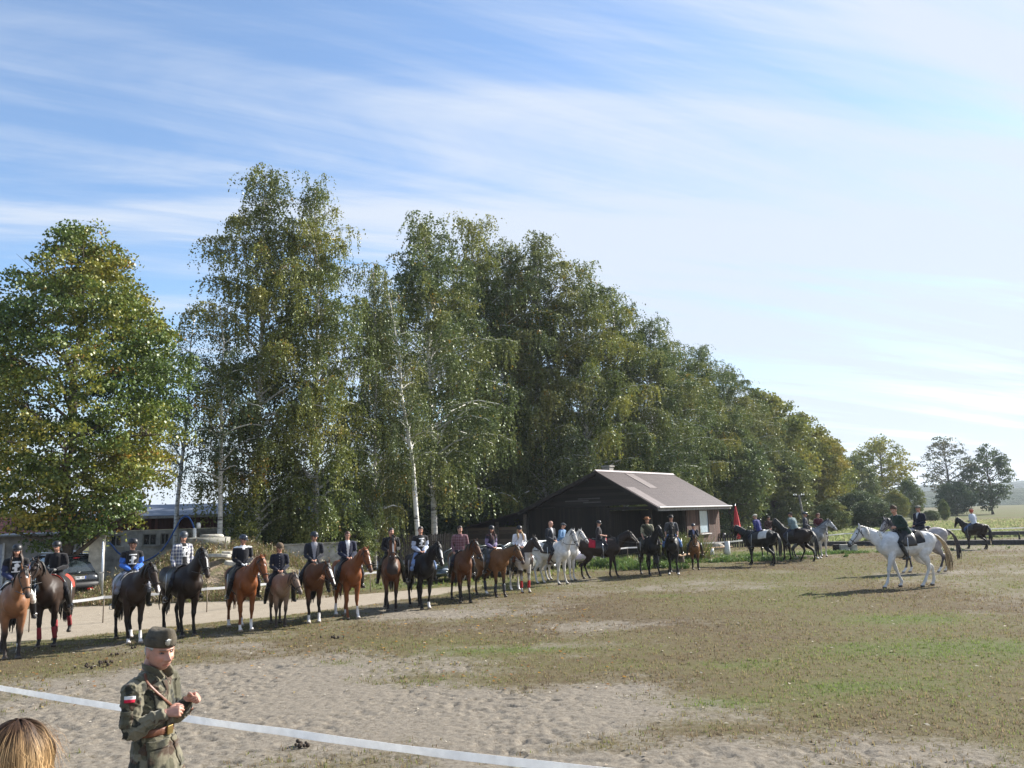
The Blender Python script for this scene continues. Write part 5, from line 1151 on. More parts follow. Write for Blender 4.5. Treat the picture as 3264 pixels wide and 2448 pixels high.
cast(2613, 1782, -22, 1.03, dict(coat='grey', neck=(44, 0), head=-50, pad=PAD_WHITE, socks=(.12, .12, .12, .12), legs=((.05, 0), (-.08, 0), (.1, 0), (-.08, 0))),
     'dapple grey horse with a pale face looking out along the rail', dict(top=(.05, .052, .065), pants=(.02, .02, .028), hat='helmet', hatcol=(.03, .035, .04), hatstripe=(.5, .5, .52), hair='short', haircol=(.35, .22, .1)), dict(hyaw=-20, arms='rest', lean=2),
     'rider in dark grey sweater and helmet with crossed hands on the dapple grey', 1.0)
cast(2840, 1874, 186, 1.16, dict(coat='bigwhite', neck=(25, -10), hyaw=-24, head=-52, pad=PAD_BLACK, padlen=.0, legs=((.30, 0), (-.33, 0), (.22, 0), (-.26, 0)), tailc=(.36, .27, .16), tail_out=.30, bridle=LEATHER, thick=1.04, voxel=.02, maneside=-1),
     'big white horse walking across the field with a pale brown tail and black bridle', dict(top=(.022, .042, .034), pants=(.02, .022, .025), hat='garrison', hatcol=(.09, .06, .04), hair='short', haircol=(.3, .16, .08), bulk=1.12, thick=.018, hem=.14, flare=1.12), dict(hyaw=38, hpitch=-2, arms='reins', lean=24, leg=.05),
     'rider in dark green coat and forage cap leaning forward and looking back', 1.12)
cast(2897, 1826, 176, 1.13, dict(coat='roan', neck=(38, 4), head=-58, face='strip', socks=(.2, .2, .2, .2), tailc=(.05, .04, .04), legs=((.2, 0), (-.15, 0), (.2, 0), (-.2, 0)), tail_out=.2),
     'roan grey horse with a dark mane walking beside the big white horse', dict(top=(.014, .016, .03), paint=p_lapel, pants=(.02, .02, .025), hat='flatcap', hatcol=(.12, .12, .09), hair='short', haircol=(.08, .05, .03)), dict(hyaw=60, arms='rest', lean=2, twist=25),
     'rider in navy blazer and flat cap turned towards the camera', 1.08)
cast(3088, 1749, 112, .93, dict(coat='darkbay', neck=(42, 4), head=-66, legs=((-.15, 0), (.18, 0), (-.2, 0), (.16, 0)), tail_out=.06),
     'dark bay horse far off by the white rail seen from behind', dict(top=(.50, .54, .60), pants=(.06, .10, .2), hair='curly', haircol=(.42, .06, .015), bulk=1.08), dict(hyaw=10, arms='reins', lean=4),
     'red-haired rider in a white sweater far off by the rail', 1.02)
# people on foot behind the horses
p = at(2092, 1812); r0_ = tag(empty('person', (p.x, p.y, 0), R(-60)), 'person on foot in dark clothes holding a red flower before the barn', 'person')
figure(r0_, stand_J(20, 5, 'flower'), dict(top=(.06, .05, .05), sleeve=.7, pants=(.03, .035, .05), hair='short', haircol=(.05, .03, .02), voxel=.014))
fl = Matrix.Rotation(R(-60), 3, 'Z') @ Vector((.38, .29, 1.22)) + Vector((p.x, p.y, 0)); fe = empty('flower', fl)
mb = MB(); mb.tube([(0, 0, -.16), (0, 0, .14)], .006, 5); mb.build('stem', plain('green_stem', (.06, .14, .04)), fe, True)
mb = MB()
for k in range(7): v, f = ball((.03 * math.cos(k), .03 * math.sin(k), .17 + .01 * (k % 2)), .03, 8); mb.add(v, f)
mb.build('blossom', plain('red_petals', (.6, .02, .03)), fe, True); tag(fe, 'red flower held up by the person on foot before the barn', 'flower')
# ------------------------------------------------------------ the barn
def planks(name, c, vertical=True, w=.14, rough=.85, lightness=.5):
    if name in MATS: return MATS[name]
    m, t, b = new_mat(name); co = obj_co(t); sp = t.nodes.new('ShaderNodeSeparateXYZ'); t.links.new(co, sp.inputs[0])
    ax = math_(t, 'ADD', sp.outputs[0], sp.outputs[1]) if vertical else sp.outputs[2]
    q = math_(t, 'DIVIDE', ax, w); fl = math_(t, 'FLOOR', q); fr = math_(t, 'FRACT', q)
    wn = t.nodes.new('ShaderNodeTexWhiteNoise'); wn.noise_dimensions = '1D'; t.links.new(fl, wn.inputs['W'])
    mp = t.nodes.new('ShaderNodeMapping'); mp.inputs['Scale'].default_value = (14, 14, 1.2) if vertical else (1.2, 1.2, 14); t.links.new(co, mp.inputs[0])
    g = noise_(t, mp.outputs[0], 2.0, 5, .65)
    v = math_(t, 'ADD', math_(t, 'MULTIPLY', wn.outputs[0], .7), math_(t, 'MULTIPLY', g, .9)); cc = ramp_(t, v, [(.2, tuple(x * .5 for x in c)), (.8, c), (1.4, tuple(min(1, x * 1.7) for x in c))])
    gap = ramp_(t, fr, [(.0, (0,) * 3), (.06, (1,) * 3), (.94, (1,) * 3), (1.0, (0,) * 3)])
    t.links.new(mixc(t, gap, tuple(x * .3 for x in c), cc), b.inputs['Base Color']); b.inputs['Roughness'].default_value = rough
    bump_(t, b, math_(t, 'ADD', gap, math_(t, 'MULTIPLY', g, .5)), .8, .02); MATS[name] = m; return m
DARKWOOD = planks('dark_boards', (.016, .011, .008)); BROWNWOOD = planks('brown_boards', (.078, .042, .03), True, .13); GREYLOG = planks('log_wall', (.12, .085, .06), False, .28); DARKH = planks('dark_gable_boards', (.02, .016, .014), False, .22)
BEAM = plain('dark_beam', (.028, .021, .017), .85, 0, .3, 8, .4); PALEBEAM = plain('weathered_board', (.28, .26, .24), .85, 0, .25, 6, .4)
m, t, b = new_mat('metal_tile_roof'); co = obj_co(t); sp = t.nodes.new('ShaderNodeSeparateXYZ'); t.links.new(co, sp.inputs[0])
wy = math_(t, 'SINE', math_(t, 'MULTIPLY', sp.outputs[1], 34)); wx = math_(t, 'FRACT', math_(t, 'MULTIPLY', sp.outputs[0], 2.9))
t.links.new(ramp_(t, noise_(t, co, 1.2, 6, .65), [(.3, (.055, .039, .036)), (.7, (.082, .059, .054))]), b.inputs['Base Color']); b.inputs['Roughness'].default_value = .5
bump_(t, b, math_(t, 'ADD', math_(t, 'MULTIPLY', wy, .35), wx), 1.0, .035); ROOFM = m
PATCH = plain('faded_roof_sheet', (.118, .09, .085), .55, 0, .1, 3, .2)
barn = empty('barn', (5.1, 52.0, 0), -math.atan2(.594, .805)); tag(barn, 'dark wooden barn with a brown metal tile roof and an open corner porch', 'barn')
def slab(p0, p1, y0, y1, th):       # roof slab between two eave points (x,z) with thickness th
    (xa, za), (xb, zb) = p0, p1; return [(xa, y0, za), (xb, y0, zb), (xb, y0, zb - th), (xa, y0, za - th)], (0, y1 - y0, 0)
mb = MB(); mb.prism(*slab((0, 5.35), (4.25, 2.92), 0, 11.2, .07)); rf = mb.build('roof', ROOFM, barn)
mb = MB(); mb.prism(*slab((-6.1, 2.95), (-.003, 5.35), 0, 11.2, .07)); mb.prism(*slab((-11.6, 1.85), (-6.103, 2.95), .2, 7.0, .06)); mb.build('rear_roof', ROOFM, barn)
mb = MB(); mb.prism([(-.16, -.02, 5.30), (0, -.02, 5.42), (.16, -.02, 5.30)], (0, 11.24, 0)); mb.build('ridge_cap', plain('ridge_metal', (.36, .31, .31), .5), rf)
def sl(x): return 5.35 - (5.35 - 2.92) / 4.25 * x
for (x0, x1, y0, y1) in ((.25, 2.05, 3.4, 4.5), (2.0, 4.2, .12, 1.35)):
    mb = MB(); mb.prism([(x0, y0, sl(x0) + .03), (x1, y0, sl(x1) + .03), (x1, y0, sl(x1) + .006), (x0, y0, sl(x0) + .006)], (0, y1 - y0, 0)); mb.build('roof_sheet', PATCH, rf)
mb = MB(); mb.box((4.27, 5.6, 2.80), (.035, 11.3, .20)); mb.build('fascia', PALEBEAM, barn)
mb = MB(); mb.tube([(4.36, -.05, 2.92), (4.36, 11.25, 2.90)], .055, 8); mb.build('gutter', plain('gutter_metal', (.45, .43, .43), .4, .3), barn)
mb = MB(); mb.prism([(0, -.04, 5.32), (4.25, -.04, 2.89), (4.25, -.04, 2.67), (0, -.04, 5.10)], (0, .035, 0)); mb.prism([(0, -.041, 5.32), (0, -.041, 5.10), (-6.1, -.041, 2.70), (-6.1, -.041, 2.92)], (0, .035, 0)); mb.build('barge_board', BEAM, barn)
mb = MB(); mb.prism([(-6.0, .9, 0), (.3, .9, 0), (.3, .9, 3.1), (-5.3, .9, 3.1), (-6.0, .9, 2.85)], (0, .12, 0))
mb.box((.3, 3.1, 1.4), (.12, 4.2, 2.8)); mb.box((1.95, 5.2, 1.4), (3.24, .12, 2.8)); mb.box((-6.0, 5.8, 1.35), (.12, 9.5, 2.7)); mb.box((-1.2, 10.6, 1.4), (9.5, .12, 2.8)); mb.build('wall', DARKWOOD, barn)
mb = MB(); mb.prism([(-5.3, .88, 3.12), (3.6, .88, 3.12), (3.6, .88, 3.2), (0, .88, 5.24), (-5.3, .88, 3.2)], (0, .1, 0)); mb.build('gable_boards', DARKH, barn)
for z, x0, x1 in ((3.62, -1.9, -.25), (3.38, -1.5, -.2), (3.5, -2.9, -1.1)):  # light gaps of the upper gable, painted as pale strips
    mb = MB(); mb.box(((x0 + x1) / 2, .86, z), (x1 - x0, .02, .07)); mb.build('light_gap', plain('light_gap_paint', (.12, .11, .11), .8), barn)
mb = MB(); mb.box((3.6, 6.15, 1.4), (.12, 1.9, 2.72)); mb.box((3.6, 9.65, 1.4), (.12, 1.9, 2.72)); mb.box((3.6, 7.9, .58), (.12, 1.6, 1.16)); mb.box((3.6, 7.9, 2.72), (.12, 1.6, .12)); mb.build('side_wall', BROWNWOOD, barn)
wb = MB()
for y, z, a, c in ((7.12, 1.9, .1, 1.54), (8.68, 1.9, .1, 1.54), (7.9, 1.14, 1.7, .07), (7.9, 2.66, 1.7, .07)): wb.box((3.68, y, z), (.06, a, c))
wf = wb.build('window', plain('window_frame_paint', (.10, .065, .05), .6), barn)
mb = MB(); mb.box((3.63, 7.9, 1.9), (.02, 1.46, 1.46)); mb.build('pane', plain('window_pane_blue', (.42, .52, .60), .08, bump=0, var=.1, scale=1.5, coat=.8), wf)
mb = MB(); mb.box((3.74, 7.9, 1.09), (.16, 1.75, .05)); mb.build('sill', plain('white_sill', (.65, .64, .62), .6), wf)
for x, y in ((3.25, .92), (.35, .84), (3.5, 5.1), (-5.9, .82)): mb = MB(); mb.box((x, y, 1.4), (.17, .15, 2.85)); mb.build('post', BEAM, barn)
mb = MB(); mb.box((1.8, .9, 2.92), (3.5, .14, .2)); mb.box((3.5, 3.0, 2.86), (.14, 4.3, .2)); mb.build('beam', BEAM, barn)
mb = MB(); mb.box((-8.75, 1.0, .95), (5.4, .16, 1.9), taper=1); mb.build('log_wall', GREYLOG, barn)
for x, h in ((-6.15, 2.75), (-8.6, 2.3), (-11.4, 1.8)): mb = MB(); mb.box((x, .80, h / 2), (.2, .18, h)); mb.build('post', plain('grey_post', (.17, .14, .115), .85, 0, .3), barn)
mb = MB(); mb.box((-.9, 3.2, 5.30), (.55, .55, .8)); ch = mb.build('chimney', plain('chimney_block', (.34, .32, .28), .95, 0, .2), barn)
mb = MB(); mb.box((-.9, 3.2, 5.76), (.66, .66, .1)); mb.build('chimney_cap', plain('chimney_block', (.34, .32, .28)), ch)
# ------------------------------------------------------------ low building, shed, wall pieces
b0 = atd(296, 1700, 44); b1_ = atd(1200, 1700, 48); L_ = math.hypot(b1_.x - b0.x, b1_.y - b0.y); yw = math.atan2(b1_.y - b0.y, b1_.x - b0.x)
bl = tag(empty('stable_building', (b0.x, b0.y, 0), yw), 'long low whitewashed building with small windows and a dark grey roof behind the trees', 'building')
WHITEWASH = plain('whitewash', (.50, .48, .43), .95, 0, .3, 1.6, .3); GREYROOF = plain('grey_roof', (.13, .15, .19), .6, 0, .2, 2, .2)
def upx(px): # distance along the facade of a photo column
    d = ray(px, 1700); n = Vector((-math.sin(yw), math.cos(yw))); t_ = (b0.x * n.x + b0.y * n.y) / (d.x * n.x + d.y * n.y); return (d.x * t_ - b0.x) * math.cos(yw) + (d.y * t_ - b0.y) * math.sin(yw)
wins = [(351, 388), (455, 500), (512, 540), (600, 640), (768, 811), (814, 850), (960, 1000), (1060, 1095)]
mb = MB(); mb.box((L_ / 2, .2, .84), (L_, .4, 1.68)); mb.box((L_ / 2, .2, 2.40), (L_, .4, .20)); e0 = 0
for a, c in wins + [(1200, 1201)]:
    u0_, u1_ = upx(a), min(upx(c), L_); mb.box(((e0 + u0_) / 2, .2, 1.99), (u0_ - e0, .398, .62)); e0 = u1_
mb.box((.2, 4.3, 1.25), (.4, 7.8, 2.5)); mb.box((L_ - .2, 4.3, 1.25), (.4, 7.8, 2.5)); mb.build('wall', WHITEWASH, bl)
for a, c in wins:
    u0_, u1_ = upx(a), upx(c); wdt = u1_ - u0_; mb = MB()
    for x, z, dx_, dz_ in ((u0_ + .03, 1.99, .06, .62), (u1_ - .03, 1.99, .06, .62), ((u0_ + u1_) / 2, 1.99, .05, .62), ((u0_ + u1_) / 2, 1.71, wdt, .06), ((u0_ + u1_) / 2, 2.27, wdt, .06)): mb.box((x, .10, z), (dx_ - .004, .06, dz_ - .004))
    w_ = mb.build('window', plain('old_frame', (.35, .34, .31), .7), bl)
    mb = MB(); mb.box(((u0_ + u1_) / 2, .16, 1.99), (wdt, .02, .60)); mb.build('pane', plain('dark_glass', (.02, .025, .03), .08, bump=0, coat=.5), w_)
    mb = MB(); mb.box(((u0_ + u1_) / 2, -.05, 1.66), (wdt + .2, .14, .05)); mb.build('sill', WHITEWASH, w_)
mb = MB(); mb.box((L_ / 2, .16, 2.90), (L_, .3, .78)); mb.build('board_band', planks('red_brown_boards', (.085, .03, .025), True, .16), bl)
mb = MB(); mb.prism([(-.4, -.7, 3.25), (-.4, 4.3, 3.95), (-.4, 8.8, 3.2), (-.4, 8.8, 3.08), (-.4, 4.3, 3.82), (-.4, -.7, 3.12)], (L_ + .8, 0, 0)); mb.build('roof', GREYROOF, bl)
mb = MB(); mb.box((L_ / 2, -.72, 3.16), (L_ + .8, .04, .12)); mb.build('fascia', PALEBEAM, bl)
s0 = atd(-330, 1720, 36); s1 = atd(205, 1720, 38); sl_ = (s1 - s0).xy.length; sy = math.atan2(s1.y - s0.y, s1.x - s0.x)
sh_ = tag(empty('shed', (s0.x, s0.y, 0), sy), 'pale shed with a red tile roof behind the broad yellow-green tree', 'shed')
mb = MB(); mb.box((sl_ / 2, 2, 1.25), (sl_, 4, 2.5)); mb.build('wall', plain('shed_plaster', (.35, .34, .32), .95, 0, .25, 2), sh_)
mb = MB(); mb.prism([(-.3, -.7, 2.55), (-.3, 2, 3.5), (-.3, 4.6, 2.5), (-.3, 4.6, 2.4), (-.3, 2, 3.38), (-.3, -.7, 2.45)], (sl_ + .6, 0, 0)); mb.build('roof', plain('red_tiles', (.30, .10, .06), .8, 0, .3, 6), sh_)
mb = MB(); mb.tube([(-.3, -.76, 2.5), (sl_ + .3, -.76, 2.5)], .07, 8); mb.build('gutter', plain('zinc', (.5, .52, .53), .35, .6), sh_)
mb = MB(); mb.box((sl_ - 3.2, -.04, 1.05), (1.5, .06, 2.1)); dr = mb.build('door', plain('pale_blue_door', (.42, .46, .54), .6), sh_)
for x in (-4.0, -2.4): mb = MB(); mb.box((sl_ + x, -.06, 1.08), (.09, .1, 2.16)); mb.build('door_post', plain('white_paint', (.66, .65, .62), .6), sh_)
def simple(name, label, cat, mbs, loc=(0, 0, 0), yaw=0, **kw):
    e = tag(empty(name, loc, yaw), label, cat, kw.get('group'))
    for nm, mb_, mt, *r in mbs: mb_.build(nm, mt, e, *(r or [False]))
    return e
CONC = plain('old_concrete', (.42, .40, .35), .95, 0, .25, 3, .6); CONCD = plain('weathered_concrete', (.30, .29, .25), .95, 0, .3, 3, .7)
p = atd(307, 1800, 33.5); simple('wall_pier', 'lit concrete wall piece standing beside the dark off-road car', 'wall', [('pier', MB().box((0, 0, 1.15), (.55, .3, 2.35)), CONC), ('pier_cap', MB().box((0, 0, 2.36), (.62, .36, .08)), CONCD)], (p.x, p.y, 0), R(20))
p = atd(335, 1800, 30.5); simple('metal_post', 'thin galvanised metal post beside the concrete wall piece', 'post', [('tube', MB().tube([(-.05, 0, 0), (-.12, 0, 2.2)], .035, 10), plain('galvanised', (.5, .53, .57), .35, .7), True), ('bracket', MB().box((-.1, 0, 1.1), (.14, .1, .05)), METAL)], (p.x, p.y, 0))
p = atd(300, 1800, 34); simple('drain_pipe', 'dark thin pipe in front of the concrete wall piece', 'pipe', [('tube', MB().tube([(-.25, -.5, 0), (-.25, -.5, 2.35)], .04, 8), plain('dark_pipe', (.06, .05, .05), .5), True), ('clip', MB().box((-.25, -.45, 1.6), (.12, .12, .04)), METAL)], (p.x, p.y, 0))
# earth bank with the well
mc = atd(700, 1700, 36.5); nn = 90; xx, yy = np.meshgrid(np.linspace(-7.5, 7.5, nn), np.linspace(-7.5, 6, nn)); rr = np.sqrt((xx / np.where(xx < 0, 5.2, 6.6)) ** 2 + (np.where(yy < 0, yy / 7.2, yy / 5.5)) ** 2)
zz_ = 1.62 * (1 - sstep(.12, .98, rr)) + (fbm(xx + 50, yy + 50, .9, 91, 4) - .5) * .38 * (1 - sstep(.5, 1.0, rr)) - .06 - .3 * sstep(.95, 1.1, rr)
ii = np.arange(nn * nn).reshape(nn, nn); me = np_mesh('earth_bank', np.stack([xx.ravel() + mc.x, yy.ravel() + mc.y, zz_.ravel()], 1), np.stack([ii[:-1, :-1].ravel(), ii[:-1, 1:].ravel(), ii[1:, 1:].ravel(), ii[1:, :-1].ravel()], 1))
m, t, b = new_mat('bank_mat'); co = obj_co(t); f1 = noise_(t, co, 1.3, 7, .7)
t.links.new(ramp_(t, f1, [(.3, (.10, .12, .04)), (.45, (.16, .14, .07)), (.55, (.25, .19, .13)), (.7, (.34, .28, .22))]), b.inputs['Base Color']); b.inputs['Roughness'].default_value = .95; bump_(t, b, noise_(t, co, 5, 6, .7), 1, .08)
tag(mesh_obj('earth_bank', me, m), kind='structure')
def bank_z(X, Y):
    x, y = X - mc.x, Y - mc.y; r = np.sqrt((x / np.where(x < 0, 5.2, 6.6)) ** 2 + (np.where(y < 0, y / 7.2, y / 5.5)) ** 2); return 1.62 * (1 - sstep(.12, .98, r)) + (fbm(x + 50, y + 50, .9, 91, 4) - .5) * .38 * (1 - sstep(.5, 1.0, r)) - .06
def weedfield(name, n, fx, fy, fz, h, w, cols, seed, label, cat='weeds'):
    rg = np.random.default_rng(seed); X, Y = fx(rg, n), fy(rg, n); nc = fbm(X, Y, 1.1, seed, 3); k = nc > .45; X, Y, nc = X[k], Y[k], nc[k]; X = np.repeat(X, 7) + rg.normal(0, .06, len(X) * 7); Y = np.repeat(Y, 7) + rg.normal(0, .06, len(Y) * 7); nc = np.repeat(nc, 7); n = len(X)
    Z = fz(X, Y); a = rg.uniform(0, 6.28, n); hh = rg.uniform(*h, n) * (nc * 1.6); ww = rg.uniform(*w, n); lx, ly = rg.normal(0, .4, n) * hh, rg.normal(0, .4, n) * hh
    P0 = np.stack([X - np.cos(a) * ww, Y - np.sin(a) * ww, Z], 1); P1 = np.stack([X + np.cos(a) * ww, Y + np.sin(a) * ww, Z], 1); P2 = np.stack([X + lx, Y + ly, Z + hh], 1)
    m_ = rg.integers(0, n, n * 2); LP = np.stack([X[m_] + lx[m_] * .7 + rg.normal(0, .05, n * 2), Y[m_] + ly[m_] * .7, Z[m_] + hh[m_] * rg.uniform(.2, 1.05, n * 2)], 1); LV, LF = leaves(LP, (.04, .10), rg)
    V = np.concatenate([np.stack([P0, P1, P2, P2], 1).reshape(-1, 3), LV]); F = np.arange(len(V)).reshape(-1, 4)
    me = np_mesh(name, V, F); C = np.array(cols)[rg.integers(0, len(cols), len(F))] * rg.uniform(.7, 1.3, (len(F), 1)); set_col(me, np.repeat(C, 4, 0)); return tag(mesh_obj(name, me, LEAF, smooth=False), label, cat, kind='stuff')
weedfield('bank_weeds', 2600, lambda r, n: mc.x + r.uniform(-4.9, 6.3, n), lambda r, n: mc.y + r.uniform(-6.8, 2, n), bank_z, (.15, .6), (.01, .025), [(.20, .19, .07), (.15, .18, .05), (.24, .17, .09), (.30, .23, .13)], 91, 'tall dry weeds covering the earth bank')
p = atd(661, 1750, 36.5); wz = 1.35
simple('concrete_well', 'round concrete well ring on the earth bank with a lid on top', 'well', [('ring', MB().lathe([(.0, -.6), (.92, -.6), (.92, .50), (.95, .52), (.95, .78), (.80, .80), (.0, .80)], 28), CONCD, True),
       ('lid', MB().lathe([(.0, .80), (.50, .80), (.50, .87), (.42, .93), (0, .93)], 22, (.18, 0, 0)), CONC, True), ('corner_block', MB().box((.82, -.2, .68), (.22, .2, .2)), CONC)], (p.x, p.y, wz))
hose = [atd(310, 1700, 37.5), atd(350, 1730, 37.2), atd(385, 1768, 37), atd(450, 1790, 37), atd(500, 1768, 37), atd(532, 1732, 37), atd(556, 1690, 37), atd(574, 1658, 37), atd(590, 1646, 37), atd(604, 1652, 37), atd(615, 1672, 37), atd(620, 1692, 37)]
mb = MB(); V_, F_ = loft([(q, .038, .038) for q in hose], 8, 4); mb.add(V_, F_); e = tag(empty('hose', hose[-1]), 'blue hose arching up from a white pipe by the concrete well', 'hose'); o = mb.build('hose_tube', plain('blue_plastic', (.012, .07, .28), .35, bump=0), e, True); o.location = -hose[-1]
mb = MB(); mb.tube([(0, 0, .1), (.02, 0, -.45)], .075, 10); mb.build('white_pipe', plain('white_pipe', (.75, .75, .73), .5), e, True)
p = atd(633, 1675, 37.3); simple('yard_lamp', 'small white lamp on a bracket above the concrete well', 'lamp', [('lamp_shade', MB().lathe([(.03, -.13), (.085, -.12), (.09, .08), (.05, .13)], 12), plain('white_lamp', (.8, .8, .78), .4), True), ('bracket', MB().tube([(-.05, 0, .05), (-.12, 0, -.9)], .02, 6), BEAM, True)], p)
def slabstone(px, py, Y, d, yw_, label, mat=CONC):
    p = atd(px, py, Y); n = random.Random(px); mb = MB(); k = 9; P = [(d[0] / 2 * math.cos(6.283 * i / k) * n.uniform(.75, 1.1), d[1] / 2 * math.sin(6.283 * i / k) * n.uniform(.75, 1.1), -d[2] / 2) for i in range(k)]
    mb.prism(P, (n.uniform(-.05, .05), 0, d[2])); o = mb.build('stone_slab', mat, None, False, .03); o.location = p; o.rotation_euler = (n.uniform(-.2, .2), n.uniform(-.15, .15), yw_); return tag(o, label, 'slab', 'stone slabs on the earth bank')
slabstone(697, 1772, 33.2, (1.1, .8, .14), .2, 'largest flat stone slab lying on the earth bank behind the brown velvet helmet rider'); slabstone(730, 1762, 34, (.8, .5, .12), 1.2, 'small pale slab at the top of the heap on the earth bank')
slabstone(742, 1795, 32.2, (.7, .6, .16), 2.0, 'tilted slab low on the earth bank beside the rider with white collar'); slabstone(640, 1790, 32.6, (.7, .5, .1), .9, 'darker slab half buried behind the checked shirt rider', CONCD)
w0 = atd(905, 1780, 39.5); w1 = atd(1135, 1780, 41); ln = (w1 - w0).xy.length
simple('garden_wall', 'patchy whitewashed wall under the hanging birch twigs', 'wall', [('wall', MB().box((ln / 2, 0, .80), (ln, .25, 1.6)), plain('patchy_plaster', (.27, .27, .255), .95, 0, .45, 1.8, .4)), ('coping', MB().box((ln / 2, 0, 1.64), (ln + .1, .34, .07)), CONCD)], (w0.x, w0.y, 0), math.atan2(w1.y - w0.y, w1.x - w0.x))
def picket(name, label, pa, pb, n, h, mat, rails=True, post=True):
    ln = (pb - pa).xy.length; e = tag(empty(name, (pa.x, pa.y, 0), math.atan2(pb.y - pa.y, pb.x - pa.x)), label, 'fence'); mb = MB(); rd = random.Random(n)
    for k in range(n): mb.box((k * ln / (n - 1), -.03, h / 2 + rd.uniform(-.04, .04)), (ln / n * .72, .025, h + rd.uniform(-.08, .08)))
    mb.build('pickets', mat, e)
    for z in (.3, h * .75): m2 = MB(); m2.box((ln / 2, .02, z), (ln, .05, .09)); m2.build('rail', mat, e)
    for k in range(int(ln / 3) + 1): m2 = MB(); m2.box((k * 3, .1, h / 2), (.1, .1, h + .1)); m2.build('post', mat, e)
picket('board_fence', 'dark board fence in the shade under the white birch trunks', atd(1120, 1700, 46), atd(1470, 1700, 50), 60, 1.75, DARKWOOD)
picket('picket_fence', 'low dark picket fence between the barn and the red parasol', atd(2264, 1700, 57.8), atd(2480, 1700, 60), 30, 1.0, DARKWOOD)
# ------------------------------------------------------------ white tape fence round the field
def thin_tape(name, c):
    m = bpy.data.materials.new(name); m.use_nodes = True; t = m.node_tree; t.nodes.remove(t.nodes['Principled BSDF']); f = ramp_(t, noise_(t, obj_co(t), 9, 5, .7), [(.3, tuple(q * .86 for q in c)), (.7, c)])
    d = t.nodes.new('ShaderNodeBsdfDiffuse'); r = t.nodes.new('ShaderNodeBsdfTranslucent'); x = t.nodes.new('ShaderNodeMixShader'); x.inputs[0].default_value = .42; t.links.new(f, d.inputs[0]); t.links.new(f, r.inputs[0]); t.links.new(d.outputs[0], x.inputs[1]); t.links.new(r.outputs[0], x.inputs[2]); t.links.new(x.outputs[0], t.nodes['Material Output'].inputs[0]); return m
TAPE = thin_tape('white_tape', (.82, .82, .82))
pts_ = [(-260, 1962), (95, 1928), (330, 1904), (660, 1877), (930, 1851), (1180, 1826), (1400, 1801), (1700, 1772), (2000, 1746), (2250, 1731), (2380, 1721), (2560, 1711), (2690, 1701), (2990, 1688), (3264, 1682), (3700, 1676)]
W3 = [at(x, y, .72) for x, y in pts_]; fe = tag(empty('tape_fence', (0, 0, 0)), 'white tape rail on short posts running behind the horses along the field', 'fence')
def ribbon(P, w, th, mat, parent, name, sag=.0, tw=0.0, sub=8, seed=1):
    V = []; F = []; rd = random.Random(seed); k = 0; Q = []
    for a, b_ in zip(P, P[1:]):
        for i in range(sub): u = i / sub; Q.append(a.lerp(b_, u) + Vector((0, 0, -sag * 4 * u * (1 - u))))
    Q.append(P[-1])
    for i, q in enumerate(Q):
        d = (Q[min(i + 1, len(Q) - 1)] - Q[max(i - 1, 0)]).normalized(); s_ = d.cross(Vector((0, 0, 1))).normalized(); a = tw * (math.sin(i * .35 + seed) + .5 * math.sin(i * .83)); up_ = (Vector((0, 0, 1)) * math.cos(a) + s_ * math.sin(a)); nn_ = up_.cross(d)
        for sa, sb in ((-1, -1), (-1, 1), (1, 1), (1, -1)): V.append(q + up_ * (w / 2 * sa) + nn_ * (th / 2 * sb))
    for i in range(len(Q) - 1):
        for j in range(4): F.append((i * 4 + j, i * 4 + (j + 1) % 4, i * 4 + 4 + (j + 1) % 4, i * 4 + 4 + j))
    F.append((0, 3, 2, 1)); e = (len(Q) - 1) * 4; F.append((e, e + 1, e + 2, e + 3)); mb = MB(); mb.add(V, F); return mb.build(name, mat, parent, False)
ribbon(W3, .075, .01, TAPE, fe, 'tape', .03, .15)
for i, q in enumerate(W3):
    mb = MB(); mb.tube([(q.x, q.y + .03, 0), (q.x, q.y + .03, .78)], .018, 6); mb.build('post', plain('fence_post', (.20, .16, .12), .9), fe, True)
    if i % 2 == 0 and 8 < i < 15: r_2 = W3[i].lerp(W3[i + 1], .5); mb = MB(); mb.tube([(r_2.x, r_2.y + .03, 0), (r_2.x, r_2.y + .03, .76)], .025, 6); mb.build('post', plain('fence_post', (.20, .16, .12), .9), fe, True)
ft = tag(empty('tape_barrier', (0, 0, 0)), 'broad white tape stretched across the front behind the man in camouflage', 'tape')
TW = [at(x, y, 1.0) for x, y in ((-900, 2120), (0, 2193), (390, 2257), (593, 2290), (900, 2332), (1311, 2390), (1840, 2450), (2600, 2520))]
ribbon(TW, .060, .003, thin_tape('front_tape', (.86, .87, .88)), ft, 'tape', .004, .18, 14, 3)
for q in (TW[0], TW[-1]): mb = MB(); mb.tube([(q.x, q.y + .03, 0), (q.x, q.y + .03, 1.1)], .03, 8); mb.build('stake', plain('fence_post', (.20, .16, .12)), ft, True)
# low board barrier at the far side of the field
def barrier(label, pa, pb, h, z0=0.0):
    ln = (pb - pa).xy.length; e = tag(empty('board_barrier', (pa.x, pa.y, 0), math.atan2(pb.y - pa.y, pb.x - pa.x)), label, 'barrier', 'low barriers at the far edge of the field')
    n = int(ln / 3.2) + 1
    for k in range(n): mb = MB(); mb.box(((k + .5) * ln / n, 0, z0 + h / 2), (ln / n - .04, .12, h)); mb.build('board', plain('tarred_board', (.05, .047, .045), .8, 0, .3), e)
    mb = MB(); mb.box((ln / 2, 0, z0 + h + .025), (ln, .2, .045)); mb.build('top_board', PALEBEAM, e)
    if z0 > 0:
        for k in range(n + 1): mb = MB(); mb.box((k * ln / n, .1, z0 / 2), (.1, .1, z0)); mb.build('post', BEAM, e)
barrier('low dark board barrier with a pale top edge below the white rail', at(2560, 1741), at(3700, 1733), .26)
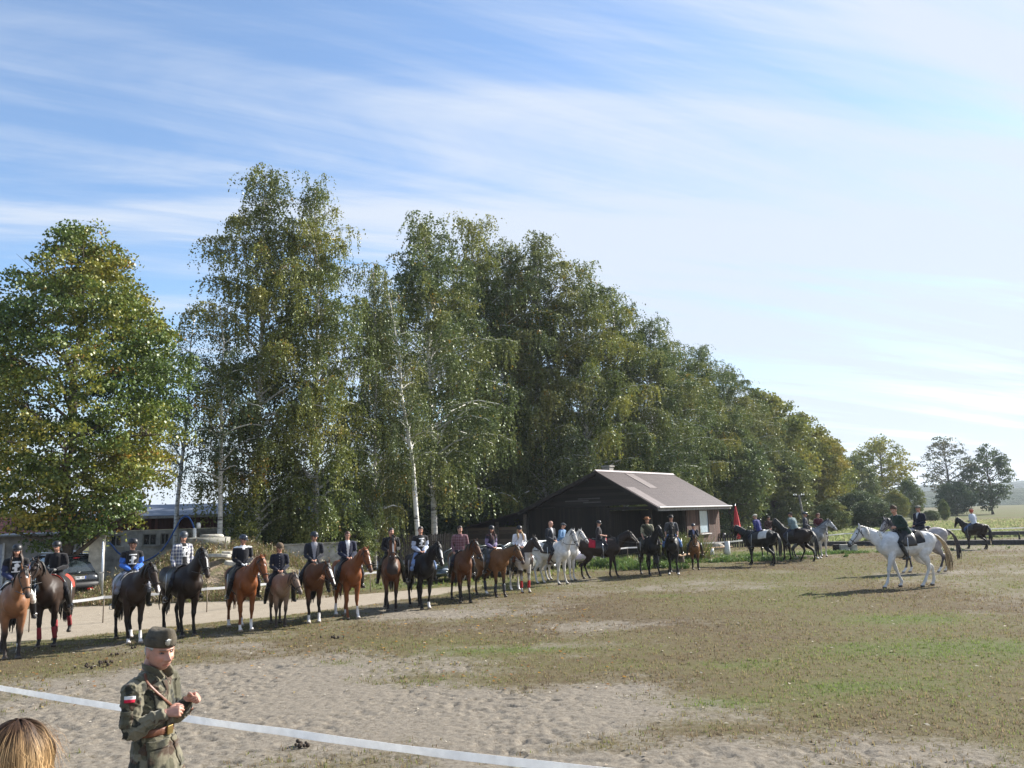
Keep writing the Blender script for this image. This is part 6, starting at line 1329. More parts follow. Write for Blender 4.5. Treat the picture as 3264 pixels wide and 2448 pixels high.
barrier('raised dark board barrier behind the far dark bay horse', at(3110, 1722), at(3700, 1712), .22, .32)
for px, w_, lab in ((2668, .38, 'dark end block of the low bench by the rail'), (2692, .55, 'middle grey concrete block by the rail'), (2722, .32, 'pale concrete block at the end of the row by the rail')):
    p = at(px, 1757); mb = MB(); mb.box((0, 0, .2), (w_, .35, .4)); o = mb.build('concrete_block', CONC if px != 2668 else BEAM, None, False, .02); o.location = (p.x, p.y, 0); tag(o, lab, 'block', 'blocks by the rail')
# parasol, stumps, benches, utility pole
p = at(2353, 1752); e = tag(empty('parasol', (p.x, p.y, 0)), 'closed red parasol on a pole by the picket fence', 'parasol'); MB().tube([(.12, 0, 0), (0, 0, 3.0)], .03, 8).build('pole', METAL, e, True)
mb = MB(); rd = random.Random(3)
for k in range(8):
    a = 6.283 * k / 8; c_, s_2 = math.cos(a), math.sin(a); v, f = loft([(Vector((.01, 0, 2.95)), .02, .02), (Vector((.02 + c_ * .05, s_2 * .05, 2.5)), .07, .05), (Vector((.04 + c_ * .14, s_2 * .14, 1.75)), .13, .06), (Vector((.06 + c_ * .20, s_2 * .20, 1.15)), .13, .05), (Vector((.07 + c_ * .10, s_2 * .10, .80 + rd.uniform(-.1, .15))), .05, .03)], 8, 2); mb.add(v, f)
mb.build('canopy', plain('red_canvas', (.50, .03, .035), .8), e, True)
def stump(px, py, h, r, label, white=True):
    p = at(px, py); e = tag(empty('stump', (p.x, p.y, 0)), label, 'stump', 'wooden stumps by the barn'); MB().lathe([(r * 1.1, 0), (r, h * .3), (r * .98, h)], 14).build('log', plain('white_painted_log', (.62, .61, .58), .8, 0, .15) if white else BARK, e, True); MB().lathe([(r * .9, h), (r * .88, h + .012)], 14).build('cut_face', plain('cut_wood', (.40, .28, .16), .8), e, True); return p
def bench(pa, pb, z, w, label, legs):
    ln = (pb - pa).xy.length; e = tag(empty('bench', (pa.x, pa.y, 0), math.atan2(pb.y - pa.y, pb.x - pa.x)), label, 'bench', 'plank benches by the barn'); MB().box((ln / 2, 0, z), (ln, w, .06)).build('seat', plain('bench_plank', (.36, .23, .13), .8, 0, .25), e, False, .01)
    for l_ in legs: MB().lathe([(.17, 0), (.16, z - .03)], 12, (l_ * ln, 0, 0)).build('leg', BARK if 'stump' in label else plain('white_painted_log', (.62, .61, .58)), e, True)
bench(at(2160, 1798), at(2252, 1782), .42, .34, 'plank bench on dark stump legs behind the small golden bay horse', (.12, .88))
bench(at(2246, 1771), at(2332, 1764), .42, .28, 'plank bench on white painted logs beside the barn corner', (.25, .8))
stump(2320, 1768, .80, .16, 'tall white painted stump standing beside the plank bench'); stump(2311, 1742, .95, .10, 'thin white painted post behind the tall white stump')
p = at(2278, 1752); P_ = [ball((0, 0, .22), (.65, .4, .30), 12), ball((.35, .1, .15), (.4, .3, .22), 10), ball((-.4, 0, .12), (.35, .3, .2), 10)]; me = fuse(P_, .05, 2); o = mesh_obj('boulder', me, plain('pale_boulder', (.38, .34, .29), .95, 0, .3, 2.5, .8)); o.location = p; tag(o, 'pale rounded boulder lying by the barn corner', 'boulder')
p = at(2575, 1745); e = tag(empty('utility_pole', (p.x + 2, 75, 0)), 'leaning wooden utility pole with white insulators before the yellow-green trees', 'utility pole'); q = atd(2575, 1740, 75); e.location = (q.x, 75, 0); tp_ = atd(2546, 1578, 75) - Vector((q.x, 75, 0))
MB().tube([(0, 0, 0), tp_], [.14, .11], 8).build('pole', GREYBARK, e, True); MB().box(tp_ + Vector((0, 0, -.1)), (1.0, .1, .1)).build('crossarm', BEAM, e)
for x in (-.45, -.25, .25, .45): MB().lathe([(.05, 0), (.07, .08), (.03, .16)], 8, tp_ + Vector((x, 0, -.05))).build('insulator', plain('insulator', (.75, .75, .75), .3), e, True)
# planting by the barn wall
def patch(px, py, r, n, h, label, seed, cols):
    p = at(px, py); weedfield('plant_clump', n, lambda g, k: p.x + g.normal(0, r, k), lambda g, k: p.y + g.normal(0, .4, k), lambda X, Y: X * 0, h, (.02, .05), cols, seed, label, 'plants')
GR = [(.14, .22, .05), (.10, .17, .05), (.20, .25, .07)]
patch(1995, 1806, .8, 420, (.25, .7), 'broad-leaved green plants at the foot of the dark barn wall', 101, GR); patch(2175, 1785, .5, 420, (.6, 1.7), 'upright green shrub beside the barn window', 102, [(.14, .17, .05), (.18, .16, .06)])
patch(2300, 1790, 2.2, 500, (.08, .25), 'green grass around the benches at the barn corner', 103, GR); patch(2090, 1812, .9, 240, (.15, .4), 'green weeds behind the black horses by the barn', 104, GR)
patch(2640, 1765, 3.5, 500, (.06, .18), 'green grass strip in front of the low barrier', 105, GR)
# droppings on the sand
def dung(px, py, n, r, label):
    p = at(px, py); rd = random.Random(px); P_ = [ball((rd.gauss(0, r), rd.gauss(0, r * .7), .02 + rd.uniform(0, .03)), rd.uniform(.016, .036), 8) for _ in range(n)]; mb = MB()
    for v, f in P_: mb.add(v, f)
    o = mb.build('droppings', plain('dung', (.045, .032, .022), .95), None, True); o.location = (p.x, p.y, .0); tag(o, label, 'horse droppings', kind='stuff')
dung(300, 2128, 12, .14, 'dark horse droppings behind the man in camouflage'); dung(330, 2115, 8, .12, 'second patch of droppings behind the man in camouflage'); dung(372, 2090, 5, .07, 'few droppings near the third horse'); dung(425, 2068, 4, .06, 'droppings beside the hoof of the third horse')
dung(958, 2380, 7, .06, 'pile of droppings in the front sand below the tape'); dung(1075, 2034, 8, .12, 'droppings on the brown grass before the line of horses')
# ------------------------------------------------------------ cars
def text_mesh(txt, size, name, mat, parent, M_):
    cu = bpy.data.curves.new('txt', 'FONT'); cu.body = txt; cu.size = size; cu.extrude = .002; cu.align_x = 'CENTER'; cu.align_y = 'CENTER'; o = bpy.data.objects.new('txt', cu); COL.objects.link(o)
    dg = bpy.context.evaluated_depsgraph_get(); me = bpy.data.meshes.new_from_object(o.evaluated_get(dg)); bpy.data.objects.remove(o); me.transform(M_); return mesh_obj(name, me, mat, parent, False)
def sect(x, w, z0, z1, n=20, e=3.6, wt=1.0):
    V = []
    for k in range(n):
        a = 2 * math.pi * (k + .5) / n; c, s_ = math.cos(a), math.sin(a); y = math.copysign(abs(c) ** (2 / e), c); z = math.copysign(abs(s_) ** (2 / e), s_); t = (z + 1) / 2
        V.append((x, y * w * (1 + (wt - 1) * t), z0 + (z1 - z0) * t))
    return V
def hull(stations, e=3.6, n=20):
    V = []; F = []
    for s_ in stations: V += sect(s_[0], s_[1], s_[2], s_[3], n, e, s_[4] if len(s_) > 4 else 1.0)
    for i in range(len(stations) - 1):
        for k in range(n): F.append((i * n + k, i * n + n + k, i * n + n + (k + 1) % n, i * n + (k + 1) % n))
    F.append(tuple(range(n))); F.append(tuple((len(stations) - 1) * n + n - 1 - k for k in range(n))); return V, F
def car(label, loc, yaw, paint, kind='wagon', group='cars parked behind the riders', plate=None):
    root = tag(empty('parked_car', (loc.x, loc.y, 0), yaw), label, 'car', group); suv = kind == 'suv'; Lh = 2.25; W = .92 if suv else .86; zb = .34 if suv else .24; zbelt = 1.02 if suv else .90; zr = 1.70 if suv else 1.44; wr = .36 if suv else .31
    body = [(-Lh, W * .80, zb + .16, zbelt * .72), (-Lh + .06, W * .93, zb + .06, zbelt * .97), (-Lh + .35, W, zb, zbelt), (-.9, W, zb - .04, zbelt), (.6, W, zb - .04, zbelt), (1.15, W * .99, zb - .02, zbelt - .03), (1.7, W * .95, zb, zbelt - .12), (2.05, W * .88, zb + .03, zbelt - .22), (Lh, W * .70, zb + .12, zbelt - .36)]
    mb = MB(); mb.add(*hull(body)); bd = mb.build('body', paint, root, True)
    c0 = -Lh + (.10 if kind != 'sedan' else .75); mb = MB(); mb.add(*hull([(c0, W * .86, zbelt - .08, zbelt + .02), (c0 + .10, W * .87, zbelt - .08, zbelt + .35, .93), (c0 + .38, W * .88, zbelt - .08, zr - .06, .83), (-.6, W * .90, zbelt - .08, zr, .80), (.2, W * .90, zbelt - .08, zr - .03, .80), (.62, W * .89, zbelt - .08, zbelt + .30, .90), (1.12, W * .86, zbelt - .08, zbelt + .01)], 4.5)); GL = plain('car_glass', (.025, .035, .04), .05, bump=0, spec=.8, coat=.6)
    gl = mb.build('windows', GL, root, True)
    mb = MB(); mb.add(*hull([(c0 + .30, W * .66, zr - .10, zr - .035), (c0 + .5, W * .72, zr - .075, zr + .012), (-.6, W * .735, zr - .075, zr + .028), (.12, W * .73, zr - .10, zr + .0), (.32, W * .68, zr - .20, zr - .085)], 4)); mb.build('roof', paint, root, True)
    for sg in (-1, 1):
        for xa, xb in ((c0 + .12, c0 + .48), (-1.05, -1.02), (-.05, -.08), (1.05, .22)):
            if xa == -1.05 or xa == -.05: P_ = [(xa, sg * W * .905, zbelt - .02), (xb, sg * W * .745, zr - .04)]
            else: P_ = [(xa, sg * W * .885, zbelt - .0), ((xa + xb) / 2, sg * W * .835, (zbelt + zr) / 2 + (.04 if xa > 0 else .06)), (xb, sg * W * .70, zr - .06)]
            mb = MB(); mb.tube(P_, .035 if abs(xa) > .5 else .022, 6); mb.build('pillar', paint, root, True)
        mb = MB(); v, f = ball((.72, sg * (W + .09), zbelt + .06), (.06, .09, .065), 10); mb.add(v, f); mb.build('mirror', paint, root, True)
        mb = MB(); mb.box((-.15, sg * (W + .002), zbelt - .22), (.16, .03, .03)); mb.build('door_handle', METAL if suv else paint, root)
        for xw in (-1.38, 1.35):
            mb = MB(); mb.lathe([(wr * .6, -.11), (wr * .95, -.11), (wr, -.07), (wr, .07), (wr * .95, .11), (wr * .6, .11)], 24); Mr = Matrix.Rotation(R(90), 3, 'X'); mb.V = [tuple(Mr @ Vector(v) + Vector((xw, sg * (W - .09), wr))) for v in mb.V]; w_ = mb.build('wheel', plain('tyre', (.02, .02, .02), .9), root, True)
            mb = MB(); mb.lathe([(wr * .15, .0), (wr * .20, .05), (wr * .62, .03), (wr * .66, .0)], 20)
            mb.V = [tuple(Mr @ Vector((v[0], v[1], -sg * (v[2] + .095))) + Vector((xw, sg * (W - .09), wr))) for v in mb.V]; mb.build('rim', plain('alloy', (.45, .45, .47), .35, .8, bump=0), w_, True)
            mb = MB(); pp = [(xw + (wr + .045) * math.cos(a), sg * (W + .004), wr + (wr + .045) * math.sin(a)) for a in [math.pi * k / 10 for k in range(11)]]; mb.tube(pp, .028, 6); mb.build('wheel_arch', plain('black_plastic', (.02, .02, .022), .6), root, True)
        mb = MB()
        if suv: v, f = loft([(Vector((-Lh + .42, sg * W * .76, zr - .05)), .03, .05), (Vector((-Lh + .24, sg * W * .83, 1.36)), .04, .06), (Vector((-Lh + .12, sg * W * .91, 1.06)), .045, .06), (Vector((-Lh + .10, sg * W * .93, .98)), .03, .04)], 8, 2)
        else: v, f = ball((-Lh + .10, sg * W * .82, zbelt - .10), (.07, .10, .12), 10)
        mb.add(v, f); mb.build('tail_light', plain('red_lens', (.35, .015, .02), .15, bump=0, coat=.6), root, True)
        mb = MB(); v, f = ball((Lh - .24, sg * W * .70, zbelt - .34), (.16, .17, .07), 12); mb.add(v, f); mb.build('headlight', plain('clear_lens', (.55, .58, .60), .08, .4, bump=0, coat=.6), root, True)
    for sx in (-1, 1):
        mb = MB(); v, f = loft([(Vector((sx * (Lh - .12), -W * .93, zb + .18)), .07, .10), (Vector((sx * (Lh + .02), -W * .6, zb + .16)), .08, .13), (Vector((sx * (Lh + .05), 0, zb + .16)), .08, .13), (Vector((sx * (Lh + .02), W * .6, zb + .16)), .08, .13), (Vector((sx * (Lh - .12), W * .93, zb + .18)), .07, .10)], 10, 2); mb.add(v, f); mb.build('bumper', plain('black_plastic', (.02, .02, .022)) if suv else paint, root, True)
    WP = plain('plate_white', (.75, .75, .75), .4, bump=0)
    for sx, zp in ((-1, .80 if suv else .62), (1, .45)):
        mb = MB(); mb.box((sx * (Lh + (.03 if sx < 0 else .13)), 0, zp), (.012, .52, .115)); pl = mb.build('number_plate', WP, root)
        mb = MB(); mb.box((sx * (Lh + (.038 if sx < 0 else .138)), .235 * -sx * -1, zp), (.006, .04, .108)); mb.build('plate_strip', plain('eu_blue', (.02, .06, .35), .4, bump=0), pl)
        if plate and sx < 0:
            Mt = Matrix.Translation((-(Lh + .038), 0, zp)) @ Matrix.Rotation(R(-90), 4, 'Z') @ Matrix.Rotation(R(90), 4, 'X'); text_mesh(plate, .10, 'plate_characters', plain('plate_black', (.015, .015, .015), .5, bump=0), pl, Mt)
    if suv:
        for sg in (-1, 1): mb = MB(); mb.tube([(-1.7, sg * .60, zr + .02), (-1.6, sg * .60, zr + .075), (0, sg * .60, zr + .085), (.1, sg * .60, zr + .02)], .025, 6); mb.build('roof_rail', plain('rail_silver', (.7, .7, .7), .3, .6, bump=0), root, True)
        CH = plain('chrome', (.7, .7, .7), .12, 1.0, bump=0)
        mb = MB(); mb.box((-Lh - .03, 0, .90), (.04, .62, .05)); mb.build('chrome_strip', CH, root)
        mb = MB(); v, f = ball((-Lh - .0, 0, 1.0), (.03, .05, .035), 10); mb.add(v, f); mb.build('badge', CH, root, True)
        mb = MB(); mb.tube([(-Lh + .09, .02, 1.04), (-Lh + .17, -.02, 1.16), (-Lh + .15, -.42, 1.12)], .012, 5); mb.build('wiper', BEAM, root, True)
        mb = MB(); mb.box((-Lh - .06, -.42, .36), (.03, .22, .06)); mb.build('fog_light', plain('red_lens', (.35, .015, .02)), root)
        mb = MB(); mb.box((-Lh + .30, 0, zr - .14), (.03, .26, .035)); mb.build('brake_light', plain('red_lens', (.35, .015, .02)), root)
        mb = MB(); mb.tube([(-Lh + .05, .45, .28), (-Lh - .08, .45, .27)], .035, 8); mb.build('exhaust', METAL, root, True)
    return root
BLACKP = plain('black_paint', (.012, .014, .018), .18, 0, .05, 2, 0, .6, 1.0); GREENP = plain('dark_green_paint', (.014, .022, .020), .18, 0, .05, 2, 0, .6, 1.0); SILVERP = plain('silver_paint', (.40, .42, .42), .28, .3, .05, 2, 0, .6, 1.0); LILAC = plain('lilac_grey_paint', (.22, .21, .28), .28, .3, .05, 2, 0, .6, 1.0)
rc = at(246, 1908); yc = R(90 + 27.5 + 24); d_ = Vector((math.cos(yc), math.sin(yc), 0))
car('black off-road car with silver roof rails seen from behind beside the concrete wall piece', rc + d_ * 2.2, yc, BLACKP, 'suv', plate='WNL  1L')
car('dark green estate car facing the riders behind the man in the maroon shirt', at(1490, 1846), R(51 + 180), GREENP)
car('silver car behind the rider with blond hair', at(1668, 1822), R(51 + 180), SILVERP)
car('lilac-grey car parked beside the barn behind the white horses', at(1862, 1806) + Vector((-.5, .6, 0)), R(51), LILAC)
# ------------------------------------------------------------ the man in camouflage
from mathutils.bvhtree import BVHTree
CAMO = [(.088, .083, .054), (.160, .145, .100), (.068, .046, .031), (.028, .028, .021)]
def camo_cols(V, s=.105, seed=5):
    u = V[:, 0] * .7 + V[:, 1] * 1.0; w = V[:, 2]
    a = fbm(u + 9, w, s, seed, 3); b_ = fbm(u - 5, w + 3, s * .8, seed + 31, 3); c = fbm(u + 20, w - 8, s * .7, seed + 77, 3)
    C = np.tile(np.array(CAMO[0]), (len(V), 1)).astype(float); C[a > .55] = CAMO[1]; C[b_ > .58] = CAMO[2]; C[c > .60] = CAMO[3]; return C
sp_ = atd(478, 1998, 5.7); SX = sp_.x + .055; syaw = R(-12); GZ0 = .335
sold = tag(empty('person', (SX, 5.7, GZ0), syaw, .945), 'grey-haired man in camouflage uniform and forage cap with a brown belt, standing in front', 'person')
J = {'pelvis': (.01, 0, .98), 'chest': (-.02, 0, 1.30), 'neck': (-.045, 0, 1.535), 'fwd': (1, 0, 0), 'head': (.028, -.008, 1.675), 'headrot': rotm(-25, 6, 2)}
J['shr'], J['elr'], J['wrr'] = (-.045, -.185, 1.435), (-.03, -.225, 1.165), (.185, -.13, 1.285); J['hdr'], J['pnr'], J['sdr'] = (.95, .25, .12), (.15, .75, -.35), (.1, .3, 1)
J['shl'], J['ell'], J['wrl'] = (-.03, .175, 1.45), (.05, .17, 1.18), (.225, .055, 1.335); J['hdl'], J['pnl'], J['sdl'] = (.9, -.1, .25), (.1, -.75, -.45), (.2, -.3, 1)
for sg, k in ((1, 'l'), (-1, 'r')): J['hp' + k] = (0, sg * .10, .93); J['kn' + k] = (.02, sg * .12, .50); J['an' + k] = (0, sg * .13, .09); J['to' + k] = (.2, sg * .17, .05)
J['curl'] = (62, 72, 45)
HATM = plain('olive_cap_cloth', (.075, .062, .042), .9, 0, .2, 20, .5)
st = dict(voxel=.005, bvoxel=.0036, old=True, headscale=1.15, neckw=1.12, caps=.88, armk=1.10, top=CAMO[0], pants=CAMO[0], paint=lambda C, V, x, y, z, L: camo_cols(V), ppaint=lambda C, V: camo_cols(V, .14, 8), bulk=1.0, thick=.014, hem=.22, flare=1.34, hair='short', haircol=(.42, .42, .42), hairthick=.007, skin=(.47, .25, .185), brow=(.20, .16, .13), hat='garrison', hatmat=HATM, boots=(.02, .018, .015), topname='jacket', stub=(.45, .26, .21), pgap=.02)
figure(sold, J, st)
kids = {c.name.split('.')[0]: c for c in sold.children}; jk = kids['jacket']; me = jk.data
V = get_co(me); nrm = np.empty(len(V) * 3, np.float32); me.vertices.foreach_get('normal', nrm); nrm = nrm.reshape(-1, 3)
# folds: diagonal creases on the sleeves and at the belt
u = V[:, 0] * 3 + V[:, 2] * 9 + V[:, 1] * 4; fold = (fbm(V[:, 0] * 3.0 + V[:, 2] * 5.5 + 7, V[:, 1] * 2 + V[:, 2] * 2.0, .42, 41, 3) - .5) * 2
sl_w = 1 - np.exp(-((np.abs(V[:, 1]) - .02) / .16) ** 2); near_el = np.exp(-((V[:, 2] - 1.19) / .12) ** 2)
fold2 = (fbm(V[:, 0] * 1.2 + 3 + V[:, 2] * 1.4, V[:, 2] * 3.2 - V[:, 0] * 2.5, .16, 43, 2) - .5) * 2
cr1 = np.clip(1 - np.abs(fbm(V[:, 2] * 1.0 + V[:, 0] * 1.5 + 3, V[:, 2] * .8 - V[:, 0] * .7 + V[:, 1] * .5, .085, 47, 2) - .5) * 7, 0, 1) ** 2; cr2 = np.clip(1 - np.abs(fbm(V[:, 2] * .9 - V[:, 0] * .6 + 9, V[:, 2] * .4 + V[:, 0] * 1.1 + V[:, 1] * 1.2, .12, 53, 2) - .5) * 6, 0, 1) ** 2
D = fold * .008 * (.4 + .6 * sl_w) + fold2 * .006 + (cr1 * .011 - .004) * (.45 + .25 * near_el * (np.abs(V[:, 1]) > .10)) + (cr2 * .009 - .003) * .8
belt = np.exp(-((V[:, 2] - 1.142) / .035) ** 2) * (np.hypot(V[:, 0], V[:, 1]) < .235) * (np.abs(V[:, 1]) < .2); D -= belt * .012
V2 = V + nrm * D[:, None]; me.vertices.foreach_set('co', V2.astype(np.float32).ravel()); me.update()
bvh = BVHTree.FromPolygons([tuple(v) for v in V2], [tuple(p.vertices) for p in me.polygons])
CLOTHC = vcol('camo_trim', .9, .15, .15, 14, .5, .2, 30)
def ringpts(zf, a0, a1, n, off, cx=-.01, cy=0):
    P_ = []
    for k in range(n + 1):
        a = lerp(a0, a1, k / n); z = zf(a); h_ = bvh.ray_cast(Vector((cx, cy, z)), Vector((math.cos(a), math.sin(a), 0)), 1)
        if h_[0] is None: continue
        P_.append(h_[0] + Vector((math.cos(a), math.sin(a), 0)) * off)
    return P_
def strap(P_, w, th, mat, parent, name, upf=lambda i: Vector((0, 0, 1))):
    V_, F_ = loft([(q, th, w / 2, upf(i)) for i, q in enumerate(P_)], 8, 1); m_ = MB(); m_.add(V_, F_); return m_.build(name, mat, parent, True)
BL = plain('belt_leather', (.17, .065, .035), .45, 0, .2, 20, .2)
P_ = ringpts(lambda a: 1.142, 0, 2 * math.pi, 48, .006); P_ = [Vector((q.x, q.y, q.z)) for q in P_ if q.xy.length < .27]; bo = strap(P_ + P_[:1], .052, .006, BL, sold, 'belt')
q = bvh.ray_cast(Vector((-.01, .0, 1.142)), Vector((1, .0, 0)), 1)[0]; MB().box(q + Vector((.018, 0, 0)), (.012, .06, .06)).build('buckle', plain('brass', (.35, .25, .10), .4, .9), bo, False, .004)
P_ = []
for k in range(15):
    t_ = k / 14; a = R(lerp(-88, 62, t_)); z = lerp(1.515, 1.17, t_ ** .9); h_ = bvh.ray_cast(Vector((-.02, -.03 * (1 - t_), z)), Vector((math.cos(a), math.sin(a), .25 * (1 - t_))), 1)
    if h_[0] is not None: P_.append(h_[0] + Vector((math.cos(a), math.sin(a), .3)) * .013)
strap(P_, .020, .004, BL, sold, 'shoulder_strap', lambda i: Vector((0, 1, .6)))
def decal(c, ud, vd, nd_, su, sv, off, th, mat, parent, name, col=None, nu=8, nv=8, rows=None, camo=False, far=.3):
    ud, vd, nd_ = Vector(ud).normalized(), Vector(vd).normalized(), Vector(nd_).normalized(); V_ = []; F_ = []; lay = []
    for l_ in (0, 1):
        for j in range(nv + 1):
            for i in range(nu + 1):
                o = Vector(c) + ud * (su * (i / nu - .5)) + vd * (sv * (j / nv - .5)); h_ = bvh.ray_cast(o + nd_ * far, -nd_, .6); q_ = h_[0] if h_[0] is not None else o; V_.append(q_ + nd_ * (off + th * l_))
    n1_ = (nu + 1) * (nv + 1); w_ = nu + 1
    for j in range(nv):
        for i in range(nu): a = j * w_ + i; F_.append((n1_ + a, n1_ + a + 1, n1_ + a + w_ + 1, n1_ + a + w_)); F_.append((a, a + w_, a + w_ + 1, a + 1))
    for j in range(nv):
        for i in (0, nu): a = j * w_ + i; F_.append((a, a + w_, n1_ + a + w_, n1_ + a))
    for i in range(nu):
        for j in (0, nv): a = j * w_ + i; F_.append((a, a + 1, n1_ + a + 1, n1_ + a))
    m_ = MB(); m_.add(V_, F_); o = m_.build(name, mat, parent, True); VV = get_co(o.data)
    if rows is not None:
        C = np.array([rows(((i % n1_) // w_) / nv) for i in range(2 * n1_)]); set_col(o.data, C)
    elif camo: set_col(o.data, camo_cols(VV, .12, 19))
    return o
# sleeve flag, sleeve pocket, chest and hip pockets
nr = Vector((.12, -1, .05)); tr = Vector((1, .12, 0))
fl_ = decal((-.012, -.25, 1.395), tr, (0, 0, 1), nr, .062, .042, .006, .003, vcol('flag_cloth', .8, .2, .03, 5, 0), sold, 'flag_patch', rows=lambda v: (.72, .72, .72) if v > .5 else (.55, .02, .05), nu=4, nv=9)
decal((-.030, -.25, 1.30), tr, (.1, 0, 1), nr, .085, .035, .004, .005, CLOTHC, sold, 'sleeve_pocket_flap', camo=True); decal((-.030, -.25, 1.245), tr, (.1, 0, 1), nr, .080, .075, .002, .003, CLOTHC, sold, 'sleeve_pocket', camo=True)
for sg in (-1, 1):
    n_ = Vector((1, sg * .45, .1)); t_2 = Vector((-sg * .45, 1, 0)); decal((.12, sg * .085, 1.395), t_2, (0, 0, 1), n_, .105, .035, .005, .006, CLOTHC, sold, 'chest_pocket_flap', camo=True, far=.09) if sg < 0 else 0; (decal((.12, sg * .085, 1.325), t_2, (0, 0, 1), n_, .100, .11, .003, .005, CLOTHC, sold, 'chest_pocket', camo=True, far=.07) if sg < 0 else 0)
    n_ = Vector((1, sg * .9, 0)); t_2 = Vector((-sg * .9, 1, 0)); decal((.12, sg * .11, 1.065), t_2, (0, 0, 1), n_, .155, .05, .006, .007, CLOTHC, sold, 'hip_pocket_flap', camo=True); decal((.12, sg * .11, .965), t_2, (0, 0, 1), n_, .145, .15, .003, .007, CLOTHC, sold, 'hip_pocket', camo=True)
decal((.15, 0, 1.30), (0, 1, 0), (0, 0, 1), (1, 0, .1), .045, .36, .004, .004, CLOTHC, sold, 'front_placket', camo=True, far=.06, nv=16, nu=4)
# open collar and epaulettes
for sg in (-1, 1):
    mb = MB(); v, f = loft([(Vector((-.075, sg * .045, 1.565)), .008, .034, (0, sg * .4, 1)), (Vector((-.02, sg * .078, 1.560)), .008, .036, (0, sg * .5, 1)), (Vector((.045, sg * .062, 1.535)), .008, .036, (.2, sg * .6, 1)), (Vector((.085, sg * .050, 1.495)), .008, .026, (.6, sg * .6, 1))], 8, 3); mb.add(v, f)
    o = mb.build('collar', CLOTHC, sold, True); set_col(o.data, camo_cols(get_co(o.data), .1, 4)); decal((-.02, sg * .135, 1.53), (1, 0, 0), (0, 1, -.3 * sg), (0, sg * .35, 1), .05, .10, .004, .004, CLOTHC, sold, 'epaulette', camo=True)
mb = MB(); c0_ = Vector(J['head']) + J['headrot'] @ Vector((.126, -.016, .080)); n = J['headrot'] @ Vector((1, -.2, .25))
v, f = ball(c0_, (.006, .018, .024), 10, J['headrot']); mb.add(v, f)
for sg in (-1, 1): v, f = loft([(c0_ + Vector((0, 0, .005)), .006, .004), (c0_ + J['headrot'] @ Vector((0, sg * .020, .018)), .006, .004), (c0_ + J['headrot'] @ Vector((0, sg * .016, -.012)), .003, .003)], 6, 2); mb.add(v, f)
mb.build('cap_badge', plain('pewter', (.42, .42, .40), .35, .8), kids['cap'], True)
# ears' and hands' shading need no extra; eyes
for sg in (-1, 1):
    c_ = Vector(J['head']) + J['headrot'] @ (Vector((.0665, sg * .032, .0010)) * 1.15); mb = MB(); v, f = ball(c_, .0105, 12); mb.add(v, f); eo = mb.build('eye', plain('eye_white', (.22, .18, .16), .25, bump=0), sold, True)
    mb = MB(); v, f = ball(c_ + J['headrot'] @ Vector((.0075, 0, 0)), .0055, 10); mb.add(v, f); mb.build('iris', plain('iris', (.04, .05, .06), .1, bump=0), eo, True)
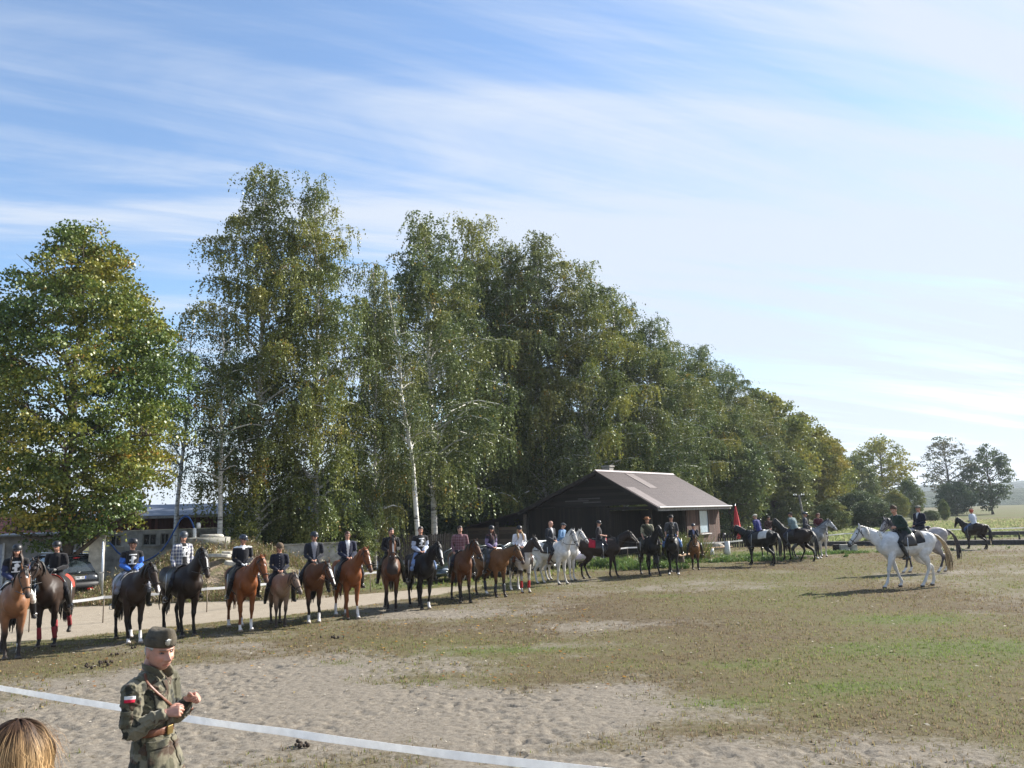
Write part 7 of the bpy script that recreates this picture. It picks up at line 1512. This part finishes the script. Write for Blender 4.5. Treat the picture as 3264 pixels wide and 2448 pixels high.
# ------------------------------------------------------------ the fair-haired child in the corner
gp = atd(48, 2298, 2.95); gz = gp.z - 1.742
gl_ = tag(empty('person', (gp.x, 2.95, gz), R(80)), 'fair-haired child seen from behind in the lower corner with dark roots and loose blond hair', 'person')
figure(gl_, stand_J(10, 4), dict(top=(.25, .08, .12), pants=(.05, .07, .15), voxel=.012, hair='short', haircol=(.10, .055, .03), hairthick=.006, bulk=.8))
HV = []; HF = []; HC = []; rd = random.Random(8); hc = Vector((.022, 0, 1.61)) + Vector((-.008, 0, 0))
def strand(a, e0, e1, rad, ln, fly=0.0, w=.0011):
    P_ = []; k = 9; ax = rad * .1
    for i in range(k + 1):
        t_ = i / k; e = lerp(e0, e1, t_)
        r = .118 + rad + fly * t_ ** 1.5 + .004 * math.sin(t_ * 9 + a * 7); P_.append(hc + Vector((math.cos(a) * math.cos(e) * r, math.sin(a) * math.cos(e) * r * .86, math.sin(e) * (r + .006))))
    l_ = P_[-1]
    for i in range(1, 6): t_ = i / 5; P_.append(l_ + Vector((math.cos(a) * .012 * t_ + rd.gauss(0, .003), math.sin(a) * .03 * t_ + rd.gauss(0, .003), -ln * t_)))
    b_ = len(HV)
    for i, q in enumerate(P_):
        d = (P_[min(i + 1, len(P_) - 1)] - P_[max(i - 1, 0)]).normalized(); s_ = d.cross((q - hc).normalized()); s_ = s_.normalized() if s_.length > .01 else Vector((0, 1, 0)); ww = w * (1 - .6 * (i / len(P_)) ** 2)
        HV.append(q - s_ * ww); HV.append(q + s_ * ww); tt = min(1, max(0, (i / len(P_) - .16) / .45)) ** 1.2; jj = tone * (1 if i else .8)
        c = [lerp(x, y, tt) * jj for x, y in zip((.060, .032, .018), (.50, .32, .15))]; HC.append(c); HC.append(c)
        if i: HF.append((b_ + 2 * i - 2, b_ + 2 * i - 1, b_ + 2 * i + 1, b_ + 2 * i))
for k in range(7500):
    a = rd.uniform(0, 6.283)
    if abs((a + math.pi) % (2 * math.pi) - math.pi) < .75: continue
    tone = rd.choice([rd.uniform(.4, .8), rd.uniform(.8, 1.5)]); strand(a, rd.uniform(1.15, 1.57), rd.uniform(-.35, -.05), rd.uniform(-.006, .010), rd.uniform(.12, .28))
for k in range(170): tone = rd.uniform(1.0, 1.6); strand(rd.uniform(0, 6.283), rd.uniform(1.0, 1.5), rd.uniform(-.3, .5), .01, rd.uniform(.02, .1), rd.uniform(.01, .05), .0006)
me = np_mesh('hair_strands', np.array([tuple(v) for v in HV]), np.array(HF)); set_col(me, np.array(HC)); hmt = vcol('blond_strands', .6, .25, .0, 5, 0)
mesh_obj('hair_strands', me, hmt, gl_, False)
# ------------------------------------------------------------ air
m = bpy.data.materials.new('air'); m.use_nodes = True; t = m.node_tree; t.nodes.remove(t.nodes['Principled BSDF'])
v = t.nodes.new('ShaderNodeVolumePrincipled'); v.inputs['Density'].default_value = .00022; v.inputs['Color'].default_value = (.80, .89, 1.0, 1); v.inputs['Anisotropy'].default_value = .2
t.links.new(v.outputs[0], t.nodes['Material Output'].inputs['Volume'])
mb = MB(); mb.box((0, 2100, 30), (6400, 5900, 64)); tag(mb.build('haze', m), kind='stuff')
